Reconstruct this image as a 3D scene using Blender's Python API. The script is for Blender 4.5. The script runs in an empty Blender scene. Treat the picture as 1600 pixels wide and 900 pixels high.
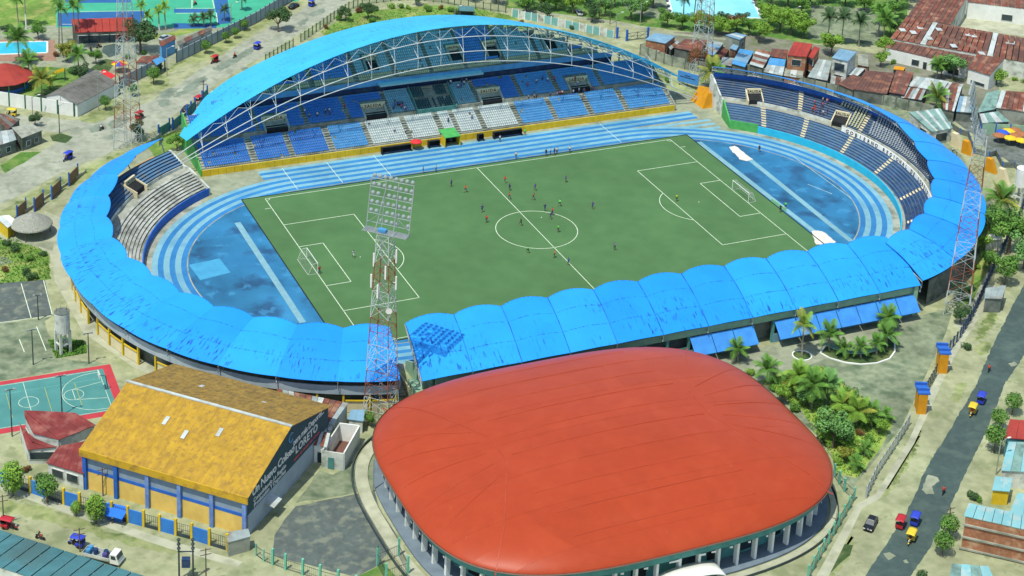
import bpy, bmesh, math, random
from mathutils import Vector, Matrix
random.seed(7)
PI = math.pi
C = bpy.context.scene.collection
# ------------------------------------------------------------------ camera
CAM = Vector((-164.3645, -333.2642, 187.5315))
YAW, PITCH, ROLL, FPX, CX, CY = 0.4193430, 0.3318761, 0.0418368, 2887.1928, 753.976, -39.669
FW = Vector((math.sin(YAW)*math.cos(PITCH), math.cos(YAW)*math.cos(PITCH), -math.sin(PITCH)))
_r = Vector((math.cos(YAW), -math.sin(YAW), 0)); _u = _r.cross(FW)
RT = math.cos(ROLL)*_r + math.sin(ROLL)*_u
UP = -math.sin(ROLL)*_r + math.cos(ROLL)*_u
cam = bpy.data.objects.new('camera', bpy.data.cameras.new('camera')); C.objects.link(cam)
mw = Matrix((RT, UP, -FW)).transposed().to_4x4(); mw.translation = CAM
cam.matrix_world = mw
cam.data.sensor_width = 36.0
cam.data.lens = FPX*36/1600
cam.data.shift_x = (800-CX)/1600
cam.data.shift_y = (CY-450)/1600
cam.data.clip_start = 1.0; cam.data.clip_end = 5000
bpy.context.scene.camera = cam
# ------------------------------------------------------------------ sky, sun, exposure
SUN_AZ, SUN_EL = 60.0, 66.0          # direction the shadows fall (degrees from +Y towards +X), sun height
w = bpy.data.worlds.new('World'); bpy.context.scene.world = w; w.use_nodes = True
nt = w.node_tree; bg = nt.nodes['Background']
sky = nt.nodes.new('ShaderNodeTexSky'); sky.sky_type = 'NISHITA'; sky.sun_disc = False
sky.sun_elevation = math.radians(SUN_EL); sky.sun_rotation = math.radians(SUN_AZ+180)
nt.links.new(sky.outputs[0], bg.inputs[0]); bg.inputs[1].default_value = 0.15
sl = bpy.data.lights.new('sun', 'SUN'); sl.energy = 3.5; sl.angle = math.radians(0.5); sl.color = (1.0, 0.97, 0.88)
so = bpy.data.objects.new('sun', sl); C.objects.link(so)
_e, _a = math.radians(SUN_EL), math.radians(SUN_AZ)
so.rotation_euler = Vector((math.cos(_e)*math.sin(_a), math.cos(_e)*math.cos(_a), -math.sin(_e))).to_track_quat('-Z', 'Y').to_euler()
so.location = (-150, -100, 250)
vs = bpy.context.scene.view_settings
vs.view_transform = 'Standard'; vs.look = 'None'; vs.exposure = 0.30; vs.gamma = 1.0; vs.use_curve_mapping = False

# ------------------------------------------------------------------ helpers
def G(px, py, z=0.0):
    """photo measurement -> point of the place at height z"""
    d = FW + RT*((px-CX)/FPX) - UP*((py-CY)/FPX)
    t = (z-CAM.z)/d.z
    return CAM + d*t
def tag(o, label=None, cat=None, group=None, kind=None):
    if label: o['label'] = label
    if cat: o['category'] = cat
    if group: o['group'] = group
    if kind: o['kind'] = kind
    return o
WC = {}
def thing(name, label, cat, loc=(0, 0, 0), rz=0.0, group=None, wc=False):
    """an Empty at the thing's base; wc: its parts are given in world coordinates"""
    o = bpy.data.objects.new(name, None); C.objects.link(o)
    if wc: WC[o.name] = Matrix.Translation(-Vector(loc))
    o.empty_display_size = 0.5
    o.location = loc; o.rotation_euler = (0, 0, rz)
    return tag(o, label, cat, group)
def add(name, mesh, parent=None, loc=None, rz=None):
    o = bpy.data.objects.new(name, mesh); C.objects.link(o)
    if parent:
        o.parent = parent
        if parent.name in WC: o.matrix_parent_inverse = WC[parent.name]
    if loc is not None: o.location = loc
    if rz is not None: o.rotation_euler = (0, 0, rz)
    return o
def kids(o): return [c for c in bpy.data.objects if c.parent is o]
class MB:
    """collects shapes for ONE mesh"""
    def __init__(s): s.v = []; s.f = []; s.m = []; s.uv = None
    def face(s, pts, m=0):
        b = len(s.v); s.v += [tuple(p) for p in pts]; s.f.append(tuple(range(b, b+len(pts)))); s.m.append(m); return s
    def hexa(s, p, m=0, skip=()):
        b = len(s.v); s.v += [tuple(q) for q in p]
        for k, f in enumerate(((3, 2, 1, 0), (4, 5, 6, 7), (0, 1, 5, 4), (1, 2, 6, 5), (2, 3, 7, 6), (3, 0, 4, 7))):
            if k in skip: continue
            s.f.append(tuple(b+i for i in f)); s.m.append(m)
        return s
    def box(s, c, d, rz=0.0, m=0):
        cx, cy, cz = c; a, b, h = d[0]/2, d[1]/2, d[2]/2; co, si = math.cos(rz), math.sin(rz)
        def P(x, y, z): return (cx+x*co-y*si, cy+x*si+y*co, cz+z)
        return s.hexa([P(-a, -b, -h), P(a, -b, -h), P(a, b, -h), P(-a, b, -h), P(-a, -b, h), P(a, -b, h), P(a, b, h), P(-a, b, h)], m)
    def bar(s, p0, p1, wd, ht, m=0):
        """box section along p0->p1, wd sideways, ht upwards (centred)"""
        p0, p1 = Vector(p0), Vector(p1); d = (p1-p0).normalized()
        sd = d.cross(Vector((0, 0, 1)))
        sd = Vector((1, 0, 0)) if sd.length < 1e-4 else sd.normalized()
        up = sd.cross(d).normalized(); a, b = sd*wd/2, up*ht/2
        return s.hexa([p0-a-b, p0+a-b, p1+a-b, p1-a-b, p0-a+b, p0+a+b, p1+a+b, p1-a+b], m)
    def tube(s, p0, p1, r0, r1=None, n=6, m=0, cap=True):
        p0, p1 = Vector(p0), Vector(p1); r1 = r0 if r1 is None else r1
        d = (p1-p0)
        if d.length < 1e-6: return s
        d.normalize(); a = d.orthogonal().normalized(); b2 = d.cross(a); b = len(s.v)
        for i in range(n):
            t = 2*PI*i/n; o = a*math.cos(t)+b2*math.sin(t)
            s.v.append(tuple(p0+o*r0)); s.v.append(tuple(p1+o*r1))
        for i in range(n):
            j = (i+1) % n; s.f.append((b+2*i, b+2*j, b+2*j+1, b+2*i+1)); s.m.append(m)
        if cap:
            s.f.append(tuple(b+2*i for i in range(n))[::-1]); s.m.append(m)
            s.f.append(tuple(b+2*i+1 for i in range(n))); s.m.append(m)
        return s
    def prism(s, poly, z0, z1, m=0, mt=None):
        n = len(poly); b = len(s.v)
        s.v += [(p[0], p[1], z0) for p in poly]+[(p[0], p[1], z1) for p in poly]
        for i in range(n):
            j = (i+1) % n; s.f.append((b+i, b+j, b+n+j, b+n+i)); s.m.append(m)
        s.f.append(tuple(b+n+i for i in range(n))); s.m.append(m if mt is None else mt)
        s.f.append(tuple(b+i for i in range(n))[::-1]); s.m.append(m)
        return s
    def lathe(s, prof, n=12, c=(0, 0, 0), m=0, ax=1.0):
        b = len(s.v)
        for r, z in prof:
            for i in range(n):
                t = 2*PI*i/n; s.v.append((c[0]+r*math.cos(t)*ax, c[1]+r*math.sin(t), c[2]+z))
        for k in range(len(prof)-1):
            for i in range(n):
                j = (i+1) % n; s.f.append((b+k*n+i, b+k*n+j, b+(k+1)*n+j, b+(k+1)*n+i)); s.m.append(m)
        s.f.append(tuple(b+i for i in range(n))[::-1]); s.m.append(m)
        e = b+(len(prof)-1)*n; s.f.append(tuple(e+i for i in range(n))); s.m.append(m)
        return s
    def grid(s, P, m=0, uv=None):
        """P[i][j] points"""
        b = len(s.v); R, K = len(P), len(P[0])
        for row in P: s.v += [tuple(p) for p in row]
        for i in range(R-1):
            for j in range(K-1):
                s.f.append((b+i*K+j, b+i*K+j+1, b+(i+1)*K+j+1, b+(i+1)*K+j)); s.m.append(m)
        return s
    def mesh(s, name, mats, smooth=False, uv=None):
        me = bpy.data.meshes.new(name); me.from_pydata(s.v, [], s.f)
        for mt in (mats if isinstance(mats, (list, tuple)) else [mats]): me.materials.append(mt)
        me.polygons.foreach_set('material_index', s.m)
        if smooth: me.polygons.foreach_set('use_smooth', [True]*len(s.f))
        if uv:
            l = me.uv_layers.new(name='UVMap')
            l.data.foreach_set('uv', [c for lp in me.loops for c in uv[lp.vertex_index]])
        me.update(); return me
    def build(s, name, mats, parent=None, smooth=False, uv=None, loc=None, rz=None):
        return add(name, s.mesh(name, mats, smooth, uv), parent, loc, rz)
def copy_tree(o, parent=None, loc=None, rz=None, sc=None, label=None, group=None, drop=()):
    c = o.copy(); C.objects.link(c); c.parent = parent
    if loc is not None: c.location = loc
    if rz is not None: c.rotation_euler = (0, 0, rz)
    if sc is not None: c.scale = (sc, sc, sc) if not hasattr(sc, '__len__') else sc
    if label: c['label'] = label
    if group: c['group'] = group
    for ch in KIDS.get(o.name, []):
        copy_tree(ch, c)
    return c
KIDS = {}
def remember(o):
    """note a finished prototype's children so that copies are quick"""
    ks = kids(o); KIDS[o.name] = ks
    for k in ks: remember(k)
    return o
# ------------------------------------------------------------------ materials
MT = {}
def mat(name, c1, c2=None, scale=1.0, rough=0.8, c3=None, big=0.0, bigscale=0.05, stretch=(1, 1, 1), bump=0.0, metal=0.0,
        lo=0.35, hi=0.65, spec=0.3, coord='Object', wave=None, detail=4.0, rotz=None, speck=None):
    """procedural surface: noise between c1 and c2 (and c3 in scattered blotches), large-scale value drift"""
    m = bpy.data.materials.new(name); m.use_nodes = True; t = m.node_tree; b = t.nodes['Principled BSDF']; L = t.links
    b.inputs['Roughness'].default_value = rough; b.inputs['Metallic'].default_value = metal
    b.inputs['Specular IOR Level'].default_value = spec
    tc = t.nodes.new('ShaderNodeTexCoord'); mp = t.nodes.new('ShaderNodeMapping'); mp.inputs['Scale'].default_value = stretch
    if rotz is not None: mp.vector_type = 'TEXTURE'; mp.inputs['Rotation'].default_value = (0, 0, rotz)   # grain runs along rotz
    L.new(tc.outputs[coord], mp.inputs[0])
    c2 = c2 or tuple(x*0.78 for x in c1)
    n = t.nodes.new('ShaderNodeTexNoise'); n.inputs['Scale'].default_value = scale; n.inputs['Detail'].default_value = detail
    L.new(mp.outputs[0], n.inputs[0])
    r = t.nodes.new('ShaderNodeValToRGB'); r.color_ramp.elements[0].position = lo; r.color_ramp.elements[1].position = hi
    r.color_ramp.elements[0].color = (*c1, 1); r.color_ramp.elements[1].color = (*c2, 1)
    L.new(n.outputs[0], r.inputs[0]); col = r.outputs[0]
    if c3 is not None:
        n2 = t.nodes.new('ShaderNodeTexNoise'); n2.inputs['Scale'].default_value = bigscale*2.3; n2.inputs['Detail'].default_value = 6.0
        L.new(tc.outputs[coord], n2.inputs[0])
        r2 = t.nodes.new('ShaderNodeValToRGB'); r2.color_ramp.elements[0].position = 0.50; r2.color_ramp.elements[1].position = 0.66
        L.new(n2.outputs[0], r2.inputs[0])
        mx = t.nodes.new('ShaderNodeMix'); mx.data_type = 'RGBA'; L.new(r2.outputs[0], mx.inputs[0]); L.new(col, mx.inputs[6]); mx.inputs[7].default_value = (*c3, 1)
        col = mx.outputs[2]
    if big > 0:
        n3 = t.nodes.new('ShaderNodeTexNoise'); n3.inputs['Scale'].default_value = bigscale; n3.inputs['Detail'].default_value = 5.0
        L.new(tc.outputs[coord], n3.inputs[0])
        mr = t.nodes.new('ShaderNodeMapRange'); mr.inputs[1].default_value = 0.3; mr.inputs[2].default_value = 0.7
        mr.inputs[3].default_value = 1-big; mr.inputs[4].default_value = 1+big; L.new(n3.outputs[0], mr.inputs[0])
        mx = t.nodes.new('ShaderNodeMix'); mx.data_type = 'RGBA'; mx.blend_type = 'MULTIPLY'; mx.inputs[0].default_value = 1.0
        L.new(col, mx.inputs[6]); L.new(mr.outputs[0], mx.inputs[7]); col = mx.outputs[2]
    if speck:                                   # scattered chips and stains: (colour, scale, threshold, strength)
        n4 = t.nodes.new('ShaderNodeTexNoise'); n4.inputs['Scale'].default_value = speck[1]; n4.inputs['Detail'].default_value = 5.0
        L.new(tc.outputs[coord], n4.inputs[0]); mr4 = t.nodes.new('ShaderNodeMapRange'); mr4.inputs[1].default_value = speck[2]; mr4.inputs[2].default_value = speck[2]+.06; mr4.inputs[4].default_value = speck[3]
        L.new(n4.outputs[0], mr4.inputs[0]); mx4 = t.nodes.new('ShaderNodeMix'); mx4.data_type = 'RGBA'; L.new(mr4.outputs[0], mx4.inputs[0]); L.new(col, mx4.inputs[6]); mx4.inputs[7].default_value = (*speck[0], 1); col = mx4.outputs[2]
    if wave:                                    # corrugation: (axis, scale, strength) -> relief
        wv = t.nodes.new('ShaderNodeTexWave'); wv.bands_direction = wave[0]; wv.inputs['Scale'].default_value = wave[1]
        L.new(tc.outputs[coord], wv.inputs[0]); bp = t.nodes.new('ShaderNodeBump'); bp.inputs['Strength'].default_value = wave[2]
        bp.inputs['Distance'].default_value = 0.1
        L.new(wv.outputs[0], bp.inputs['Height']); L.new(bp.outputs[0], b.inputs['Normal'])
    elif bump > 0:
        bp = t.nodes.new('ShaderNodeBump'); bp.inputs['Strength'].default_value = bump; bp.inputs['Distance'].default_value = 0.1
        L.new(n.outputs[0], bp.inputs['Height']); L.new(bp.outputs[0], b.inputs['Normal'])
    L.new(col, b.inputs['Base Color']); MT[name] = m
    return m
dirt = mat('dirt', (.335, .35, .20), (.265, .285, .155), .6, .95, c3=(.205, .235, .115), big=.20, bigscale=.10, bump=.3, detail=9, speck=((.17, .20, .09), .55, .60, .6))
sand = mat('sand_verge', (.30, .32, .15), (.20, .25, .085), .6, .95, c3=(.09, .13, .04), big=.25, bigscale=.1, bump=.4, detail=8)
grass = mat('grass', (.17, .27, .05), (.10, .20, .03), .8, .95, c3=(.29, .32, .09), big=.25, bigscale=.09, bump=.6)
lawn = mat('lawn', (.10, .22, .035), (.065, .15, .025), 1.2, .95, c3=(.2, .27, .07), big=.2, bigscale=.1, bump=.6)
dark_grass = mat('dark_grass', (.055, .10, .03), (.035, .07, .02), 1.0, .95, c3=(.12, .15, .05), big=.2, bigscale=.1, bump=.6)
moss = mat('mossy_concrete', (.235, .27, .165), (.15, .19, .11), .7, .9, c3=(.085, .125, .07), big=.25, bigscale=.11, bump=.2, detail=8)
pave = mat('concrete_paving', (.30, .325, .22), (.235, .26, .17), .7, .9, c3=(.19, .215, .14), big=.2, bigscale=.1, bump=.15, detail=8)
pale_pave = mat('pale_paving', (.42, .43, .30), (.34, .355, .245), .6, .9, c3=(.29, .305, .20), big=.15, bigscale=.15, detail=8)
asphalt = mat('asphalt', (.060, .095, .083), (.048, .078, .069), .9, .9, c3=(.078, .115, .095), big=.12, bigscale=.12, bump=.2, detail=7)
old_asphalt = mat('worn_asphalt', (.10, .125, .11), (.078, .10, .09), .9, .92, c3=(.17, .19, .14), big=.12, bigscale=.22, bump=.2)
puddle = mat('damp_patch', (.21, .25, .18), (.15, .19, .135), .6, .6, big=.2, bigscale=.2)
turf = mat('artificial_turf', (.074, .165, .058), (.063, .148, .051), .25, .95, big=.10, bigscale=.05, bump=.1)
line_white = mat('line_paint', (.66, .73, .55), (.42, .54, .36), 1.2, .8, lo=.4, hi=.75)
track_l = mat('track_light_lane', (.20, .40, .45), (.15, .345, .42), .5, .85, c3=(.12, .30, .40), big=.14, bigscale=.05)
track_d = mat('track_dark_lane', (.032, .20, .43), (.025, .165, .38), .35, .85, big=.16, bigscale=.05)
apron = mat('blue_apron', (.030, .180, .33), (.022, .145, .28), .12, .6, c3=(.020, .085, .175), big=.30, bigscale=.075, stretch=(1, .35, 1), speck=((.05, .24, .42), .3, .60, .6))
runway = mat('runway', (.20, .38, .42), (.16, .33, .38), .6, .85, big=.12)
cyanpad = mat('cyan_pad', (.06, .32, .50), (.05, .27, .45), .5, .85)
sandpit = mat('pit_sand', (.70, .66, .56), (.58, .55, .46), 1.2, .95, bump=.3)
conc = mat('concrete', (.34, .35, .28), (.26, .28, .22), .9, .9, c3=(.16, .18, .13), big=.18, bigscale=.12)
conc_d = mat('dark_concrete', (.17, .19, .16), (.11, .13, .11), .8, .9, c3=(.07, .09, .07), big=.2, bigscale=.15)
white = mat('white_paint', (.76, .77, .70), (.66, .68, .61), .8, .7, big=.08, bigscale=.2)
white_d = mat('stained_white', (.62, .64, .56), (.48, .51, .44), .6, .85, c3=(.25, .28, .22), big=.12, bigscale=.2)
cream = mat('cream_paint', (.66, .58, .36), (.58, .51, .31), .8, .8, big=.1, bigscale=.2)
yellow = mat('yellow_paint', (.66, .46, .022), (.56, .39, .02), .9, .7, big=.1, bigscale=.2)
orange = mat('orange_paint', (.62, .28, .01), (.54, .23, .01), .8, .7, big=.1, bigscale=.2)
green_p = mat('green_paint', (.08, .38, .09), (.06, .31, .07), .8, .7)
pale_green = mat('pale_green_paint', (.27, .44, .29), (.22, .37, .25), .7, .8, big=.1)
mint = mat('mint_paint', (.16, .48, .32), (.12, .40, .27), .8, .7)
teal = mat('teal_paint', (.085, .27, .24), (.065, .21, .19), .7, .8, big=.15)
cyan = mat('cyan_paint', (.025, .46, .66), (.02, .40, .60), .6, .7)
blue_w = mat('blue_wall_paint', (.03, .14, .48), (.025, .11, .40), .7, .7, big=.12, bigscale=.2)
blue_l = mat('light_blue_paint', (.12, .36, .62), (.09, .29, .54), .7, .7, big=.12, bigscale=.2)
navy = mat('navy_paint', (.022, .055, .14), (.016, .04, .105), .9, .7, c3=(.05, .075, .11), big=.15, bigscale=.3)
blue_s = mat('blue_seat_plastic', (.03, .19, .54), (.024, .155, .47), .8, .55, coord='Generated')
lblue_s = mat('faded_blue_seat_plastic', (.075, .33, .62), (.06, .27, .55), .8, .55)
teal_s = mat('pale_teal_seat_plastic', (.18, .40, .47), (.14, .33, .40), .8, .55)
white_s = mat('white_seat_plastic', (.58, .64, .60), (.46, .53, .5), .8, .55)
cream_s = mat('cream_seat_plastic', (.50, .50, .30), (.42, .42, .25), .8, .6)
dgreen_s = mat('dark_green_seat', (.015, .075, .085), (.012, .06, .07), .8, .6)
grey_s = mat('grey_seat_plastic', (.36, .40, .42), (.28, .32, .34), .8, .6)
steel = mat('white_steel', (.52, .56, .54), (.40, .45, .44), .7, .5)
grey_steel = mat('galvanised_steel', (.36, .41, .40), (.27, .32, .31), .7, .5, metal=.3)
dark_steel = mat('dark_steel', (.05, .07, .07), (.035, .05, .05), .7, .6)
red_steel = mat('rusty_red_steel', (.30, .10, .05), (.20, .065, .035), .9, .7)
rust = mat('rusted_tin', (.22, .075, .045), (.145, .05, .033), .35, .85, c3=(.30, .17, .11), big=.25, bigscale=.2, wave=('X', 3.0, .35))
rust2 = mat('brown_rusted_tin', (.155, .075, .055), (.11, .055, .042), .4, .85, c3=(.26, .12, .07), big=.25, bigscale=.2, wave=('X', 3.0, .35))
tin = mat('grey_tin', (.34, .40, .37), (.25, .31, .29), .5, .6, c3=(.22, .15, .10), big=.15, bigscale=.12, wave=('X', 3.0, .35))
tin_w = mat('pale_tin', (.52, .57, .53), (.42, .48, .45), .5, .6, c3=(.36, .38, .34), big=.15, bigscale=.2, wave=('X', 3.0, .35))
tin_b = mat('blue_grey_tin', (.19, .34, .44), (.15, .28, .37), .5, .6, big=.15, bigscale=.2, wave=('X', 3.0, .35))
tin_bright = mat('blue_tin', (.08, .30, .56), (.06, .25, .48), .5, .6, big=.12, bigscale=.2, wave=('X', 3.0, .35))
tin_teal = mat('teal_tin', (.075, .22, .23), (.06, .18, .19), .5, .6, c3=(.075, .165, .16), big=.2, bigscale=.06, wave=('X', 2.0, .4))
tin_cyan = mat('cyan_tin', (.25, .52, .52), (.19, .43, .44), .4, .6, c3=(.4, .5, .45), big=.15, bigscale=.2, wave=('X', 2.5, .5))
tin_mint = mat('mint_tin', (.24, .40, .33), (.17, .31, .26), .4, .7, c3=(.12, .2, .17), big=.15, bigscale=.2, wave=('X', 2.5, .5))
red_tin = mat('red_tin', (.36, .045, .03), (.29, .04, .028), .5, .7, big=.15, bigscale=.2, wave=('X', 2.0, .3))
dred_tin = mat('dark_red_tin', (.215, .038, .033), (.165, .03, .027), .5, .75, c3=(.27, .09, .07), big=.15, bigscale=.2, wave=('X', 2.0, .3))
brick = mat('brick', (.36, .16, .08), (.27, .115, .06), 2.0, .9, c3=(.42, .26, .15), big=.2, bigscale=.3)
grey_roof = mat('grey_sheet_roof', (.17, .165, .14), (.125, .125, .105), .5, .9, c3=(.1, .1, .08), big=.15, bigscale=.15)
thatch = mat('thatch', (.32, .33, .27), (.22, .23, .18), 3, .98, bump=.6)
ply = mat('brown_board', (.24, .16, .085), (.19, .125, .065), 1, .85)
glass = mat('window_glass', (.03, .05, .06), (.02, .035, .045), .8, .15, spec=.6)
black = mat('black_gap', (.012, .014, .014), (.02, .022, .022), 1, .9)
rubber = mat('rubber', (.015, .015, .015), (.022, .022, .022), 4, .8)
water = mat('pool_water', (.05, .50, .66), (.04, .44, .62), .4, .1, spec=.5)
water2 = mat('wide_pool_water', (.28, .68, .70), (.20, .60, .66), .12, .15, spec=.5)
tile = mat('pool_deck', (.33, .20, .13), (.27, .16, .11), .8, .85)
court_g = mat('green_court', (.05, .38, .22), (.045, .33, .19), .3, .85, big=.08)
court_b = mat('blue_court', (.025, .12, .30), (.02, .10, .26), .3, .85, big=.08)
court_t = mat('teal_court', (.075, .25, .225), (.06, .215, .195), .3, .8, big=.08)
court_r = mat('red_court_border', (.48, .045, .055), (.40, .04, .05), .5, .8)
skin = mat('skin', (.26, .14, .085), (.22, .115, .07), 5, .6)
hair = mat('hair', (.015, .012, .01), (.02, .016, .012), 5, .7)
PAINT = {}
def paint(name, c, rough=.45, spec=.4):
    if name not in PAINT: PAINT[name] = mat(name, c, tuple(x*.85 for x in c), 2.0, rough, spec=spec)
    return PAINT[name]
def leafmat(name, c, c2):
    m = mat(name, c, c2, .9, .75, big=.35, bigscale=.5, spec=.25)
    b = m.node_tree.nodes['Principled BSDF']
    b.inputs['Transmission Weight'].default_value = 0
    return m
leaf_mid = leafmat('mid_green_leaf', (.125, .27, .04), (.075, .18, .028))
leaf_lime = leafmat('lime_leaf', (.21, .37, .045), (.13, .26, .03))
leaf_dark = leafmat('dark_leaf', (.06, .13, .04), (.04, .09, .03))
leaf_blue = leafmat('silver_green_leaf', (.155, .33, .085), (.095, .22, .055))
leaf_yel = leafmat('yellowing_leaf', (.30, .30, .045), (.17, .22, .035))
leaf_red = leafmat('reddish_leaf', (.19, .075, .03), (.10, .09, .03))
bark = mat('bark', (.16, .13, .09), (.10, .08, .055), 3, .95, bump=.5)
palm_bark = mat('palm_bark', (.30, .29, .22), (.20, .19, .14), 4, .95, bump=.4)
def membrane_mat(name, c1, c2, dirt_c, streak, edge, glow=0.0):
    """painted sheet roof: seams across and along, soot streaks running down towards the eave (UV: u metres along, v 0 inner..1 outer)"""
    m = bpy.data.materials.new(name); m.use_nodes = True; t = m.node_tree; b = t.nodes['Principled BSDF']; L = t.links
    b.inputs['Roughness'].default_value = .5; b.inputs['Specular IOR Level'].default_value = .25
    uv = t.nodes.new('ShaderNodeUVMap'); tc = t.nodes.new('ShaderNodeTexCoord')
    n = t.nodes.new('ShaderNodeTexNoise'); n.inputs['Scale'].default_value = .16; n.inputs['Detail'].default_value = 4; L.new(tc.outputs['Object'], n.inputs[0])
    r = t.nodes.new('ShaderNodeValToRGB'); r.color_ramp.elements[0].position = .35; r.color_ramp.elements[1].position = .65
    r.color_ramp.elements[0].color = (*c1, 1); r.color_ramp.elements[1].color = (*c2, 1); L.new(n.outputs[0], r.inputs[0])
    mp = t.nodes.new('ShaderNodeMapping'); mp.inputs['Scale'].default_value = (2.2, 7.0, 1); L.new(uv.outputs[0], mp.inputs[0])
    s = t.nodes.new('ShaderNodeTexNoise'); s.inputs['Scale'].default_value = 1.0; s.inputs['Detail'].default_value = 5; L.new(mp.outputs[0], s.inputs[0])
    rs = t.nodes.new('ShaderNodeValToRGB'); rs.color_ramp.elements[0].position = .55; rs.color_ramp.elements[1].position = .66; L.new(s.outputs[0], rs.inputs[0])
    b2 = t.nodes.new('ShaderNodeTexNoise'); b2.inputs['Scale'].default_value = .085; b2.inputs['Detail'].default_value = 3; L.new(tc.outputs['Object'], b2.inputs[0])
    rb = t.nodes.new('ShaderNodeValToRGB'); rb.color_ramp.elements[0].position = .45; rb.color_ramp.elements[1].position = .56; L.new(b2.outputs[0], rb.inputs[0])
    sx = t.nodes.new('ShaderNodeSeparateXYZ'); L.new(uv.outputs[0], sx.inputs[0])
    ev = t.nodes.new('ShaderNodeMapRange'); ev.inputs[1].default_value = edge; ev.inputs[2].default_value = min(1.0, edge+.42); L.new(sx.outputs[1], ev.inputs[0])
    m1 = t.nodes.new('ShaderNodeMath'); m1.operation = 'MULTIPLY'; L.new(rs.outputs[0], m1.inputs[0]); L.new(ev.outputs[0], m1.inputs[1])
    m2 = t.nodes.new('ShaderNodeMath'); m2.operation = 'MULTIPLY'; L.new(m1.outputs[0], m2.inputs[0]); L.new(rb.outputs[0], m2.inputs[1])
    m3 = t.nodes.new('ShaderNodeMath'); m3.operation = 'MULTIPLY'; m3.inputs[1].default_value = streak; L.new(m2.outputs[0], m3.inputs[0])
    mx = t.nodes.new('ShaderNodeMix'); mx.data_type = 'RGBA'; L.new(m3.outputs[0], mx.inputs[0]); L.new(r.outputs[0], mx.inputs[6]); mx.inputs[7].default_value = (*dirt_c, 1)
    # lap joints of the sheets: dirt caught along broken lines of constant v
    fr = t.nodes.new('ShaderNodeMath'); fr.operation = 'FRACT'
    mu = t.nodes.new('ShaderNodeMath'); mu.operation = 'MULTIPLY'; mu.inputs[1].default_value = 3.0; L.new(sx.outputs[1], mu.inputs[0]); L.new(mu.outputs[0], fr.inputs[0])
    gt = t.nodes.new('ShaderNodeMath'); gt.operation = 'LESS_THAN'; gt.inputs[1].default_value = .045; L.new(fr.outputs[0], gt.inputs[0])
    m4 = t.nodes.new('ShaderNodeMath'); m4.operation = 'MULTIPLY'; L.new(gt.outputs[0], m4.inputs[0])
    rs2 = t.nodes.new('ShaderNodeMapRange'); rs2.inputs[1].default_value = .42; rs2.inputs[2].default_value = .62; rs2.inputs[4].default_value = .65; L.new(s.outputs[0], rs2.inputs[0]); L.new(rs2.outputs[0], m4.inputs[1])
    mx2 = t.nodes.new('ShaderNodeMix'); mx2.data_type = 'RGBA'; L.new(m4.outputs[0], mx2.inputs[0]); L.new(mx.outputs[2], mx2.inputs[6]); mx2.inputs[7].default_value = (*dirt_c, 1)
    L.new(mx2.outputs[2], b.inputs['Base Color']); MT[name] = m
    if glow > 0:                                # translucent sheet: daylight comes through tinted
        tr = t.nodes.new('ShaderNodeBsdfTranslucent'); L.new(mx2.outputs[2], tr.inputs[0]); ms = t.nodes.new('ShaderNodeMixShader'); ms.inputs[0].default_value = glow
        L.new(b.outputs[0], ms.inputs[1]); L.new(tr.outputs[0], ms.inputs[2]); L.new(ms.outputs[0], t.nodes['Material Output'].inputs[0])
    return m
mem_blue = [membrane_mat('blue_roof_sheet_%d' % i, c, tuple(x*.90 for x in c), (.010, .045, .23), .9, e_) for i, (c, e_) in enumerate((((.016, .295, .82), .35), ((.014, .265, .78), .2), ((.019, .315, .82), .4), ((.020, .31, .80), .05)))]
mem_cyan = membrane_mat('cyan_roof_sheet', (.06, .60, .90), (.05, .54, .87), (.02, .18, .45), .55, -.2, .30)
# ------------------------------------------------------------------ lettering
def text_mesh(s, size=1.0, bold=0.0, spacing=1.0, depth=0.01):
    cu = bpy.data.curves.new('lettering', 'FONT'); cu.body = s; cu.size = size; cu.align_x = 'CENTER'; cu.align_y = 'CENTER'
    cu.offset = bold; cu.space_character = spacing; cu.extrude = depth; cu.resolution_u = 2
    o = bpy.data.objects.new('lettering', cu); C.objects.link(o)
    dg = bpy.context.evaluated_depsgraph_get()
    me = bpy.data.meshes.new_from_object(o.evaluated_get(dg)); bpy.data.objects.remove(o); bpy.data.curves.remove(cu)
    return me
def lettering(name, s, parent, origin, xdir, ydir, size, m, bold=0.0, spacing=1.0):
    me = text_mesh(s, size, bold, spacing); me.materials.clear(); me.materials.append(m)
    o = add(name, me, parent)
    X = Vector(xdir).normalized(); Y = Vector(ydir).normalized(); Z = X.cross(Y)
    mm = Matrix((X, Y, Z)).transposed().to_4x4(); mm.translation = Vector(origin)
    o.matrix_basis = mm
    return o
# ================================================================== SETTING: ground, streets, courts
def struct(name, me_or_mb, m=None, **k):
    o = me_or_mb.build(name, m, **k) if isinstance(me_or_mb, MB) else add(name, me_or_mb)
    return tag(o, kind='structure')
def ragged(pts, amp, step=2.0):
    out = []
    for i, p in enumerate(pts):
        q = pts[(i+1) % len(pts)]; p = Vector((p[0], p[1], 0)); q = Vector((q[0], q[1], 0))
        n = max(1, int((q-p).length/step)) if amp > 0 else 1
        for k in range(n):
            c = p.lerp(q, k/n)
            if k: c += Vector((random.uniform(-amp, amp), random.uniform(-amp, amp), 0))
            out.append(c)
    return out
def sheet(name, px, z, m, amp=0.0, world=False, kind='structure', step=2.0):
    pts = px if world else [G(*p) for p in px]
    pts = ragged(pts, amp, step)
    mb = MB(); mb.face([(p.x, p.y, z) for p in pts])
    me = mb.mesh(name, m)
    bm = bmesh.new(); bm.from_mesh(me); bmesh.ops.triangulate(bm, faces=bm.faces)
    if sum(f.normal.z for f in bm.faces) < 0: bmesh.ops.reverse_faces(bm, faces=bm.faces)
    bm.to_mesh(me); bm.free()
    return tag(add(name, me), kind=kind)
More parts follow.
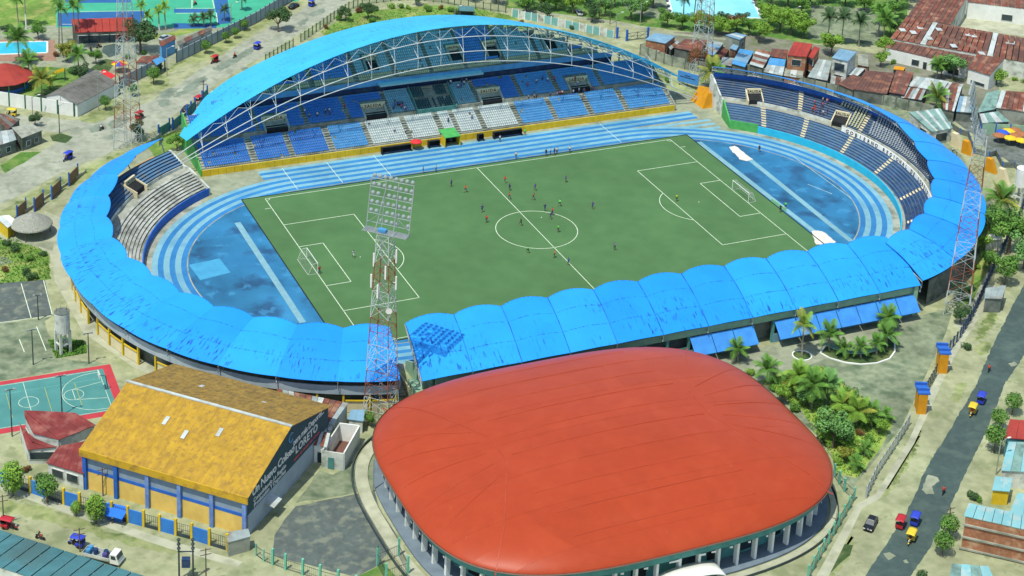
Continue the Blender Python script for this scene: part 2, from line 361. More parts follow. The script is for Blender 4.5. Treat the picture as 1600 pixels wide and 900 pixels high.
g = MB(); g.face([(-1500, -1500, 0), (1500, -1500, 0), (1500, 1500, 0), (-1500, 1500, 0)]); struct('ground', g, dirt)
# --- street to the left of the stadium: verges, puddles
street_m = mat('dusty_concrete_road', (.34, .355, .265), (.28, .30, .22), .7, .93, c3=(.23, .255, .18), big=.16, bigscale=.12, bump=.2, detail=9, speck=((.16, .185, .125), .4, .60, .5))
sheet('left_street', [(-30, 292), (60, 238), (125, 200), (196, 178), (262, 142), (330, 98), (400, 55), (470, 16), (505, -10), (560, -10), (520, 20), (430, 76), (335, 132), (250, 196), (190, 231), (100, 268), (40, 300), (-30, 335)], .007, street_m, .3)
sheet('left_street_branch', [(-30, 176), (118, 188), (200, 176), (196, 205), (120, 208), (-30, 200)], .008, street_m, .3)
for px in ([(0, 330), (60, 295), (120, 266), (190, 237), (205, 246), (120, 288), (60, 318), (0, 350)],
           [(195, 142), (262, 108), (275, 99), (330, 70), (400, 33), (450, 2), (478, 2), (400, 48), (335, 92), (285, 103), (262, 118), (262, 137), (215, 152)],
           [(120, 186), (180, 155), (190, 160), (185, 178), (150, 192), (128, 190)]):
    sheet('grass_verge', px, .012, sand, .55, step=.8)
sheet('grass_verge', [(0, 258), (33, 238), (66, 237), (8, 271)], .016, lawn, .25)
sheet('grass_verge', [(78, 212), (95, 208), (114, 214), (102, 224), (82, 220)], .016, dark_grass, .25)
for px in ([(248, 146), (268, 137), (282, 139), (266, 152), (250, 154)], [(246, 160), (258, 154), (265, 156), (262, 167), (250, 167)],
           [(170, 192), (190, 180), (205, 184), (190, 200), (172, 200)], [(270, 152), (300, 128), (318, 118), (325, 124), (300, 143), (278, 152)],
           [(332, 107), (390, 75), (405, 70), (395, 82), (345, 112)], [(135, 200), (160, 193), (168, 200), (145, 208)],
           [(166, 214), (178, 209), (181, 213), (170, 218)], [(375, 106), (388, 105), (390, 110), (378, 110)],
           [(482, 22), (505, 12), (508, 18), (488, 27)], [(465, 35), (480, 28), (484, 33), (468, 42)]):
    sheet('damp_patch', px, .012, puddle, .45, step=.6)
# --- club behind the left street: lawn, paving, pools, courts
sheet('club_ground', [(-60, 170), (0, 160), (115, 160), (190, 124), (275, 92), (450, -4), (480, -20), (-80, -25)], .006, pave)
sheet('lawn_field', [(-60, -25), (88, -25), (88, 40), (-60, 42)], .012, grass, .2)
sheet('lawn', [(50, 105), (118, 105), (128, 128), (60, 152), (10, 150), (50, 130)], .012, lawn, .3)
sheet('lawn', [(205, 60), (300, 44), (330, 44), (250, 62)], .012, grass, .3)
sheet('tennis_court', [(88, -25), (520, -25), (380, 43), (88, 43)], .010, court_g)
sheet('tennis_court_area', [(90, 20), (225, 17), (226, 40), (90, 41)], .016, court_b)
sheet('tennis_court_area', [(90, -20), (200, -20), (205, 4), (90, 5)], .016, court_b)
sheet('tennis_court_area', [(272, 36), (338, 38), (338, 44), (272, 45)], .016, court_b)
sheet('tennis_court_area', [(272, 14), (335, 14), (335, 20), (272, 20)], .016, court_b)
sheet('tennis_court_area', [(331, -20), (352, -20), (362, 36), (340, 38)], .017, court_b)
for a, b in (((275, 13), (335, 13)), ((335, 13), (330, -10)), ((275, 21), (338, 20)), ((338, 20), (340, 36)), ((300, -5), (300, 13)), ((303, 21), (304, 28)),
             ((125, 18), (226, 17)), ((226, 17), (227, 40)), ((95, 38), (226, 38))):
    p, q = G(*a), G(*b); m_ = MB(); m_.bar((p.x, p.y, .02), (q.x, q.y, .02), .22, .006); struct('court_line', m_, line_white)
sheet('pool_deck', [(-10, 62), (86, 62), (88, 95), (-10, 96)], .012, tile)
def pool(name, px, m, rim):
    pts = [G(*p) for p in px]; c = sum(pts, Vector())/len(pts)
    mb = MB(); n = len(pts)
    for i in range(n):
        a, b = pts[i], pts[(i+1) % n]; mb.bar((a.x, a.y, .09), (b.x, b.y, .09), .5, .18)
    r = struct(name+'_rim', mb, rim); sheet(name, [(*p,) for p in px], .06, m)
pool('pool', [(-10, 67), (74, 65), (74, 83), (-10, 86)], water, white)
pool('wide_pool', [(1042, -12), (1170, -12), (1189, 29), (1052, 27)], water2, white)
for k in range(9):                                    # chequered edge of the wide pool
    for (x0, y0), (x1, y1) in (((1040, -8), (1050, 28)), ((1172, -10), (1192, 30))):
        p, q = G(x0+(x1-x0)*(k+.2)/9, y0+(y1-y0)*(k+.2)/9), G(x0+(x1-x0)*(k+.7)/9, y0+(y1-y0)*(k+.7)/9)
        m_ = MB(); m_.bar((p.x, p.y, .13), (q.x, q.y, .13), .9, .2); struct('pool_edge_block', m_, white if k % 2 else navy)
sheet('plaza', [(162, 72), (178, 68), (190, 72), (188, 84), (170, 90), (160, 82)], .014, asphalt, .3)
sheet('hedge_bed', [(140, 108), (165, 92), (182, 95), (170, 112)], .014, dark_grass, .2)
# --- left gardens and courts beside the bowl
sheet('lawn', [(-20, 372), (20, 372), (74, 394), (80, 436), (-20, 446)], .010, grass, .3)
sheet('footpath', [(-20, 398), (12, 402), (20, 410), (-20, 420)], .016, pave, .2)
sheet('hut_paving', [(0, 368), (84, 378), (82, 392), (60, 385), (0, 374)], .014, pave, .2)
sheet('bowl_apron', [(70, 330), (60, 392), (78, 396), (86, 440), (130, 520), (210, 575), (300, 612), (330, 560), (200, 480), (120, 350)], .008, pale_pave)
sheet('asphalt_court', [(-30, 445), (70, 437), (82, 492), (-30, 510)], .014, old_asphalt)
for a, b in (((33, 443), (49, 498)), ((-20, 507), (82, 493)), ((68, 438), (82, 493))):
    p, q = G(*a), G(*b); m_ = MB(); m_.bar((p.x, p.y, .02), (q.x, q.y, .02), .16, .008); struct('court_line', m_, line_white)
sheet('mossy_yard', [(-30, 510), (80, 495), (70, 502), (90, 560), (140, 565), (170, 568), (-30, 600)], .010, moss, .2)
sheet('lawn', [(75, 532), (98, 525), (130, 533), (137, 540), (135, 552), (88, 560)], .016, lawn, .2)
for a, b in (((57, 510), (72, 548)), ((30, 530), (38, 550))):
    p, q = G(*a), G(*b); m_ = MB(); m_.bar((p.x, p.y, .025), (q.x, q.y, .025), .16, .008); struct('yard_line', m_, line_white)
# sports court with a red border
F0, F1 = G(-60, 606), G(172, 569); cex = (F1-F0).normalized(); cey = Vector((cex.y, -cex.x, 0))    # cey towards the camera
def CT(u, v, z): p = F1 - cex*u + cey*v; return (p.x, p.y, z)
m_ = MB(); m_.face([CT(0, 0, .012), CT(0, 17.5, .012), CT(40, 17.5, .012), CT(40, 0, .012)][::-1]); struct('court_border', m_, court_r)
m_ = MB(); m_.face([CT(1.6, 1.2, .018), CT(1.6, 15.9, .018), CT(39, 15.9, .018), CT(39, 1.3, .018)][::-1]); struct('sports_court', m_, court_t)
def cline(pts, wd=.09, m=line_white, z=.025, name='court_line'):
    mb = MB()
    for a, b in zip(pts[:-1], pts[1:]): mb.bar(CT(a[0], a[1], z), CT(b[0], b[1], z), wd, .006)
    return struct(name, mb, m)
cline([(2.5, 1.5), (2.5, 15.7)]); cline([(2.5, 1.5), (38, 1.5)]); cline([(2.5, 15.7), (38, 15.7)]); cline([(16.5, 1.5), (16.5, 15.7)])
cline([(16.5+1.8*math.cos(t*PI/12), 8.6+1.8*math.sin(t*PI/12)) for t in range(25)])
cline([(2.5, 2.2)]+[(4.1+6.3*math.cos(t*PI/16-PI/2), 8.6+6.4*math.sin(t*PI/16-PI/2)) for t in range(17)]+[(2.5, 15.0)])
cline([(2.5, 5.7), (8.3, 6.8), (8.3, 10.4), (2.5, 11.5)]); cline([(8.3+1.8*math.cos(t*PI/12), 8.6+1.8*math.sin(t*PI/12)) for t in range(25)])
yl = paint('court_yellow', (.45, .42, .05))
for u in (7.5, 13.0, 20.0): cline([(u, 4.5), (u, 13)], .09, yl)
cline([(2.5, 4.5), (38, 4.5)], .06, paint('court_pale_green', (.2, .5, .4)))
# --- street along the bottom left
sheet('street_verge', [(0, 782), (60, 790), (140, 812), (170, 832), (240, 842), (300, 862), (270, 868), (150, 838), (60, 812), (0, 800)], .010, sand, .5, step=.7)
sheet('sidewalk', [(0, 752), (130, 800), (270, 846), (380, 878), (370, 886), (260, 856), (120, 808), (0, 765)], .014, pale_pave)
sheet('worn_asphalt_yard', [(462, 791), (585, 766), (592, 792), (622, 840), (590, 884), (557, 902), (425, 868), (429, 835)], .010, old_asphalt, .15)
sheet('mossy_strip', [(462, 786), (500, 735), (520, 742), (560, 715), (580, 690), (588, 720), (586, 764)], .010, moss, .3)
sheet('street_lawn', [(560, 900), (600, 880), (618, 900), (600, 930)], .014, lawn, .2)
dark_olive = mat('olive_grass', (.15, .20, .06), (.10, .14, .04), .7, .95, c3=(.24, .26, .12), big=.25, bigscale=.2, bump=.5, detail=8)
# --- around the round arena and the courtyard on the right
sheet('courtyard_paving', [(1060, 575), (1190, 545), (1430, 495), (1490, 480), (1478, 520), (1440, 600), (1410, 665), (1330, 765), (1300, 700), (1150, 570)], .008, moss, 0)
sheet('courtyard_pale_paving', [(1105, 562), (1230, 535), (1428, 493), (1440, 500), (1350, 540), (1250, 575), (1190, 600), (1140, 580)], .013, pave, .2)
sheet('garden', [(1188, 595), (1230, 578), (1285, 572), (1330, 610), (1395, 655), (1382, 690), (1340, 748), (1304, 738), (1296, 700), (1252, 640)], .016, mat('bright_garden_grass', (.25, .36, .065), (.17, .28, .045), .8, .95, c3=(.36, .37, .12), big=.2, bigscale=.12, bump=.5), .3)
def disc(name, c, rx, ry, z, m, n=32, a0=0, a1=2*PI):
    mb = MB(); mb.face([(c.x+rx*math.cos(a0+(a1-a0)*i/n), c.y+ry*math.sin(a0+(a1-a0)*i/n), z) for i in range(n)]); return struct(name, mb, m)
# crescent planter of the courtyard
pc = [(1282, 552), (1296, 560), (1320, 567), (1345, 570), (1370, 568), (1390, 561), (1398, 550), (1398, 537), (1385, 524), (1378, 527), (1378, 540), (1370, 548), (1348, 553), (1320, 552), (1300, 544), (1290, 540)]
sheet('planter_grass', pc, .05, dark_grass)
mb = MB(); pp = [G(*p) for p in pc]
for a, b in zip(pp, pp[1:]+pp[:1]): mb.bar((a.x, a.y, .1), (b.x, b.y, .1), .3, .2)
struct('planter_kerb', mb, white)
mb = MB(); pp = [G(*p) for p in pc[7:]]
for a, b in zip(pp, pp[1:]): mb.bar((a.x, a.y, .3), (b.x, b.y, .3), .22, .5)
struct('planter_wall', mb, mint)
c0 = G(1253, 556); disc('palm_bed', c0, 1.9, 1.9, .05, dark_grass)
mb = MB(); mb.lathe([(2.0, 0), (2.0, .2), (1.75, .2), (1.75, .02)], 24, (c0.x, c0.y, 0)); struct('palm_bed_kerb', mb, white)
# --- street on the right: sidewalk, verge, asphalt
sheet('verge', [(1300, 910), (1352, 800), (1378, 775), (1428, 700), (1470, 620), (1500, 560), (1530, 505), (1556, 452), (1600, 452), (1560, 530), (1480, 690), (1440, 745), (1400, 830), (1352, 910)], .008, dirt, 0)
for px in ([(1376, 775), (1392, 740), (1420, 690), (1440, 672), (1432, 705), (1405, 748), (1386, 778)], [(1520, 535), (1540, 490), (1562, 480), (1555, 505), (1535, 530)],
           [(1290, 900), (1310, 862), (1330, 835), (1335, 855), (1322, 880), (1296, 905)], [(1485, 620), (1500, 595), (1512, 598), (1500, 625), (1488, 632)],
           [(1523, 545), (1530, 533), (1549, 535), (1544, 552), (1530, 558)]):
    sheet('grass_verge', px, .014, sand, .5, step=.6)
for px in ([(1378, 772), (1398, 735), (1424, 690), (1438, 676), (1428, 706), (1404, 746)], [(1524, 532), (1542, 492), (1558, 484), (1552, 504), (1534, 528)]):
    sheet('verge_grass', px, .019, dark_olive, .5, step=.5)
sheet('verge_dark_patch', [(1290, 898), (1318, 850), (1333, 852), (1328, 868), (1300, 893)], .018, dark_grass, .3)  # patch of dark grass colour over the verge
sheet('right_sidewalk', [(1270, 910), (1338, 788), (1368, 772), (1420, 688), (1480, 550), (1520, 490), (1545, 445), (1556, 445), (1530, 496), (1490, 560), (1428, 694), (1376, 778), (1347, 795), (1290, 910)], .02, pale_pave)
sheet('asphalt_road', [(1348, 905), (1382, 855), (1417, 800), (1435, 762), (1440, 745), (1462, 707), (1482, 675), (1525, 602), (1540, 565), (1555, 532), (1575, 492), (1597, 450), (1640, 380),
                       (1680, 400), (1600, 555), (1570, 600), (1541, 675), (1500, 757), (1475, 815), (1450, 860), (1420, 905)], .016, asphalt, .12, step=.8)
for px in ([(1440, 765), (1450, 742), (1465, 746), (1468, 752), (1456, 760), (1460, 772), (1447, 772)], [(1380, 865), (1390, 863), (1400, 869), (1388, 875)], [(1411, 876), (1416, 874), (1420, 880), (1414, 880)],
           [(1575, 568), (1585, 565), (1590, 570), (1580, 573)]):
    sheet('road_patch', px, .022, pave, .12, step=.6)
sheet('right_pavement', [(1425, 905), (1480, 815), (1504, 757), (1545, 675), (1575, 600), (1605, 555), (1680, 600), (1620, 905)], .012, dirt)
# --- top: street with garden, far park, plaza among palms, café yard
sheet('garden_lawn', [(500, 50), (520, 38), (560, 17), (690, 8), (740, 12), (800, 25), (830, 45), (640, 60), (520, 66)], .012, grass, .3)
sheet('far_park', [(790, -30), (1420, -30), (1420, 10), (1400, 70), (1200, 66), (1000, 40), (960, 32), (790, 12)], .006, lawn, .4)
sheet('park_path', [(800, 12), (960, 33), (1040, 50), (1160, 62), (1160, 65), (1040, 54), (960, 37), (800, 16)], .014, pave, .1)
sheet('park_plaza', [(1268, 8), (1380, 14), (1378, 72), (1262, 60)], .014, moss, .4)
sheet('path_court', [(950, -20), (1040, -20), (1052, 30), (1035, 30), (985, 20)], .012, moss, .3)
sheet('cafe_yard', [(1480, 180), (1512, 205), (1530, 215), (1545, 243), (1568, 246), (1588, 262), (1640, 262), (1640, 205), (1560, 190), (1530, 175)], .010, conc_d)
sheet('stadium_back_lane', [(1090, 150), (1180, 120), (1300, 132), (1420, 175), (1500, 240), (1560, 330), (1540, 440), (1490, 480), (1470, 300), (1350, 180)], .006, moss)
sheet('house_yards', [(1000, 70), (1055, 50), (1140, 50), (1230, 62), (1345, 80), (1440, 100), (1500, 125), (1560, 135), (1560, 180), (1470, 180), (1380, 160), (1290, 140), (1165, 112), (1090, 108), (1040, 100), (1000, 82)], .009, mat('yard_soil', (.21, .21, .15), (.15, .155, .11), .6, .95, c3=(.12, .16, .07), big=.2, bigscale=.15), .4)
sheet('lane_lawn', [(1535, 330), (1572, 330), (1560, 400), (1540, 440), (1520, 470), (1500, 480), (1530, 400)], .012, grass, .3)
sheet('lane_path', [(1490, 510), (1520, 470), (1548, 410), (1558, 380), (1566, 385), (1556, 415), (1530, 470), (1500, 515)], .016, pale_pave)
sheet('anchor_yard', [(1030, 120), (1080, 140), (1120, 165), (1110, 182), (1060, 175), (1035, 150)], .008, pave, .1)
sheet('anchor_grass', [(960, 95), (1010, 100), (1090, 140), (1115, 148), (1100, 120), (1180, 120), (1120, 160), (1040, 140)], .012, sand, .3)
sheet('left_anchor_yard', [(195, 250), (262, 214), (300, 200), (300, 275), (330, 300), (300, 310), (250, 268)], .008, pave, .1)
sheet('left_anchor_grass', [(225, 222), (290, 200), (292, 224), (262, 240), (240, 245)], .014, grass, .3)

# ================================================================== pitch and running track (metres; pitch centre at 0,0)
HL, HW = 52.5, 34.0
TC, TR = 42.2, 36.2
def oval(R, n=40):
    pts = []
    for i in range(n+1): t = PI/2 + PI*i/n; pts.append((-TC+R*math.cos(t), R*math.sin(t)))
    for i in range(n+1): t = -PI/2 + PI*i/n; pts.append((TC+R*math.cos(t), R*math.sin(t)))
    return pts
m_ = MB(); m_.face([(x, y, .010) for x, y in oval(TR+9.4)]); struct('infield_base', m_, conc)
m_ = MB(); m_.face([(-66.5, 45.5, .011), (-66.5, 35, .011), (72, 33, .011), (72, 50, .011), (-60, 49.8, .011)][::1]); struct('finish_straight_apron', m_, pave)
def ring_band(name, R0, R1, z, m):
    a, b = oval(R0), oval(R1); mb = MB(); n = len(a)
    for i in range(n): j = (i+1) % n; mb.face([(*a[i], z), (*a[j], z), (*b[j], z), (*b[i], z)][::-1])
    return struct(name, mb, m)
LW = 1.22
for k in range(6): ring_band('track_lane', TR+k*LW+.05, TR+(k+1)*LW, .030, track_d if k % 2 == 0 else track_l)
for k in range(7):
    ring_band('lane_line', TR+k*LW, TR+k*LW+.05, .034, runway)
# the long finish straight runs past both bends along the main stand
for k in range(4):
    y0 = TR+(6+k)*LW; m_ = MB(); m_.face([(-50-6*k*.0, y0+.04, .022), (66, y0+.04, .022), (66, y0+LW, .022), (-50, y0+LW, .022)]); struct('straight_lane', m_, track_d if k % 2 == 0 else track_l)
m_ = MB()
for k in range(0, 3):
    y0 = TR+(0.5+k*2)*LW; m_.face([(44, y0, .026), (68.5, y0-.6, .026), (68.5, y0+LW-.6, .026), (44, y0+LW, .026)])
struct('straight_overrun_lane', m_, track_l)
for x in (-44, -33, -21, 40):
    m_ = MB(); m_.bar((x, TR+.2, .04), (x, TR+10*LW, .04), .12, .006); struct('start_line', m_, line_white)
m_ = MB(); m_.face([(x, y, .022) for x, y in oval(TR-.25)]); struct('infield_apron', m_, apron)
m_ = MB(); m_.face([(-57.6, -34.6, .045), (57.8, -34.6, .045), (57.8, 35.2, .045), (-57.6, 35.2, .045)]); pitch = struct('pitch', m_, turf)
m_ = MB()
for a, b in (((-57.7, -34.7), (57.9, -34.7)), ((57.9, -34.7), (57.9, 35.3)), ((57.9, 35.3), (-57.7, 35.3)), ((-57.7, 35.3), (-57.7, -34.7))): m_.bar((*a, .06), (*b, .06), .22, .1)
struct('pitch_kerb', m_, black)
def pl(pts, name='pitch_line', wd=.15):
    mb = MB()
    for a, b in zip(pts[:-1], pts[1:]): mb.bar((*a, .053), (*b, .053), wd, .006)
    o = mb.build(name, line_white, pitch); return o
pl([(-HL, HW), (HL, HW)], 'touch_line'); pl([(-HL, -HW), (HL, -HW)], 'touch_line'); pl([(0, -HW), (0, HW)], 'halfway_line')
pl([(9.15*math.cos(t*PI/32), 9.15*math.sin(t*PI/32)) for t in range(65)], 'centre_circle')
for s in (-1, 1):
    pl([(s*HL, -HW), (s*HL, HW)], 'goal_line')
    pl([(s*HL, 20.16), (s*(HL-16.5), 20.16), (s*(HL-16.5), -20.16), (s*HL, -20.16)], 'penalty_area_line')
    pl([(s*HL, 9.16), (s*(HL-5.5), 9.16), (s*(HL-5.5), -9.16), (s*HL, -9.16)], 'goal_area_line')
    pl([(s*(HL-11-9.15*math.cos(a)), 9.15*math.sin(a)) for a in [(-.927+1.854*i/20) for i in range(21)]], 'penalty_arc')
    for sy in (-1, 1):
        pl([(s*(HL-math.cos(a)), sy*(HW-math.sin(a))) for a in [PI/2*i/6 for i in range(7)]], 'corner_arc')
        pl([(s*(HL+.3), sy*29), (s*(HL+1.6), sy*29)], 'corner_mark')
# runways, sand pits and pads on the blue ends
def strip(a, b, wd, z, m, name): mb = MB(); mb.bar((*a, z), (*b, z), wd, .01); return struct(name, mb, m)
p, q = G(371, 348), G(473, 504); strip((p.x, p.y), (q.x, q.y), 1.35, .034, runway, 'runway')
p, q = G(1092, 222), G(1285, 372); strip((p.x, p.y), (q.x, q.y), 1.35, .034, runway, 'runway')
p, q = G(1160, 240), G(1330, 377); strip((p.x, p.y), (q.x, q.y), 1.35, .034, runway, 'runway')
sheet('sand_pit', [(1139, 230), (1148, 228), (1177, 249), (1168, 252), (1155, 249)], .042, sandpit, .25, step=1)
sheet('sand_pit', [(1268, 361), (1285, 362), (1306, 378), (1300, 384), (1275, 382)], .046, sandpit, .25, step=1)
sheet('landing_pad', [(295, 414), (343, 404), (360, 426), (313, 438)], .036, cyanpad)
for a, b in (((1240, 245), (1330, 310)), ((1262, 288), (1300, 303))):
    p, q = G(*a), G(*b); strip((p.x, p.y), (q.x, q.y), .1, .036, line_white, 'apron_line')
# ================================================================== BOWL STANDS (curved ends, straight near side)
def lerp(a, b, t): return a+(b-a)*t
def interp(tab, x):
    if x <= tab[0][0]: return tab[0][1]
    for (x0, y0), (x1, y1) in zip(tab[:-1], tab[1:]):
        if x <= x1: return lerp(y0, y1, (x-x0)/(x1-x0))
    return tab[-1][1]
def curve_pt(side, R, phi):               # phi: 0 = towards the near side, 90 = end of the ground, 180 = far side
    a = math.radians(phi); return (side*(TC+R*math.sin(a)), -R*math.cos(a))
def sweep(mb, prof, ptf, t0, t1, n, mats=None):
    """prof: list of (R, z); ptf(R, t) -> (x, y); sweeps the profile along the stand. mats[i] material of strip i"""
    rows = []
    for i in range(n+1):
        t = lerp(t0, t1, i/n); rows.append([(*ptf(R, t), z) for R, z in prof])
    for i in range(n):
        for k in range(len(prof)-1):
            mb.face([rows[i][k], rows[i][k+1], rows[i+1][k+1], rows[i+1][k]], mats[k] if mats else 0)
    return rows
def steps(R0, z0, n, dr, dz):
    p = [(R0, z0)]
    for k in range(n): p += [(R0+k*dr, z0+(k+1)*dz), (R0+(k+1)*dr, z0+(k+1)*dz)]
    return p
def stepmats(n): return [1, 0]*n
LOW_R0, LOW_Z0, LOW_N, DR, DZ = 46.2, 1.35, 8, .72, .36
LOW_R1 = LOW_R0+LOW_N*DR; LOW_Z1 = LOW_Z0+LOW_N*DZ          # 51.96, 4.23
WALK_R = LOW_R1+1.7
UP_N = 8; UP_R1 = WALK_R+UP_N*DR; UP_Z0 = LOW_Z1+.75; UP_Z1 = UP_Z0+UP_N*DZ
BACK_R = 60.3
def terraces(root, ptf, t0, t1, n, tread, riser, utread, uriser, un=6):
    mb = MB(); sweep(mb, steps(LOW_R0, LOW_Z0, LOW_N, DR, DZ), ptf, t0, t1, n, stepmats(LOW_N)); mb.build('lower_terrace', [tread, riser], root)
    mb = MB(); sweep(mb, [(45.45, LOW_Z0), (LOW_R0, LOW_Z0)], ptf, t0, t1, n); mb.build('front_walkway', conc, root)
    mb = MB(); sweep(mb, [(LOW_R1, LOW_Z1), (WALK_R, LOW_Z1)], ptf, t0, t1, n); mb.build('walkway', conc, root)
    mb = MB(); sweep(mb, [(WALK_R, LOW_Z1), (WALK_R, UP_Z0), (WALK_R+.15, UP_Z0)], ptf, t0, t1, n); mb.build('walkway_wall', white_d, root)
    mb = MB(); sweep(mb, steps(WALK_R+.15, UP_Z0, un, DR, DZ), ptf, t0, t1, n, stepmats(un)); mb.build('upper_terrace', [utread, uriser], root)
def front_wall(root, ptf, t0, t1, n, m, z1=1.9):
    mb = MB(); sweep(mb, [(45.2, 0), (45.2, z1), (45.45, z1), (45.45, LOW_Z0)], ptf, t0, t1, n); mb.build('front_wall', m, root)
    N = max(1, n//2); post = MB()
def vomitory(root, ptf, t, wid, name='exit', letter=True, sidem=cream):
    """sunken exit with a SALIDA board on the lintel"""
    x0, y0 = ptf(WALK_R, t); xb, yb = ptf(WALK_R+3.2, t)
    d = Vector((xb-x0, yb-y0, 0)).normalized(); s = Vector((-d.y, d.x, 0)); o = Vector((x0, y0, 0))
    def Q(a, b, z): p = o+s*a+d*b; return (p.x, p.y, z)
    mb = MB(); h = wid/2
    mb.hexa([Q(-h, -.25, LOW_Z1+.02), Q(h, -.25, LOW_Z1+.02), Q(h, 2.9, LOW_Z1+.02), Q(-h, 2.9, LOW_Z1+.02), Q(-h, -.25, LOW_Z1+1.2), Q(h, -.25, LOW_Z1+1.2), Q(h, 2.9, UP_Z0+1.75), Q(-h, 2.9, UP_Z0+1.75)])
    ex = mb.build('exit_opening', black, root)
    for sg in (-1, 1):
        mb = MB(); a0, a1 = sg*h, sg*(h+.28)
        mb.hexa([Q(min(a0, a1), -1.0, LOW_Z1), Q(max(a0, a1), -1.0, LOW_Z1), Q(max(a0, a1), 3.2, LOW_Z1), Q(min(a0, a1), 3.2, LOW_Z1),
                 Q(min(a0, a1), -1.0, LOW_Z1+1.3), Q(max(a0, a1), -1.0, LOW_Z1+1.3), Q(max(a0, a1), 3.2, UP_Z0+2.1), Q(min(a0, a1), 3.2, UP_Z0+2.1)])
        mb.build('exit_side_wall', sidem, ex)
    mb = MB(); mb.hexa([Q(-h, 2.0, LOW_Z1+2.0), Q(h, 2.0, LOW_Z1+2.0), Q(h, 2.5, LOW_Z1+2.0), Q(-h, 2.5, LOW_Z1+2.0), Q(-h, 2.0, LOW_Z1+3.3), Q(h, 2.0, LOW_Z1+3.3), Q(h, 2.5, LOW_Z1+3.3), Q(-h, 2.5, LOW_Z1+3.3)])
    mb.build('exit_lintel', cream, ex)
    xd = s if s.cross(Vector((0, 0, 1))).dot(-d) > 0 else -s
    p = o+d*1.97
    lettering('exit_lettering', 'SALIDA', ex, (p.x, p.y, LOW_Z1+2.65), xd, (0, 0, 1), .95, black, .02, 1.15)
seam_m = mat('dirty_seam', (.010, .05, .20), (.012, .17, .50), .4, .7, lo=.40, hi=.62)
def roof_bays(root, inf, outf, edges, m, bulge=.42, scal=.95, oscal=.35, nu=8, nv=8, u0=0.0):
    """one sheet panel per bay; inf/outf(t) -> Vector on the inner / outer edge"""
    ua = u0
    for t0, t1 in zip(edges[:-1], edges[1:]):
        a, b = outf(t0), outf(t1); ln = (b-a).length
        P = []; uv = []
        for i in range(nu+1):
            u = i/nu; t = lerp(t0, t1, u); pi, po = inf(t), outf(t); k = math.sin(PI*u); d = (pi-po); d.z = 0
            dl = d.length
            if dl > 1e-6: d.normalize()
            row = []
            for j in range(nv+1):
                v = j/nv; p = pi.lerp(po, v)
                p = p + d*(scal*(k**.8)*(1-v) - oscal*(k**.8)*v)
                p.z += bulge*k*(.28+.72*(1-v)**2.2) + .6*math.sin(PI*v)*min(1, dl/10)
                row.append(p); uv.append((ua+ln*u, v))
            P.append(row)
        mb = MB()
        for q0, q1 in zip(P[0][:-1], P[0][1:]): mb.bar(q0+Vector((0, 0, .03)), q1+Vector((0, 0, .03)), .13, .07)
        mb.build('roof_seam', seam_m, root)
        mb = MB(); mb.grid(P); o = mb.build('roof_panel', random.choice(m), root, smooth=True, uv=uv)
        so_ = o.modifiers.new('thickness', 'SOLIDIFY'); so_.thickness = .07; so_.offset = -1; so_.use_rim = False
        ua += ln
def rafters(root, inf, outf, edges, backf, m=grey_steel):
    """lattice arms under each seam, post from the terrace back, bracket at the eave"""
    for t in edges:
        a, b = inf(t), outf(t); a = a.copy(); b = b.copy(); a.z -= .25; b.z -= .25
        mb = MB(); mb.tube(a, b, .11, n=5)
        a2, b2 = a.copy(), b.copy(); a2.z -= .25; b2.z -= 1.3; a2 = a2.lerp(b2, .05); mb.tube(a2, b2, .09, n=5)
        for k in range(6):
            f, g2 = k/6, (k+1)/6; mb.tube(a.lerp(b, f), a2.lerp(b2, g2), .05, n=4); mb.tube(a2.lerp(b2, g2), a.lerp(b, g2), .05, n=4)
        bx, by = backf(t); mb.tube((bx, by, 4.5), a.lerp(b, .72), .14, n=6)
        mb.build('roof_rafter', m, root)
def edge_truss(root, inf, t0, t1, n, m=steel, drop=.9):
    mb = MB(); pts = [inf(lerp(t0, t1, i/n)) for i in range(n+1)]
    for i in range(n):
        a, b = pts[i].copy(), pts[i+1].copy(); a.z -= .1; b.z -= .1; c, d = a.copy(), b.copy(); c.z -= drop; d.z -= drop
        mb.tube(a, b, .07, n=4); mb.tube(c, d, .08, n=4); mb.tube(a, d, .04, n=4); mb.tube(b, d, .04, n=4); mb.tube(c, (a+b)/2, .04, n=4)
    mb.build('edge_truss', m, root)

# ---------------------------------------------------------------- left curved stand
LS = thing('curved_stand', 'curved terrace stand with scalloped blue roof at the left end of the ground', 'stadium stand', (-TC-60, 0, 0), wc=True)
def lpt(R, t):
    return curve_pt(-1, R, t)
L0, L1 = 13.0, 151.0
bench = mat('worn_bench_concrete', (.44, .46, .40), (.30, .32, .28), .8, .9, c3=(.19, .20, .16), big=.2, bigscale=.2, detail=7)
shade_blue = mat('shaded_blue_paint', (.085, .19, .31), (.065, .15, .25), .8, .8, c3=(.12, .16, .18), big=.15, bigscale=.2)  # blue darkened: the roof's shade on the upper terrace is painted in
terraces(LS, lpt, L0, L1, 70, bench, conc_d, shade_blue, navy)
front_wall(LS, lpt, L0, L1, 70, blue_w)
LIN = [(10, 46.6), (48, 47.3), (77, 48.6), (93, 51.0), (111, 53.2), (124, 55.4), (137, 58.0), (150, 60.6)]
LOUT = [(10, 61.0), (85, 61.2), (105, 62.4), (125, 63.6), (140, 63.4), (152, 62.0)]
def lin(t): x, y = lpt(interp(LIN, t), t); return Vector((x, y, interp([(10, 10.0), (110, 10.0), (150, 9.6)], t)))
def lout(t): x, y = lpt(interp(LOUT, t), t); return Vector((x, y, interp([(10, 7.2), (90, 7.2), (130, 7.8), (150, 8.6)], t)))
ledges = [L0-.5+(152-L0)*i/13 for i in range(14)]
roof_bays(LS, lin, lout, ledges, mem_blue)
rafters(LS, lin, lout, ledges, lambda t: lpt(BACK_R-.6, t))
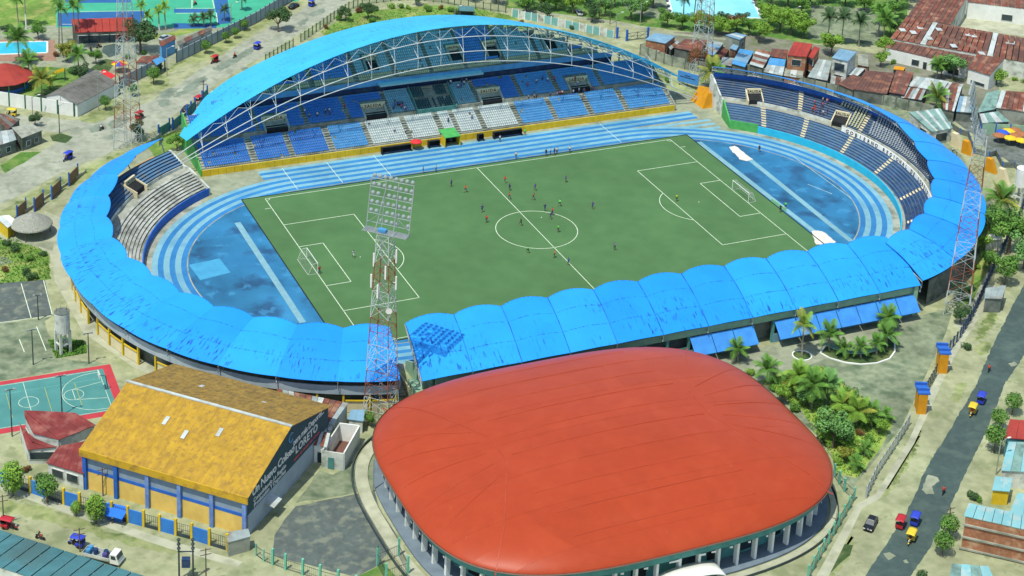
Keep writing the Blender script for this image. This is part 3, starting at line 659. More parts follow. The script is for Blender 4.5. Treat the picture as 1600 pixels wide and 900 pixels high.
mb = MB(); sweep(mb, [(BACK_R-1.2, 4.1), (BACK_R+.1, 4.1), (BACK_R+.1, 5.9), (BACK_R-.1, 5.9)], lpt, L0, L1, 70); mb.build('fascia_band', mat('grey_fascia', (.36, .42, .44), (.30, .36, .39), .5, .8, big=.1), LS)
mb = MB(); sweep(mb, [(BACK_R-2.1, 0), (BACK_R-2.1, 7.3)], lpt, L0, L1, 70); mb.build('back_wall', conc_d, LS)
nb = 30
for i in range(nb+1):
    t = lerp(L0, L1, i/nb); x, y = lpt(BACK_R-.25, t); mb = MB(); mb.box((x, y, 2.05), (.38, .38, 4.1), math.atan2(y, x+TC)); mb.build('post', yellow, LS)
    if i < nb and i % 4 != 2:
        a, b = t+.35, lerp(L0, L1, (i+1)/nb)-.35
        mb = MB(); sweep(mb, [(BACK_R-.30, .1), (BACK_R-.30, 2.5)], lpt, a, b, 2); mb.build('wall_panel', cream, LS)
        mb = MB(); sweep(mb, [(BACK_R-.34, 2.5), (BACK_R-.12, 2.5), (BACK_R-.12, 2.75), (BACK_R-.34, 2.75)], lpt, a, b, 2); mb.build('panel_rail', yellow, LS)
for t in (26, 29): pass
vomitory(LS, lpt, 134, 4.0); vomitory(LS, lpt, 108, 4.0); vomitory(LS, lpt, 80, 4.0); vomitory(LS, lpt, 50, 4.0)
for t in (146, 128, 112, 96, 70):                                    # stair aisles down the lower terrace
    mb = MB(); sweep(mb, steps(LOW_R0-.02, LOW_Z0+.05, LOW_N*2, DR/2, DZ/2), lpt, t-.75, t+.75, 1); mb.build('stair', conc, LS)
mb = MB()                                                             # end wall, stepped down to the track
rows = [(45.2, 1.9), (LOW_R1, LOW_Z1+.7), (WALK_R, LOW_Z1+.7), (57.9, 7.3), (BACK_R-1.9, 7.3)]
for (r0, z0), (r1, z1) in zip(rows[:-1], rows[1:]):
    p0, p1 = lpt(r0, L1), lpt(r1, L1); q0, q1 = lpt(r0, L1+.5), lpt(r1, L1+.5)
    mb.hexa([(*p0, 0), (*p1, 0), (*q1, 0), (*q0, 0), (*p0, z0), (*p1, z1), (*q1, z1), (*q0, z0)])
mb.build('end_wall', white_d, LS)
mb = MB()
for (r0, z0), (r1, z1) in zip(rows[:-1], rows[1:]):
    p0, p1 = lpt(r0, L0), lpt(r1, L0); q0, q1 = lpt(r0, L0-.5), lpt(r1, L0-.5)
    mb.hexa([(*p0, 0), (*p1, 0), (*q1, 0), (*q0, 0), (*p0, z0), (*p1, z1), (*q1, z1), (*q0, z0)])
mb.build('end_wall', white_d, LS)

# ---------------------------------------------------------------- right curved stand
RS = thing('curved_stand', 'curved terrace stand with seats and GOBIERNO REGIONAL DE LORETO lettering at right', 'stadium stand', (TC+60, 0, 0), wc=True)
def rpt(R, t): return curve_pt(1, R, t)
R0_, R1_ = 20.0, 143.0
def rend(R): return interp([(45, 141.0), (60.5, 148.5)], R)
def rpt2(R, t):                                                       # the far end runs at a slant
    return curve_pt(1, R, R0_+(t-R0_)*(rend(R)-R0_)/(R1_-R0_))
slate = mat('slate_blue_paint', (.085, .135, .19), (.065, .11, .16), .8, .8, c3=(.13, .15, .15), big=.2, bigscale=.2)
terraces(RS, rpt2, R0_, R1_, 70, navy, tin_b, slate, navy, un=8)
front_wall(RS, rpt2, R0_+12, R1_-9, 60, cyan)
RIN = [(18, 50.2), (46, 50.8), (62, 52.2), (80, 53.6), (95, 56.5), (104, 57.2), (120, 57.5), (148, 58.0)]
ROUT = [(18, 62.4), (60, 63.0), (90, 63.6), (110, 63.8), (148, 62.2)]
def rin(t): x, y = rpt(interp(RIN, t), t); return Vector((x, y, interp([(18, 10.0), (80, 10.2), (100, 11.0), (148, 11.2)], t)))
def rout(t): x, y = rpt(interp(ROUT, t), t-3.3*max(0.0, 1-(t-19.4)/24)); return Vector((x, y, interp([(18, 7.4), (90, 7.6), (148, 9.2)], t)))
redges = [R0_-.6+(149-R0_)*i/12 for i in range(13)]
roof_bays(RS, rin, rout, redges, mem_blue)
rafters(RS, rin, rout, redges, lambda t: rpt(BACK_R-.6, t))
edge_truss(RS, rin, 84, 148.5, 60)
mb = MB(); sweep(mb, [(BACK_R+1.0, 0), (BACK_R+1.0, 5.6), (BACK_R-.5, 5.6)], rpt2, R0_, R1_, 70); mb.build('back_wall', conc_d, RS)
mb = MB(); sweep(mb, [(UP_R1+.2, UP_Z1-.5), (UP_R1+.2, UP_Z1+1.3)], rpt2, 88, R1_, 50); mb.build('upper_back_wall', blue_w, RS)
for t in (134, 109.5, 60): vomitory(RS, rpt2, t, 3.6)
for t in (132, 119, 104, 88, 70, 55):
    mb = MB(); sweep(mb, steps(LOW_R0-.02, LOW_Z0+.05, LOW_N*2, DR/2, DZ/2), rpt2, t-.75, t+.75, 1); mb.build('stair', cream, RS)
for t in (121.5, 103):
    mb = MB(); sweep(mb, steps(WALK_R+.13, UP_Z0+.05, UP_N*2, DR/2, DZ/2), rpt2, t-.6, t+.6, 1); mb.build('stair', cream, RS)
# lettered parapet between lower and upper terraces
mb = MB(); sweep(mb, [(LOW_R1-.15, LOW_Z1-.1), (LOW_R1+.02, LOW_Z1+1.15), (LOW_R1+.25, LOW_Z1+1.15), (LOW_R1+.25, LOW_Z1)], rpt2, 40, 108, 60); mb.build('lettered_parapet', white, RS)
txt = 'GOBIERNO REGIONAL DE LORETO'
for i, ch in enumerate(txt):
    if ch == ' ': continue
    t = 106.0 - i*(106.0-66.0)/(len(txt)-1)
    x, y = rpt2(LOW_R1-.12, t); x2, y2 = rpt2(LOW_R1-.12, t-.5); xd = Vector((x2-x, y2-y, 0)).normalized()
    n_ = Vector((x-TC, y, 0)).normalized(); yd = (Vector((0, 0, 1.25))+n_*.17).normalized()
    lettering('parapet_letter', ch, RS, (x, y, LOW_Z1+.52), xd, yd, 1.25, black, .03)
# individual seats of the upper tier at the middle of the bend (rows of small shells)
def seat_shell(mb, o, d, s, w_=.42, m=0):
    """o seat front-centre on the tread, d backwards, s sideways"""
    a = s*(w_/2); o = Vector(o); u = Vector((0, 0, 1))
    p0, p1, p2, p3 = o-a+u*.38, o+a+u*.38, o+a+d*.38+u*.36, o-a+d*.38+u*.36
    mb.face([p0, p1, p2, p3], m); mb.face([p3, p2, p2+d*.08+u*.42, p3+d*.08+u*.42], m); mb.face([p0-u*.12, p1-u*.12, p1, p0], m)
def curve_seats(root, ptf, t0, t1, rows_, sp, m, skip=None):
    mb = MB()
    for k in rows_:
        R = WALK_R+.15+k*DR+.15; z = UP_Z0+(k+1)*DZ; dt = math.degrees(sp/R); n = int((t1-t0)/dt)
        for i in range(n):
            t = t0+i*dt
            if skip and skip(t, k): continue
            x, y = ptf(R, t); d = Vector((x-(TC if x > 0 else -TC), y, 0)).normalized(); seat_shell(mb, (x, y, z), d, Vector((-d.y, d.x, 0)), .45)
    return tag(mb.build('seat_rows', m, root), kind='stuff')
curve_seats(RS, rpt2, 46, 101.5, range(UP_N), .86, grey_s, lambda t, k: abs(t-60) < 2.2 and k < 5)
curve_seats(RS, rpt2, 104, 112, range(UP_N), .86, cream_s, lambda t, k: abs(t-109.5) < 2.6 and k < 6)
# green end wall and its slanting front
mb = MB(); rr = [(45.2, 1.9), (LOW_R1, LOW_Z1+.8), (WALK_R, LOW_Z1+.8), (UP_R1, UP_Z1+.4), (BACK_R, UP_Z1+.4)]
for (r0, z0), (r1, z1) in zip(rr[:-1], rr[1:]):
    p0, p1 = rpt2(r0, R1_), rpt2(r1, R1_); q0, q1 = rpt2(r0, R1_+.4), rpt2(r1, R1_+.4)
    mb = MB(); mb.hexa([(*p0, 0), (*p1, 0), (*q1, 0), (*q0, 0), (*p0, z0), (*p1, z1), (*q1, z1), (*q0, z0)]); mb.build('end_wall', green_p if r0 < 50 else white_d, RS)
mb = MB(); sweep(mb, [(45.2, 0), (45.2, 2.3), (45.5, 2.3), (45.5, LOW_Z0)], rpt2, R1_-9, R1_, 6); mb.build('front_wall', green_p, RS)

# ---------------------------------------------------------------- straight near stand
NS = thing('straight_stand', 'long straight stand along the near touchline with scalloped blue roof and awnings', 'stadium stand', (4, -60, 0), wc=True)
def npt(R, t): return (t, -R)
N0, N1 = -48.5, 58.0
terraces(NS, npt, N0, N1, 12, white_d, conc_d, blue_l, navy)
front_wall(NS, npt, N0, N1, 12, blue_w)
def nin(t): return Vector((t+interp([(-50, .0), (60, 1.6)], t), -45.1, 10.0))
def nout(t): return Vector((t-interp([(-50, 2.6), (60, .6)], t), -60.9, 7.0))
nedges = [-49.0+(59.2+49.0)*i/11 for i in range(12)]
roof_bays(NS, nin, nout, nedges, mem_blue, bulge=.42, scal=1.15, oscal=.05)
rafters(NS, nin, nout, nedges, lambda t: (t, -59.0))
mb = MB(); mb.box(((N0+N1)/2, -59.75, 5.55), (N1-N0, .3, 1.5)); mb.build('fascia_beam', pale_green, NS)
mb = MB(); mb.box(((N0+N1)/2, -58.2, 3.65), (N1-N0, .2, 7.3)); mb.build('back_wall', conc_d, NS)
for x in (N0, N1):
    mb = MB()
    for (r0, z0), (r1, z1) in zip(rows[:-1], rows[1:]): mb.hexa([(x-.2, -r0, 0), (x-.2, -r1, 0), (x+.2, -r1, 0), (x+.2, -r0, 0), (x-.2, -r0, z0), (x-.2, -r1, z1), (x+.2, -r1, z1), (x+.2, -r0, z0)])
    mb.build('end_wall', pale_green, NS)
for i in range(23):
    x = lerp(N0+.3, N1-.3, i/22); mb = MB(); mb.box((x, -60.0, 2.4), (.5, .55, 4.8)); mb.build('column', teal, NS)
mb = MB(); mb.box((N1-.2, -60.2, 3.4), (.9, .9, 6.8)); mb.build('corner_column', pale_green, NS)
aw = mat('blue_awning_sheet', (.05, .27, .66), (.04, .22, .58), .6, .6)
for i in range(11, 22):
    if i in (14,): continue
    x0, x1 = lerp(N0+.3, N1-.3, i/22)+.07, lerp(N0+.3, N1-.3, (i+1)/22)-.07
    mb = MB(); mb.hexa([(x0, -60.3, 4.75), (x1, -60.3, 4.75), (x1, -60.25, 4.82), (x0, -60.25, 4.82), (x0, -63.0, 2.1), (x1, -63.0, 2.1), (x1, -63.0, 2.18), (x0, -63.0, 2.18)]); mb.build('awning', aw, NS)
    mb = MB(); mb.box(((x0+x1)/2, -60.32, 1.0), (x1-x0, .08, 2.0)); mb.build('shutter', tin_b, NS)
for i in range(0, 11):
    x0, x1 = lerp(N0+.3, N1-.3, i/22)+.3, lerp(N0+.3, N1-.3, (i+1)/22)-.3
    mb = MB(); mb.box(((x0+x1)/2, -60.0, 1.3), (x1-x0, .08, 2.6)); mb.build('wall_panel', teal, NS)
# gate block in the gap between the stands
GB = thing('gate_block', 'small green stair block in the gap between two blue roofs', 'gate block', G(650, 600), wc=True)
p = G(650, 606)
mb = MB(); mb.box((-50.9, -56.5, 1.7), (1.6, 5.0, 3.4)); mb.build('wall', pale_green, GB)
mb = MB(); mb.box((-51.7, -52.5, 1.2), (.25, 6.5, 2.4)); mb.build('railing_wall', cream, GB)
mb = MB()
for k in range(8): mb.box((-52.6, -50.5-k*.5, 2.3-.28*k), (1.3, .5, .28))
mb.build('stair', conc, GB)

# ================================================================== MAIN GRANDSTAND (far side)
MS = thing('grandstand', 'large main grandstand under a cyan arched roof with white steel trusses', 'grandstand', (0, 62, 0), wc=True)
YF = 50.1
XL, XR = -63.0, 62.5
m_y = yellow
nP = 64
for i in range(nP):
    x0, x1 = lerp(XL, XR, i/nP), lerp(XL, XR, (i+1)/nP)
    mb = MB(); mb.box(((x0+x1)/2, YF-.2, .78), (x1-x0-.05, .22, 1.56)); o = mb.build('front_wall_panel', m_y, MS)
mb = MB(); mb.box(((XL+XR)/2, YF-.02, .74), (XR-XL, .1, 1.48)); mb.build('front_wall_core', black, MS)
ML_N, MDR, MDZ = 9, .76, .34
def msteps(y0, z0, n): return [(y0, z0)]+[q for k in range(n) for q in ((y0+k*MDR, z0+(k+1)*MDZ), (y0+(k+1)*MDR, z0+(k+1)*MDZ))]
def mpt(R, t): return (t, R)
Y1 = YF+.5; Z1 = 1.35
mb = MB(); sweep(mb, [(YF, Z1), (Y1, Z1)]+msteps(Y1, Z1, ML_N), mpt, XL, XR, 1); mb.build('lower_tier', conc, MS)
Y2 = Y1+ML_N*MDR; Z2 = Z1+ML_N*MDZ                      # back of the lower tier
Y3 = Y2+1.5
MM_N = 9; Z3 = Z2+.6
mb = MB(); sweep(mb, [(Y2, Z2), (Y3, Z2), (Y3, Z3)], mpt, XL, XR, 1); mb.build('gangway', conc, MS)
mb = MB(); sweep(mb, msteps(Y3, Z3, MM_N), mpt, XL, XR, 1); mb.build('middle_tier', conc, MS)
Y4 = Y3+MM_N*MDR; Z4 = Z3+MM_N*MDZ
UXL, UXR = -52.0, 48.5
mb = MB(); sweep(mb, [(Y4, Z4), (Y4, Z4+.5), (Y4+.3, Z4+.5), (Y4+.3, Z4), (Y4+1.6, Z4)], mpt, XL+1, XR-4, 1); mb.build('coping', conc, MS)
Z5 = Z4+2.9; Y5 = Y4+1.2
mb = MB(); sweep(mb, [(Y5+.6, Z4), (Y5+.6, Z5-1.1)], mpt, UXL-4, UXR+4, 1); mb.build('concourse_wall', navy, MS)
mb = MB(); sweep(mb, [(Y5+.4, Z5-1.1), (Y5, Z5-1.1), (Y5, Z5+.25), (Y5+.25, Z5+.25), (Y5+.25, Z5-.1)], mpt, UXL-4, UXR+4, 1); mb.build('upper_parapet', blue_l, MS)
MU_N = 15; UDR, UDZ = .78, .46
def zarch(x): return 28.7-.00490*x*x
def yback(x): return interp([(-66, 60), (-55, 77), (-48, 80.5), (48, 80.5), (58, 72), (66, 60)], x)
def zroof(x, y): return zarch(x)-6.8*max(0, (y-54)/26.5)**1.12
def uprows(x):
    """rows of the upper tier that fit under the roof at x"""
    n = 0
    for k in range(MU_N):
        if Y5+.25+(k+1)*UDR > yback(x)-1.5 or Z5-.1+(k+1)*UDZ+2.3 > zroof(x, Y5+.25+(k+1)*UDR): break
        n = k+1
    return n
NX = 26
for i in range(NX):
    x0, x1 = lerp(UXL, UXR, i/NX), lerp(UXL, UXR, (i+1)/NX); n = min(uprows(x0), uprows(x1))
    if n == 0: continue
    us = [(Y5+.25, Z5-.1)]+[q for k in range(n) for q in ((Y5+.25+k*UDR, Z5-.1+(k+1)*UDZ), (Y5+.25+(k+1)*UDR, Z5-.1+(k+1)*UDZ))]
    us += [(us[-1][0], us[-1][1]+1.2), (us[-1][0]+.25, us[-1][1]+1.2), (us[-1][0]+.25, 0)]
    mb = MB(); sweep(mb, us, mpt, x0, x1, 1); mb.build('upper_tier', conc, MS)
Y6 = Y5+.25+MU_N*UDR; Z6 = Z5-.1+MU_N*UDZ
for x, m in ((XL-.15, green_p), (XR+.15, conc)):
    prof = [(YF-.3, 1.7), (Y2, Z2+.9), (Y3, Z2+.9), (Y4, Z4+1.0), (Y4+1.6, Z4+1.0)]
    mb = MB()
    for (y0, z0), (y1, z1) in zip(prof[:-1], prof[1:]): mb.hexa([(x-.13, y0, 0), (x+.13, y0, 0), (x+.13, y1, 0), (x-.13, y1, 0), (x-.13, y0, z0), (x+.13, y0, z0), (x+.13, y1, z1), (x-.13, y1, z1)])
    mb.build('side_wall', m, MS)
mb = MB(); mb.box(((XL+XR)/2, Y4+1.8, Z4/2), (XR-XL-5, .2, Z4)); mb.build('rear_wall', white_d, MS)
def seat_block(x0, x1, rows_, y0, z0, dr, dz, m, skip=None, sp=.56):
    mb = MB(); n = int((x1-x0)/sp)
    for k in rows_:
        for i in range(n):
            x = x0+.28+i*sp
            if skip and skip(x, k): continue
            if random.random() < .012: continue
            seat_shell(mb, (x, y0+k*dr+.22, z0+(k+1)*dz), Vector((0, 1, 0)), Vector((1, 0, 0)), .44)
    if mb.v: tag(mb.build('seat_block', m, MS), kind='stuff')
def stair(x, y0, z0, n, dr, dz, wd, m=cream):
    mb = MB()
    for k in range(n*2): mb.box((x, y0+(k+.5)*dr/2, z0+(k+1)*dz/2+.03), (wd, dr/2, .1), m=k % 2)
    mb.build('stair', [m, conc_d], MS)
def wx(px, py, z): return G(px, py, z).x
low_aisles = [wx(396, 248, 1.5), wx(453, 238, 1.5), wx(516, 230, 1.5), wx(576, 223, 1.5), wx(637, 214, 1.5), wx(688, 206, 1.5), wx(712, 203, 1.5), wx(757, 202, 1.5), wx(813, 194, 1.5), wx(869, 187, 1.5), wx(926, 180, 1.5), wx(980, 172, 1.5)]
bounds = [XL+.3]+low_aisles+[XR-.3]
for i, (a, b) in enumerate(zip(bounds[:-1], bounds[1:])):
    m = white_s if 4 <= i <= 8 else (lblue_s if i in (3, 9, 10, 11, 12) else blue_s)
    seat_block(a+.6, b-.6, range(ML_N), Y1, Z1, MDR, MDZ, m)
for x in low_aisles: stair(x, Y1, Z1, ML_N, MDR, MDZ, 1.1, cream)
mid_aisles = []
EXITS = [wx(432, 205, 4.5), wx(590, 188, 4.5), wx(770, 163, 4.5), wx(905, 142, 4.5)]
VX0, VX1 = wx(654, 180, 4.5), wx(716, 172, 4.5)          # green box of honour
SX0, SX1 = wx(612, 186, 4.5), wx(750, 166, 4.5)          # pale blocks on both sides of it
cuts = sorted([XL+.3, XR-.3, -46.5, -34.2, -23.5, SX0, SX1, 23.0, 33.5, 46.0])
def nearexit(x, k): return any(abs(x-e) < 3.1 and k < 6 for e in EXITS)
for a, b in zip(cuts[:-1], cuts[1:]):
    if a >= SX0-.01 and b <= SX1+.01: continue
    seat_block(a+.5, b-.5, range(MM_N), Y3, Z3, MDR, MDZ, blue_s if a < 20 else lblue_s, nearexit)
seat_block(SX0+.5, VX0-.4, range(MM_N), Y3, Z3, MDR, MDZ, teal_s); seat_block(VX1+.4, SX1-.5, range(MM_N), Y3, Z3, MDR, MDZ, teal_s)
for x in (-46.5, -34.2, -23.5, SX0, SX1, 23.0, 33.5, 46.0): stair(x, Y3, Z3, MM_N, MDR, MDZ, .9, conc)
for e in EXITS:
    mb = MB(); mb.hexa([(e-2.7, Y3-.05, Z2+.03), (e+2.7, Y3-.05, Z2+.03), (e+2.7, Y3+3.4, Z2+.03), (e-2.7, Y3+3.4, Z2+.03), (e-2.7, Y3-.05, Z2+1.0), (e+2.7, Y3-.05, Z2+1.0), (e+2.7, Y3+3.4, Z2+1.9), (e-2.7, Y3+3.4, Z2+1.9)])
    ex = mb.build('exit_opening', black, MS)
    mb = MB(); mb.box((e, Y3+3.1, Z2+2.5), (6.4, .35, 1.5)); mb.build('exit_lintel', cream, ex)
    for sg in (-1, 1):
        mb = MB(); mb.hexa([(e+sg*2.95-.25, Y3-.2, Z2), (e+sg*2.95+.25, Y3-.2, Z2), (e+sg*2.95+.25, Y3+3.3, Z2), (e+sg*2.95-.25, Y3+3.3, Z2), (e+sg*2.95-.25, Y3-.2, Z2+1.1), (e+sg*2.95+.25, Y3-.2, Z2+1.1), (e+sg*2.95+.25, Y3+3.3, Z2+2.9), (e+sg*2.95-.25, Y3+3.3, Z2+2.9)])
        mb.build('exit_side_wall', conc, ex)
    lettering('exit_lettering', 'SALIDA', ex, (e, Y3+2.9, Z2+2.5), (1, 0, 0), (0, 0, 1), 1.15, black, .02, 1.2)
# box of honour
mb = MB(); mb.box(((VX0+VX1)/2, Y3-.1, Z2+.6), (VX1-VX0, .25, 1.2)); mb.build('box_parapet', teal, MS)
for x in (VX0, VX1):
    mb = MB(); mb.hexa([(x-.12, Y3, Z2), (x+.12, Y3, Z2), (x+.12, Y4, Z2), (x-.12, Y4, Z2), (x-.12, Y3, Z2+1.2), (x+.12, Y3, Z2+1.2), (x+.12, Y4, Z4+1.2), (x-.12, Y4, Z4+1.2)]); mb.build('box_side_wall', teal, MS)
vm = (VX0+VX1)/2
for a, b, r in ((VX0+.4, VX0+4.4, range(0, 4)), (VX0+4.9, VX1-4.9, range(0, 4)), (VX1-4.4, VX1-.4, range(0, 4)), (VX0+.4, vm-1.2, range(5, 9)), (vm+1.2, VX1-.4, range(5, 9))):
    seat_block(a, b, r, Y3, Z3, MDR, MDZ, dgreen_s, sp=.62)
mb = MB(); mb.box(((SX0+SX1)/2+1.5, Y5-.9, Z5-.55), (SX1-SX0+4, 2.0, .5)); mb.build('box_canopy', mat('pale_cyan_paint', (.33, .55, .58), (.28, .48, .52), .6, .8), MS)
# upper tier seats
up_aisles = [-52+.4, -41.0, -30.0, -18.5, -8.0, 1.5, 11.0, 21.5, 31.5, 40.5, 48.2]
UEX = [e for e in (-36.0, -13.5, 9.2, 19.5, 36) if uprows(e) > 8]
pale_up = mat('lightened_teal_seat', (.34, .58, .62), (.27, .49, .54), .8, .6); blue_up = mat('lightened_blue_seat', (.075, .30, .66), (.06, .25, .58), .8, .6)  # seat colours lightened to paint more light into the shaded upper tier
seq = [blue_up, blue_up, blue_up, pale_up, pale_up, pale_up, blue_up, pale_up, pale_up, blue_up]
for i, (a, b) in enumerate(zip(up_aisles[:-1], up_aisles[1:])):
    seat_block(a+.5, b-.5, range(2, MU_N), Y5+.25, Z5-.1, UDR, UDZ, seq[i], lambda x, k: k >= min(uprows(x-.3), uprows(x+.3))-1 or any(abs(x-e) < 2.2 and 3 <= k < 9 for e in UEX))
    seat_block(a+.5, b-.5, range(0, 2), Y5+.25, Z5-.1, UDR, UDZ, cream_s, lambda x, k: k >= uprows(x))
for x in up_aisles[1:-1]:
    if uprows(x): stair(x, Y5+.25, Z5-.1, uprows(x), UDR, UDZ, .9, conc)
for e in UEX:
    y0 = Y5+.25+3*UDR; z0 = Z5-.1+3*UDZ
    mb = MB(); mb.hexa([(e-1.5, y0, z0+.03), (e+1.5, y0, z0+.03), (e+1.5, y0+3.6, z0+.03), (e-1.5, y0+3.6, z0+.03), (e-1.5, y0, z0+.9), (e+1.5, y0, z0+.9), (e+1.5, y0+3.6, z0+2.3), (e-1.5, y0+3.6, z0+2.3)])
    ex = mb.build('exit_opening', black, MS)
    mb = MB(); mb.box((e, y0+3.6, z0+3.0), (3.8, .35, 1.4)); mb.build('exit_lintel', cream, ex)
    for sg in (-1, 1):
        mb = MB(); mb.hexa([(e+sg*1.75-.25, y0-.1, z0), (e+sg*1.75+.25, y0-.1, z0), (e+sg*1.75+.25, y0+3.6, z0), (e+sg*1.75-.25, y0+3.6, z0), (e+sg*1.75-.25, y0-.1, z0+1.1), (e+sg*1.75+.25, y0-.1, z0+1.1), (e+sg*1.75+.25, y0+3.6, z0+3.2), (e+sg*1.75-.25, y0+3.6, z0+3.2)])
        mb.build('exit_side_wall', conc, ex)
    lettering('exit_lettering', 'SALIDA', ex, (e, y0+3.4, z0+3.0), (1, 0, 0), (0, 0, 1), .8, black, .02, 1.1)
# arched roof: sheets from the front arch (y 54) down to the back
RX0, RX1 = -65.5, 67.0
nb = 28
for i in range(nb):
    x0, x1 = lerp(RX0, RX1, i/nb), lerp(RX0, RX1, (i+1)/nb); P = []; uv = []
    for a in range(4):
        x = lerp(x0, x1, a/3); row = []
        for j in range(9):
            v = j/8; y = lerp(54.0, yback(x), v); dp = (y-54)/26.5
            row.append((x, y, zarch(x)-6.8*dp**1.12)); uv.append((x, v*.99))
        P.append(row)
    mb = MB(); mb.grid([r[::-1] for r in P]); uv2 = [q for a in range(4) for q in uv[a*9:(a+1)*9][::-1]]
    o = mb.build('roof_panel', mem_cyan, MS, smooth=True, uv=uv2)
# three chords of the main arch, verticals and lacing
def ch(x, k):
    f = max(0.0, 1-(x/76.0)**2)
    if k == 0: return Vector((x, 54.0, zarch(x)-.45))
    if k == 1: return Vector((x, 53.6, max(.8, zarch(x)-.6-2.2*f**.5)))
    if k == 2: return Vector((x, 52.6, max(.7, zarch(x)-1.0-5.3*f**.6)))
    return Vector((x, 52.6, max(.5, zarch(x)-1.2-8.0*f**.7)))
for k in (1, 2, 3):
    mb = MB(); xs = [lerp(-73.5, 74.5, i/72) for i in range(73)]
    for a, b in zip(xs[:-1], xs[1:]): mb.tube(ch(a, k), ch(b, k), .12, n=6, cap=False)
    mb.build('arch_chord', steel, MS)
nv = 21
for i in range(nv+1):
    x = lerp(-62, 63, i/nv); x2 = lerp(-62, 63, (i+.5)/nv); x3 = lerp(-62, 63, (i+1)/nv); mb = MB()
    mb.tube(ch(x, 1), ch(x, 2), .075, n=5); mb.tube(ch(x, 2), ch(x, 3), .085, n=5); mb.tube(ch(x, 0), ch(x, 1), .05, n=5)
    if i < nv:
        mb.tube(ch(x, 1), ch(x2, 0), .055, n=4); mb.tube(ch(x2, 0), ch(x3, 1), .055, n=4)
    b = Vector((x, lerp(54, yback(x), .3), zarch(x)-6.8*(lerp(54, yback(x), .3)-54)/26.5-.4)); mb.tube(ch(x, 2), b, .09, n=4); mb.tube(ch(x, 1), b, .07, n=4)
    mb.build('arch_lacing', steel, MS)
    # rafter truss running back under the sheets
    mb = MB(); pts = []
    for j in range(9):
        y = lerp(54, yback(x), j/8); pts.append(Vector((x, y, zarch(x)-6.8*((y-54)/26.5)**1.12-.3)))
    for a, b in zip(pts[:-1], pts[1:]):
        a2, b2 = a-Vector((0, 0, .9)), b-Vector((0, 0, .9)); mb.tube(a, b, .08, n=4, cap=False); mb.tube(a2, b2, .08, n=4, cap=False); mb.tube(a2, b, .05, n=4, cap=False)
    mb.build('roof_rafter', grey_steel, MS)
for i in range(0, nv+1):                                  # rear posts
    x = lerp(-62, 63, i/nv); y = yback(x)-1.2; zt = zarch(x)-6.8*((y-54)/26.5)**1.12-.4
    if zt > 1: mb = MB(); mb.tube((x, y, 0), (x, y, zt), .22, n=6); mb.build('rear_post', grey_steel, MS)
# abutments of the arch
for s, px in ((-1, (262, 268)), (1, (1118, 166))):
    c = Vector((s*72.5-(2 if s < 0 else -1.5), 53.5 if s < 0 else 51.5, 0)); mb = MB()
    kk = 1.3 if s > 0 else 1.0; P = [(-3.0*s*kk, -2.2*kk, 0), (3.6*s*kk, -2.2*kk, 0), (3.6*s*kk, 2.6*kk, 0), (-3.0*s*kk, 2.6*kk, 0)]; T = [(-1.6*s*kk, -1.6*kk, 3.9), (2.8*s*kk, -1.6*kk, 2.4), (2.8*s*kk, 2.0*kk, 2.4), (-1.6*s*kk, 2.0*kk, 4.2)]
    if s < 0: P = P[::-1]; T = T[::-1]
    mb.hexa([c+Vector(p) for p in P]+[c+Vector(p) for p in T]); o = mb.build('abutment', orange, MS)
# ================================================================== ROUND ARENA with red cushion roof
AC = Vector((-30.5, -91.7, 0)); AA, AB, AN = 37.7, 29.7, 3.2
AR = thing('arena', 'rounded sports arena with a smooth red cushion roof and white columns', 'arena', AC, wc=True)
ar_reds = [mat('red_roof_paint_%d' % i, tuple(x*f for x in (.365, .050, .0145)), tuple(x*f for x in (.345, .047, .0138)), .5, .40, c3=tuple(x*f for x in (.37, .054, .0165)), big=.035, bigscale=.12, spec=.22, detail=7,
           wave=('X', 1.6, .10), speck=((.44, .13, .07), 1.1, .70, .4)) for i, f in enumerate((1.0, .975, 1.015))]
def sup(t, k=1.0):
    c, s = math.cos(t), math.sin(t)
    return Vector((AC.x+k*AA*math.copysign(abs(c)**(2/AN), c), AC.y+k*AB*math.copysign(abs(s)**(2/AN), s), 0))
def az(x, y):
    s = min(1.0, (abs(x/AA)**AN+abs(y/AB)**AN)**(1/AN))
    return 6.9 + 3.6*(1-s**2.0) + 1.9*(1-s**11)**.75
def xw(y): return (max(0.0, 1-abs(y/AB)**AN))**(1/AN)
ys = [-1, -.86, -.71, -.56, -.41, -.27, -.12, .03, .18, .33, .48, .63, .80, 1]
NY = len(ys)-1
for i in range(NY):
    for (s0, s1) in ((-1, -.62), (-.62, -.2), (-.2, .25), (.25, .65), (.65, 1)):
        P = []
        nv_ = 14 if i in (0, NY-1) else 4; nu_ = 12
        for a in range(nv_+1):
            f = a/nv_
            if i == 0: f = f**2.2
            if i == NY-1: f = 1-(1-f)**2.2
            yy = lerp(ys[i], ys[i+1], f)*AB*(.9999)
            row = []
            for b in range(nu_+1):
                g_ = lerp(s0, s1, b/nu_)
                if s0 == -1: g_ = -1+(1+s1)*(b/nu_)**1.8
                if s1 == 1: g_ = 1-(1-s0)*(1-b/nu_)**1.8
                xx = g_*AA*xw(yy); row.append((AC.x+xx, AC.y+yy, az(xx, yy)+random.choice((0, .02, .035))*0+.014*(i % 2)+(.008 if s0 in (-.62, .25) else 0)))
            P.append(row)
        mb = MB(); mb.grid(P); mb.build('roof_panel', ar_reds[random.choice((0, 0, 1, 2))], AR, smooth=True)
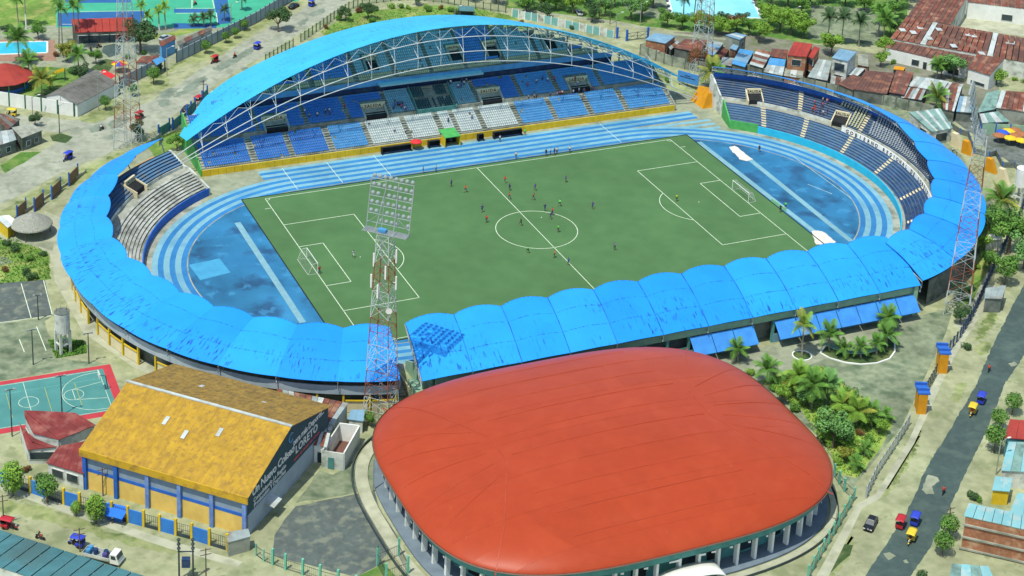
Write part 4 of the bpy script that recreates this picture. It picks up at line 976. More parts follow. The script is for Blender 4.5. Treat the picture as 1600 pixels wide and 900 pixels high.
# lap seams along the roof and ridge caps running to the corners
lap_m = mat('lap_seam_red', (.31, .041, .0135), (.385, .058, .02), .25, .6, lo=.42, hi=.58); cap_m = mat('ridge_cap_red', (.39, .062, .024), (.33, .045, .015), .4, .5)
def roof_run(pts, wd, m, name):
    mb = MB(); n = 14
    for (x0, y0), (x1, y1) in zip(pts[:-1], pts[1:]):
        for k in range(n):
            a_, b_ = (lerp(x0, x1, k/n)*AA, lerp(y0, y1, k/n)*AB), (lerp(x0, x1, (k+1)/n)*AA, lerp(y0, y1, (k+1)/n)*AB)
            mb.bar((AC.x+a_[0], AC.y+a_[1], az(*a_)+.03), (AC.x+b_[0], AC.y+b_[1], az(*b_)+.03), wd, .04)
    mb.build(name, m, AR)
for yy in (-.80, -.62, -.44, -.26, -.08, .10, .28, .46, .64, .80):
    e_ = .52-.1*abs(yy); roof_run([(-e_+random.uniform(-.04, .04), yy), (e_+random.uniform(-.04, .04), yy)], .11, lap_m, 'lap_seam')
for sx in (-1, 1):
    roof_run([(sx*.52, -.12), (sx*.52, .12)], .2, cap_m, 'ridge_cap')
    for sy in (-1, 1): roof_run([(sx*.52, sy*.12), (sx*.70, sy*.60), (sx*.82, sy*.84)], .2, cap_m, 'ridge_cap')
    for k in range(1, 6): roof_run([(sx*.58, (k-3)*.11), (sx*.97, (k-3)*.24)], .09, lap_m, 'lap_seam')
NA = 96
def ring(mb, prof, n=NA, t0=0, t1=2*PI, mats=None):
    rows = [[(sup(lerp(t0, t1, i/n), k).x, sup(lerp(t0, t1, i/n), k).y, z) for k, z in prof] for i in range(n+1)]
    for i in range(n):
        for k in range(len(prof)-1): mb.face([rows[i][k], rows[i+1][k], rows[i+1][k+1], rows[i][k+1]], mats[k] if mats else 0)
mb = MB(); ring(mb, [(1.004, 6.98), (1.006, 6.75), (.985, 6.7)]); mb.build('eave_gutter', paint('gutter_brown', (.22, .12, .09)), AR)
mb = MB(); ring(mb, [(.985, 6.72), (.98, 5.0), (.955, 5.0)]); mb.build('fascia', teal, AR)
mb = MB(); ring(mb, [(.99, 6.72), (.86, 6.6)]); mb.build('soffit', white_d, AR)
mb = MB(); ring(mb, [(.88, 0), (.88, 6.6)]); mb.build('inner_wall', teal, AR)
mb = MB(); ring(mb, [(1.0, .02), (1.0, .35), (.87, .35)]); mb.build('floor_slab', mat('grey_slab', (.16, .21, .24), (.13, .17, .20), .5, .85), AR)
acc = 0; last = sup(0, .965); cols = []
for i in range(1, 2001):
    p = sup(2*PI*i/2000, .965); acc += (p-last).length; last = p
    if acc > 3.6: acc = 0; cols.append(2*PI*i/2000)
for i, t in enumerate(cols):
    p, q = sup(t, .945), sup(t+.01, .945); a = math.atan2(q.y-p.y, q.x-p.x)
    mb = MB(); mb.box((p.x, p.y, 2.65), (.45, .9, 5.3), a); mb.build('column', white, AR)
    if i % 2 == 0:
        p = sup(t+.02, .878); mb = MB(); mb.box((p.x, p.y, 2.2), (2.6, .5, 2.6), a); mb.build('doorway', black if i % 4 else glass, AR)
    p = sup(t+.018, .985); q = sup(t+.03, .985); mb = MB(); mb.face([(p.x, p.y, 5.02), (q.x, q.y, 5.02), (q.x, q.y, 4.6), (p.x, p.y, 4.75)]); mb.build('bracket', white, AR)
sheet_pts = [sup(2*PI*i/NA, 1.0) for i in range(NA)]
def ringv(mb, prof, n=NA):
    def pt(i, k, z): t = 2*PI*i/n; p = sup(t, 1+(k-1)*(.78-.32*math.cos(t))); return (p.x, p.y, z)
    for i in range(n):
        for (k0, z0), (k1, z1) in zip(prof[:-1], prof[1:]): mb.face([pt(i, k0, z0), pt(i+1, k0, z0), pt(i+1, k1, z1), pt(i, k1, z1)])
mb = MB(); ringv(mb, [(1.02, .02), (1.02, .28), (1.072, .28), (1.072, .02)]); o = struct('arena_walkway', mb, pale_pave)
mb = MB(); ringv(mb, [(1.082, .0), (1.082, .5), (1.088, .5), (1.088, 0)]); o = struct('arena_kerb', mb, dark_steel)
# entrance canopy with an arched front at the near side
ec = G(1080, 893, 2.9); ec.z = 0; ec.y += 4.3
EC = thing('entrance_canopy', 'curved white entrance canopy in front of the red arena', 'canopy', (ec.x, ec.y-2, 0), wc=True)
P = []
for i in range(13):
    a = lerp(0, PI, i/12); P.append([(ec.x+5.6*math.cos(a), ec.y-2.6, 1.4+1.5*math.sin(a)), (ec.x+5.6*math.cos(a), ec.y-6.0, 1.4+1.5*math.sin(a))])
mb = MB(); mb.grid(P); o = mb.build('vault', white, EC, smooth=True); sm_ = o.modifiers.new('t', 'SOLIDIFY'); sm_.thickness = .2
for s in (-1, 1):
    mb = MB(); mb.box((ec.x+5.5*s, ec.y-4.3, .7), (.4, 3.4, 1.4)); mb.build('support_wall', white, EC)

# ================================================================== FLOODLIGHT TOWERS
def lamp_mesh():
    mb = MB(); mb.lathe([(.12, -.22), (.34, -.05), (.40, .12), (.36, .15)], 10, m=0); mb.f[-1] = mb.f[-1]; mb.m[-1] = 1
    return mb.mesh('floodlight', [grey_steel, paint('lamp_glass', (.62, .68, .66), .2)])
LAMP = lamp_mesh(); mast_white = mat('weathered_white_steel', (.50, .55, .52), (.34, .39, .37), .5, .6)
def tower(px, H, label, facing, h0=2.5, h1=1.15, zs=39.5, light=True, antennas=False, base=None):
    b = base or G(*px); T = thing('floodlight_tower', label, 'floodlight tower', (b.x, b.y, 0), facing, 'floodlight towers at the corners of the ground')
    nseg = 7
    def cn(z): k = lerp(h0, h1, z/zs); return [Vector((sx*k, sy*k, z)) for sx, sy in ((-1, -1), (1, -1), (1, 1), (-1, 1))]
    for s in range(nseg):
        z0, z1 = zs*s/nseg, zs*(s+1)/nseg; mb = MB(); nb_ = 2
        for k in range(nb_):
            a, c = cn(lerp(z0, z1, k/nb_)), cn(lerp(z0, z1, (k+1)/nb_))
            for i in range(4):
                j = (i+1) % 4; mb.tube(a[i], c[i], .10, n=4, cap=False); mb.tube(a[i], c[j], .042, n=4, cap=False); mb.tube(a[j], c[i], .042, n=4, cap=False); mb.tube(c[i], c[j], .042, n=4, cap=False)
        mb.build('mast_section', mast_white if s % 2 == 0 else red_steel, T)
    mb = MB(); k = .35                                   # ladder up the middle
    for sx in (-.25, .25): mb.tube((sx, -k, 0), (sx, -k, zs), .045, n=4)
    for z in range(0, int(zs), 1): mb.tube((-.25, -k, z+.5), (.25, -k, z+.5), .03, n=4)
    mb.build('ladder', grey_steel, T)
    # platform and lamp frame: local +y faces the pitch
    mb = MB()
    for k in range(9): mb.box((0, lerp(-.7, 1.1, k/8), zs+.15), (8.4, .11, .1))
    for x in (-4.15, -1.4, 1.4, 4.15): mb.box((x, .2, zs+.06), (.12, 1.95, .2))
    mb.build('platform', grey_steel, T)
    mb = MB(); zt = H; W_ = 4.1; LN = .2
    for x in (-W_, -1.2, 1.2, W_): mb.tube((x, .9, zs+.2), (x, .9+LN*(zt-zs-.2), zt), .09, n=5)
    for r in range(6):
        z = lerp(zs+1.2, zt, r/5); mb.tube((-W_, .9+LN*(z-zs-.2), z), (W_, .9+LN*(z-zs-.2), z), .07, n=5)
    for x in (-1.2, 1.2): mb.tube((x*1.5, -.7, zs+.2), (x, .8+LN*(zt-zs-2), zt-2), .07, n=5)
    mb.tube((-W_, .9, zs+1), (-1.2, .8, zs+3.5), .05, n=4); mb.tube((W_, .9, zs+1), (1.2, .8, zs+3.5), .05, n=4)
    mb.build('lamp_frame', grey_steel, T)
    for r in range(6):
        z = lerp(zs+1.2, zt, r/5)+.42
        for c in range(8):
            if (r in (1, 3) and c in (2,)) or (r == 0 and c in (0, 1, 6)): continue
            o = add('floodlight', LAMP, T); o.location = (lerp(-3.65, 3.65, c/7), 1.1+LN*(z-zs-.2), z); o.rotation_euler = (-PI/2-.5, 0, 0)
    if antennas:
        for i, (x, y, z) in enumerate(((-2.1, 0, 32), (2.1, .3, 33.5), (-2.3, -.5, 28), (2.4, -.2, 28.5), (1.0, -1.8, 31), (-.4, -1.9, 27))):
            mb = MB(); mb.box((x, y, z), (.28, .22, 2.6)); mb.tube((x*.7, y*.7, z), (x, y, z), .05, n=4); mb.build('antenna_panel', white, T)
        mb = MB(); mb.lathe([(.1, -.3), (.55, -.1), (.6, 0), (.1, -.02)], 12); o = mb.build('dish', white, T); o.location = (1.9, -1.9, 23.6); o.rotation_euler = (PI/2, 0, .4)
        mb = MB(); mb.tube((0, 0, zt), (0, 0, zt+4), .03, n=4); mb.lathe([(.02, 0), (.12, .1), (.02, .2)], 6, (0, 0, zt+4)); mb.build('lightning_rod', grey_steel, T)
        mb = MB(); mb.box((-.6, .1, zs+.5), (1.5, .9, .5)); mb.build('control_box', tin_bright, T)
    return T
def face(b): return math.atan2(-b.y, -b.x)-PI/2
TA = G(603, 330, 42.0); TA.z = 0; tower(None, 46.6, 'tall lattice floodlight tower with antennas beside the red arena roof', face(TA), antennas=True, base=TA, zs=37.6)
TB = G(1495, 487); tower(None, 49.4, 'red and white floodlight tower at the right behind the curved blue roof', face(TB), base=TB)
TCc = Vector((-75.5, 71.0, 0)); tower(None, 49.4, 'floodlight tower on the left beside the street and white wall', face(TCc), base=TCc)
TD = G(1093, 128); tower(None, 49.4, 'pale far floodlight tower behind the right end of the grandstand roof', face(TD), base=TD)

# ================================================================== YELLOW HALL
hA = Vector((-113.7, -62.6, 0)); hB = Vector((-91.7, -85.0, 0)); e1 = (hB-hA); HLn = e1.length; e1.normalize(); e2 = Vector((-e1.y, e1.x, 0)); HWd = 29.0
HALL = thing('sports_hall', 'yellow sports hall with stained gable roof, blue columns and lettered dark gable', 'sports hall', hA+e1*HLn/2+e2*HWd/2, wc=True)
def hp(u, v, z): p = hA+e1*u+e2*v; return Vector((p.x, p.y, z))
ochre = mat('stained_yellow_sheet', (.44, .27, .022), (.35, .205, .024), 1.0, .8, c3=(.31, .185, .03), big=.12, bigscale=.5, detail=8, rotz=.80, stretch=(3.5, .8, 1), speck=((.22, .13, .035), 1.3, .60, .5), wave=('X', 2.2, .25))
ochre_d = mat('dark_yellow_sheet', (.32, .20, .03), (.24, .15, .03), 1.0, .8, c3=(.18, .12, .03), big=.15, bigscale=.5, detail=8, rotz=.80, stretch=(3.5, .8, 1), speck=((.13, .085, .035), 1.3, .58, .6), wave=('X', 2.2, .25))  # darker yellow with denser specks, laid on the rear slope
EZ, RZ = 7.8, 12.5
nst = 14
for i in range(nst):
    u0, u1 = lerp(-.5, HLn+.45, i/nst), lerp(-.5, HLn+.45, (i+1)/nst)-.02
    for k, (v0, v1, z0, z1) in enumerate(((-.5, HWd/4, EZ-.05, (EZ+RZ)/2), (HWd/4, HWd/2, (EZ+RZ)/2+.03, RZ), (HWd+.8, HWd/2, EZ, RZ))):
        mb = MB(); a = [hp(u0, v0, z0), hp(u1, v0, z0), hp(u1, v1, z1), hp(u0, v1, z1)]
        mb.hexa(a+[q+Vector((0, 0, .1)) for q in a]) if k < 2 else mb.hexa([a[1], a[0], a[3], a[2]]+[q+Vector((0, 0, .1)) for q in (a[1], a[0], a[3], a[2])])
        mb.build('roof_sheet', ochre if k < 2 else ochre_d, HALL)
mb = MB(); mb.bar(hp(-.6, HWd/2, RZ+.16), hp(HLn+.5, HWd/2, RZ+.16), .55, .2); mb.build('ridge_cap', tin_w, HALL)
for u, v in ((10.2, 8.2), (14.8, 6.6), (20.3, 8.8), (9.5, 21.5), (16.8, 23.0), (21.8, 22.2)):
    t = v/(HWd/2) if v < HWd/2 else (HWd-v)/(HWd/2); z = lerp(EZ, RZ, t)+.18; sl = (RZ-EZ)/(HWd/2)*(1 if v < HWd/2 else -1)
    mb = MB(); a = [hp(u, v, z), hp(u+.75, v, z), hp(u+.75, v+1.7, z+1.7*sl), hp(u, v+1.7, z+1.7*sl)]; mb.hexa(a+[q+Vector((0, 0, .06)) for q in a]); mb.build('skylight', tin_w, HALL)
mb = MB(); mb.hexa([hp(-.5, -.65, EZ-1.25), hp(HLn+.4, -.65, EZ-1.25), hp(HLn+.4, -.45, EZ-1.25), hp(-.5, -.45, EZ-1.25), hp(-.5, -.65, EZ+.1), hp(HLn+.4, -.65, EZ+.1), hp(HLn+.4, -.45, EZ+.1), hp(-.5, -.45, EZ+.1)])
mb.build('fascia', mat('yellow_fascia', (.58, .36, .02), (.5, .30, .02), .6, .75, c3=(.34, .2, .03), big=.12, bigscale=.3), HALL)
def hwall(u0, u1, v0, v1, z0, z1, m, name): mb = MB(); mb.hexa([hp(u0, v0, z0), hp(u1, v0, z0), hp(u1, v1, z0), hp(u0, v1, z0), hp(u0, v0, z1), hp(u1, v0, z1), hp(u1, v1, z1), hp(u0, v1, z1)]); return mb.build(name, m, HALL)
hall_yellow = mat('hall_wall_yellow', (.74, .51, .13), (.66, .45, .11), .7, .8, big=.08, bigscale=.2)
hall_grey = mat('grey_translucent_sheet', (.25, .32, .38), (.2, .27, .33), .6, .7)
hwall(0, HLn, 0, .3, 0, 3.5, hall_yellow, 'lower_wall'); hwall(0, HLn, -.04, .34, 3.5, 4.1, blue_w, 'blue_band'); hwall(0, HLn, .05, .3, 4.1, EZ-.1, hall_grey, 'upper_wall')
for i in range(6):
    u = lerp(.3, HLn-.4, i/5); hwall(u-.35, u+.35, -.5, .0, 0, EZ-.3, blue_w if i in (0, 1) else mat('column_blue_%d' % i, (.20, .30, .52), (.1, .2, .46), .8, .7), 'column')
hwall(0, .3, .3, HWd, 0, EZ, white_d, 'end_wall'); hwall(0, HLn, HWd-.3, HWd, 0, EZ, white_d, 'back_wall')
gw = mat('gable_wall_paint', (.40, .47, .50), (.34, .41, .45), .5, .85, big=.1, bigscale=.2); gd = mat('dark_teal_board', (.035, .085, .10), (.028, .07, .085), .5, .7)
hwall(HLn-.3, HLn, 0, HWd, 0, 4.0, gw, 'gable_wall')
mb = MB(); a = [hp(HLn-.3, 0, 4.0), hp(HLn-.3, HWd, 4.0), hp(HLn-.3, HWd, EZ), hp(HLn-.3, HWd/2, RZ), hp(HLn-.3, 0, EZ)]; b = [q+e1*.35 for q in a]
mb.face(a); mb.face(b[::-1])
for i in range(5): mb.face([a[i], b[i], b[(i+1) % 5], a[(i+1) % 5]])
mb.build('gable_board', gd, HALL)
def gl(s, v, z, size, m, bold=.02, sp=1.0): p = hp(HLn+.07, v, z); return lettering('gable_lettering', s, HALL, p, e2, (0, 0, 1), size, m, bold, sp)
gl('Un Nuevo Coliseo', 8.9, 7.3, 2.15, white, .05, .9); gl('para más Deporte...', 21.6, 8.3, 1.65, white, .04, .88)
gl('Consolidando La Región', 7.6, 5.6, 1.15, white, .025); gl('Producción Y Deportes', 7.6, 4.6, 1.15, white, .025); gl('LORETO', 20.8, 6.35, 2.1, white, .05, 1.05)
mb = MB()
for v0, v1 in ((16.0, 17.9), (18.2, 19.1), (19.4, 21.6), (21.9, 23.0), (23.3, 25.6)): mb.bar(hp(HLn+.08, v0, 4.85), hp(HLn+.08, v1, 4.85), .05, .42)
mb.build('red_sign_line', paint('sign_red', (.5, .06, .08)), HALL)
mb = MB()
for i in range(22):
    t = lerp(.6, 5.4, i/21); t2 = lerp(.6, 5.4, (i+1)/21); c_ = hp(HLn+.1, 15.0, 10.0)
    mb.bar(c_+e2*.75*math.cos(t)+Vector((0, 0, .85*math.sin(t))), c_+e2*.75*math.cos(t2)+Vector((0, 0, .85*math.sin(t2))), .08, .2)
mb.build('round_emblem', blue_l, HALL)
# small awning on the gable side
mb = MB(); a = [hp(HLn, 5.6, 2.9), hp(HLn, 8.4, 2.9), hp(HLn+1.9, 8.4, 2.4), hp(HLn+1.9, 5.6, 2.4)][::-1]; mb.hexa(a+[q+Vector((0, 0, .1)) for q in a]); mb.build('door_awning', tin_w, HALL)

# ================================================================== GENERIC BUILDINGS
def building(name, label, quads, wall, cat='house', inset=.3, group=None, wins=(), wz=0.0, posts=False, base=0.0):
    """quads: (4 photo corners of a roof plane [ridge or back edge first], 4 heights, sheet materials, sheets)"""
    allp = [[p_ if isinstance(p_, Vector) else G(p_[0], p_[1], z) for p_, z in zip(pxs, zs)] for pxs, zs, *_ in quads]
    c = sum((p for q in allp for p in q), Vector())/sum(len(q) for q in allp)
    T = thing(name, label, cat, (c.x, c.y, 0), wc=True, group=group)
    for (pxs, zs, ms, n), P in zip(quads, allp):
        n_ = (P[1]-P[0]).cross(P[2]-P[0])
        for i in range(n):
            f, g_ = i/n, (i+1)/n-.006
            a = [P[0].lerp(P[1], f), P[0].lerp(P[1], g_), P[3].lerp(P[2], g_), P[3].lerp(P[2], f)]
            dz = Vector((0, 0, random.uniform(0, .05)))
            a = [q+dz for q in a]
            if n_.z > 0: hx = [q-Vector((0, 0, .12)) for q in a]+a
            else: hx = [q-Vector((0, 0, .12)) for q in a[::-1]]+a[::-1]
            mb = MB(); mb.hexa(hx); mb.build('roof_sheet', ms[(i*7+int(P[0].x)) % len(ms)] if n > 1 else ms[0], T)
        if wall is not None:
            cc = sum(P, Vector())/4; W = []
            for q in P:
                d = (cc-q); d.z = 0; d = d.normalized()*inset if d.length > .01 else d
                W.append(q+d-Vector((0, 0, .13)))
            if posts:
                for q in W: mb = MB(); mb.box((q.x, q.y, q.z/2), (.3, .3, q.z)); mb.build('post', wall, T)
                for a, b in ((W[0], W[1]),): mb = MB(); mb.face([(a.x, a.y, base), (b.x, b.y, base), b, a]); mb.build('back_wall', wall, T)
            else:
                mb = MB()
                for a, b in zip(W, W[1:]+W[:1]): mb.face([(a.x, a.y, base), (b.x, b.y, base), b, a])
                mb.build('wall', wall, T)
                wl = wins if wins else ()
                for (ed, f, wd, z0, z1) in wl:
                    a, b = W[ed], W[(ed+1) % 4]; p = a.lerp(b, f); d = (b-a); d.z = 0; d.normalize(); n2 = Vector((d.y, -d.x, 0))
                    cc2 = cc.copy(); cc2.z = 0
                    if n2.dot(Vector((p.x, p.y, 0))-cc2) < 0: n2 = -n2
                    ang = math.atan2(d.y, d.x)
                    fr = MB(); q = p+n2*.04; fr.box((q.x, q.y, (z0+z1)/2), (wd+.24, .14, z1-z0+.24), ang); fo = fr.build('window_frame', white_d, T)
                    gm = MB(); q = p+n2*.10; gm.box((q.x, q.y, (z0+z1)/2), (wd, .08, z1-z0), ang); gm.build('pane', glass, fo)
    return T
W2 = [(2, .3, 1.1, .9, 2.1), (2, .7, 1.1, .9, 2.1)]
RUST = [rust, rust2, rust, tin, rust2, tin_w]
building('clubhouse', 'dark red roofed clubhouse beside the sports court and yellow hall',
         [([(38, 641), (118, 645), (150, 664), (93, 687)], [5.6, 5.6, 4.8, 4.6], [dred_tin], 5), ([(38, 642), (93, 687), (52, 677), (38, 650)], [5.5, 4.6, 4.4, 4.6], [dred_tin], 1),
          ([(92, 697), (135, 689), (131, 741), (72, 723)], [4.3, 4.3, 3.3, 3.3], [dred_tin], 5), ([(30, 660), (50, 690), (90, 698), (43, 703)], [3.5, 3.6, 3.5, 3.0], [dred_tin], 3)], white_d, 'clubhouse', wins=[(2, .3, 2.2, 1.0, 2.4), (2, .72, 2.2, 1.0, 2.4)])
building('workshop_shed', 'long shed with patched rusty tin roof behind the yellow hall',
         [([(432, 607), (545, 630), (520, 664), (440, 640)], [4.6, 4.6, 4.2, 4.2], [rust, tin, rust2, tin_w, rust], 12), ([(503, 640), (520, 660), (518, 672), (500, 669)], [4.2, 4.2, 3.6, 3.6], [tin_w, rust], 3)], white_d, 'shed')
building('annex_house', 'small white annex with open yard between the yellow hall and the tower', [([(496, 673), (516, 677), (511, 699), (489, 695)], [4.3, 4.3, 3.6, 3.6], [tin_w, rust], 4)], white, 'house', wins=[(2, .5, .9, .1, 2.2)])
AY = thing('yard_walls', 'white walled yard with stained inner court beside the annex', 'yard', G(530, 720), wc=True)
yq = [G(503, 730), G(537, 735), G(561, 692), G(530, 688)]
for a, b, m, h in ((yq[0], yq[1], white_d, 3.4), (yq[1], yq[2], white, 3.6), (yq[2], yq[3], white, 3.6), (yq[3], yq[0], white_d, 3.4)):
    mb = MB(); mb.bar((a.x, a.y, h/2), (b.x, b.y, h/2), .25, h); mb.build('wall', m, AY)
mb = MB(); mb.bar(yq[0].lerp(yq[1], .28)+Vector((-.1, -.18, 1.2)), yq[0].lerp(yq[1], .55)+Vector((-.1, -.18, 1.2)), .1, 2.2); mb.build('gate', teal, AY)
mb = MB(); mb.face([(q.x, q.y, .06) for q in yq]); mb.build('floor', rust2, AY)
building('lean_to', 'grey sheet lean-to at the foot of the lattice tower', [([(548, 640), (570, 640), (568, 658), (543, 655)], [3.2, 3.2, 2.7, 2.7], [tin_b], 2)], white_d, 'shed')
wa, wb = G(-40, 815, 5.6), G(250, 908, 5.6); wn = (wb-wa).normalized(); wn = Vector((wn.y, -wn.x, 0))
if wn.y > 0: wn = -wn
building('long_roof', 'teal sheet roof at the lower left corner of the street', [([wa, wb, wb+wn*9+Vector((0, 0, 1.2)), wa+wn*9+Vector((0, 0, 1.2))], [0]*4, [tin_teal], 14)], white_d, 'warehouse')
building('guard_hut', 'small grey hut at the corner of the blue street wall', [([(352, 832), (388, 826), (392, 838), (356, 848)], [3.0, 3.0, 2.8, 2.8], [tin], 2)], conc, 'hut', inset=.15)
# --- club (upper left)
building('club_house', 'grey gabled building behind the white panel wall', [([(93, 147), (158, 114), (186, 129), (120, 164)], [5.2, 5.2, 3.4, 3.4], [grey_roof], 6), ([(158, 114), (93, 147), (71, 150), (150, 108)], [5.2, 5.2, 3.6, 3.6], [grey_roof], 6)], white, 'house', wins=[(2, .4, 1.0, 1.2, 2.2)])
building('pavilion', 'long red roofed pavilion below the tennis courts', [([(111, 30), (207, 27), (207, 48), (115, 51)], [5.2, 5.2, 3.4, 3.4], [red_tin], 8)], conc_d, 'pavilion', wins=[(2, .12, 3, .2, 2.4), (2, .3, 3, .2, 2.4), (2, .48, 3, .2, 2.4), (2, .66, 3, .2, 2.4), (2, .84, 3, .2, 2.4)])
rp = thing('round_pavilion', 'round red roofed kiosk at the left edge beside the palms', 'pavilion', G(8, 135))
mb = MB(); mb.lathe([(7.4, 3.0), (7.3, 3.15), (2.2, 5.6), (.05, 6.3)], 14); mb.build('roof', red_tin, rp)
mb = MB(); mb.lathe([(6.0, 0), (6.0, 1.1), (5.8, 1.1), (5.8, 0)], 14); mb.build('low_wall', blue_w, rp)
for k in range(8): a = 2*PI*k/8; mb = MB(); mb.tube((6.1*math.cos(a), 6.1*math.sin(a), 0), (6.1*math.cos(a), 6.1*math.sin(a), 3.4), .14, n=6); mb.build('post', green_p, rp)
building('gate_lodge', 'small lodge with rusty roof and pale blue side beside the long wall', [([(248, 66), (273, 54), (275, 61), (252, 73)], [4.2, 4.2, 3.8, 3.8], [rust, rust2], 3)], blue_l, 'house')
building('garage', 'low rust roofed garage behind the long wall', [([(222, 88), (250, 86), (243, 99), (212, 98)], [3.2, 3.2, 3.0, 3.0], [rust, rust2], 4)], white_d, 'garage')
building('porch', 'bright blue porch roof at the club street gate', [([(238, 94), (252, 88), (259, 93), (245, 102)], [3.6, 3.6, 3.2, 3.2], [tin_bright], 2)], dark_steel, 'porch', posts=True)
building('long_shed', 'narrow brown roofed shed along the far club wall', [([(276, 65), (330, 40), (332, 46), (280, 71)], [3.4, 3.4, 3.0, 3.0], [rust2, grey_roof], 5)], white_d, 'shed')
building('old_house', 'brown roofed house at the left edge below the white wall', [([(-14, 176), (10, 178), (32, 186), (12, 203)], [4.0, 4.0, 3.6, 3.6], [rust2, grey_roof], 4)], conc_d)
building('flat_house', 'grey flat roofed house at the left edge of the street', [([(18, 199), (50, 193), (67, 203), (34, 216)], [3.6, 3.6, 3.5, 3.5], [conc], 2)], conc_d, wins=W2)
building('tin_house', 'pale tin roofed house at the left border beside the grey one', [([(-16, 208), (20, 202), (26, 218), (-16, 232)], [3.8, 3.8, 3.4, 3.4], [tin_w, tin], 4)], conc_d, wins=W2)
kh = thing('thatched_hut', 'round thatched parasol hut with a dark shadow beside the blue roof', 'hut', G(50, 366))
mb = MB()
prof = [(4.5, 2.5), (4.4, 2.75), (3.1, 3.6), (1.5, 4.5), (.1, 5.1)]
mb.lathe(prof, 26); mb.build('thatch_roof', thatch, kh)
mb = MB(); mb.tube((0, 0, 0), (0, 0, 4.6), .2, n=8); mb.build('post', bark, kh)
for k in range(6): a = PI*k/3; mb = MB(); mb.tube((3.9*math.cos(a), 3.9*math.sin(a), 0), (3.9*math.cos(a), 3.9*math.sin(a), 2.9), .12, n=6); mb.build('post', bark, kh)
building('kiosk', 'yellow kiosk with pale roof beside the thatched hut', [([(-8, 338), (14, 336), (27, 345), (12, 356)], [3.2, 3.2, 2.9, 2.9], [tin_w, white], 2)], yellow, 'kiosk', inset=.5)
# --- neighbourhood behind the stadium (upper right)
building('brick_house', 'brick house with blue-grey tin roof beside the dark gate', [([(1008, 62), (1022, 51), (1056, 56), (1040, 68)], [5.0, 5.0, 4.8, 4.8], [tin_b], 4)], brick, wins=[(2, .3, 1.2, 1.0, 2.2), (2, .7, 1.2, 1.0, 2.2), (3, .4, 1.2, 1.0, 2.2)])
building('rust_house', 'low house with red-brown rusty roof behind the far tower', [([(1053, 74), (1070, 61), (1105, 63), (1093, 82)], [3.6, 3.6, 3.2, 3.2], [rust, rust2], 5)], conc_d)
building('tin_house', 'house with plain grey-blue tin roof right of the far tower', [([(1097, 81), (1112, 63), (1131, 67), (1115, 87)], [4.6, 4.6, 4.2, 4.2], [tin_b, tin], 4)], conc_d)
building('tall_house', 'two storey house with pale tin roof near the park hedge', [([(1133, 55), (1150, 51), (1167, 55), (1156, 62)], [6.8, 6.8, 6.4, 6.4], [tin_w, tin_b], 3)], conc, wins=[(2, .5, 1.4, 3.6, 5.0), (2, .5, 1.2, .6, 2.2)])
building('step_house', 'small stepped house with grey roof in front of the two storey one', [([(1140, 75), (1150, 64), (1158, 66), (1150, 79)], [4.6, 4.6, 4.4, 4.4], [tin_b], 2)], brick, wins=[(2, .5, 1.0, 1.5, 2.8)])
building('blue_tin_house', 'house with sky blue tin roof left of the patched rusty one', [([(1143, 99), (1156, 76), (1178, 80), (1164, 105)], [3.8, 3.8, 3.4, 3.4], [tin_b, tin_bright, tin_b], 4)], conc_d)
building('flat_house', 'grey flat roofed house beside the yellow palm', [([(1124, 100), (1129, 89), (1149, 91), (1143, 103)], [3.6, 3.6, 3.4, 3.4], [tin], 3)], conc_d)
building('patched_house', 'house with white and rust patched roof behind the right stand', [([(1171, 100), (1183, 76), (1206, 82), (1192, 106)], [3.8, 3.8, 3.4, 3.4], [rust, tin_w, rust2, tin], 6)], conc_d)
building('half_blue_house', 'narrow house with half blue half pale tin roof', [([(1203, 90), (1228, 93), (1226, 104), (1199, 101)], [4.4, 4.4, 4.0, 4.0], [tin_bright], 3), ([(1199, 101), (1226, 104), (1223, 118), (1193, 112)], [4.0, 4.0, 3.6, 3.6], [tin_w, tin], 4)], conc_d)
building('red_roof_house', 'tall brick house with red roof and two pale skylights', [([(1241, 65), (1270, 69), (1260, 89), (1230, 86)], [8.2, 8.2, 7.2, 7.2], [red_tin], 4), ([(1272, 72), (1281, 75), (1270, 92), (1262, 88)], [7.0, 7.0, 6.4, 6.4], [red_tin], 1)], brick, wins=[(2, .5, 2.4, 4.4, 6.0), (2, .5, 2.2, .8, 2.4)])
for (px, py) in ((1245, 72), (1259, 79)):
    pass
building('mossy_tin_house', 'low house with stained grey tin roof between brick and white houses', [([(1278, 92), (1300, 95), (1293, 126), (1262, 120)], [4.2, 4.2, 3.2, 3.2], [tin, tin_w, tin], 5)], conc_d)
building('white_house', 'white two storey house with slate blue roof and front columns', [([(1312, 76), (1339, 81), (1325, 96), (1300, 90)], [7.4, 7.4, 7.0, 7.0], [tin_b], 3)], white_d, wins=[(2, .5, 2.8, 3.6, 5.8), (2, .5, 2.4, .4, 2.4)])
building('brick_annex', 'brick and wood annex right of the white house', [([(1341, 84), (1356, 86), (1357, 104), (1340, 101)], [3.6, 3.6, 3.4, 3.4], [conc], 1)], brick, wins=[(2, .5, 1.6, 1.0, 2.4)])
building('dark_rust_house', 'dark rust roofed house left of the striped one', [([(1310, 131), (1332, 116), (1346, 120), (1333, 141)], [3.8, 3.8, 3.4, 3.4], [rust2], 3)], conc_d)
building('striped_rust_house', 'wide house with striped rust and white sheet roof', [([(1353, 110), (1398, 114), (1386, 147), (1331, 139)], [4.6, 4.6, 3.4, 3.4], [rust, rust2, rust, rust, tin, rust2, rust2], 10)], conc_d)
building('rust_gable_house', 'dark brown roofed house with one pale patch', [([(1400, 110), (1428, 113), (1413, 148), (1389, 144)], [4.8, 4.8, 3.6, 3.6], [rust2, rust2, rust], 5)], conc_d)
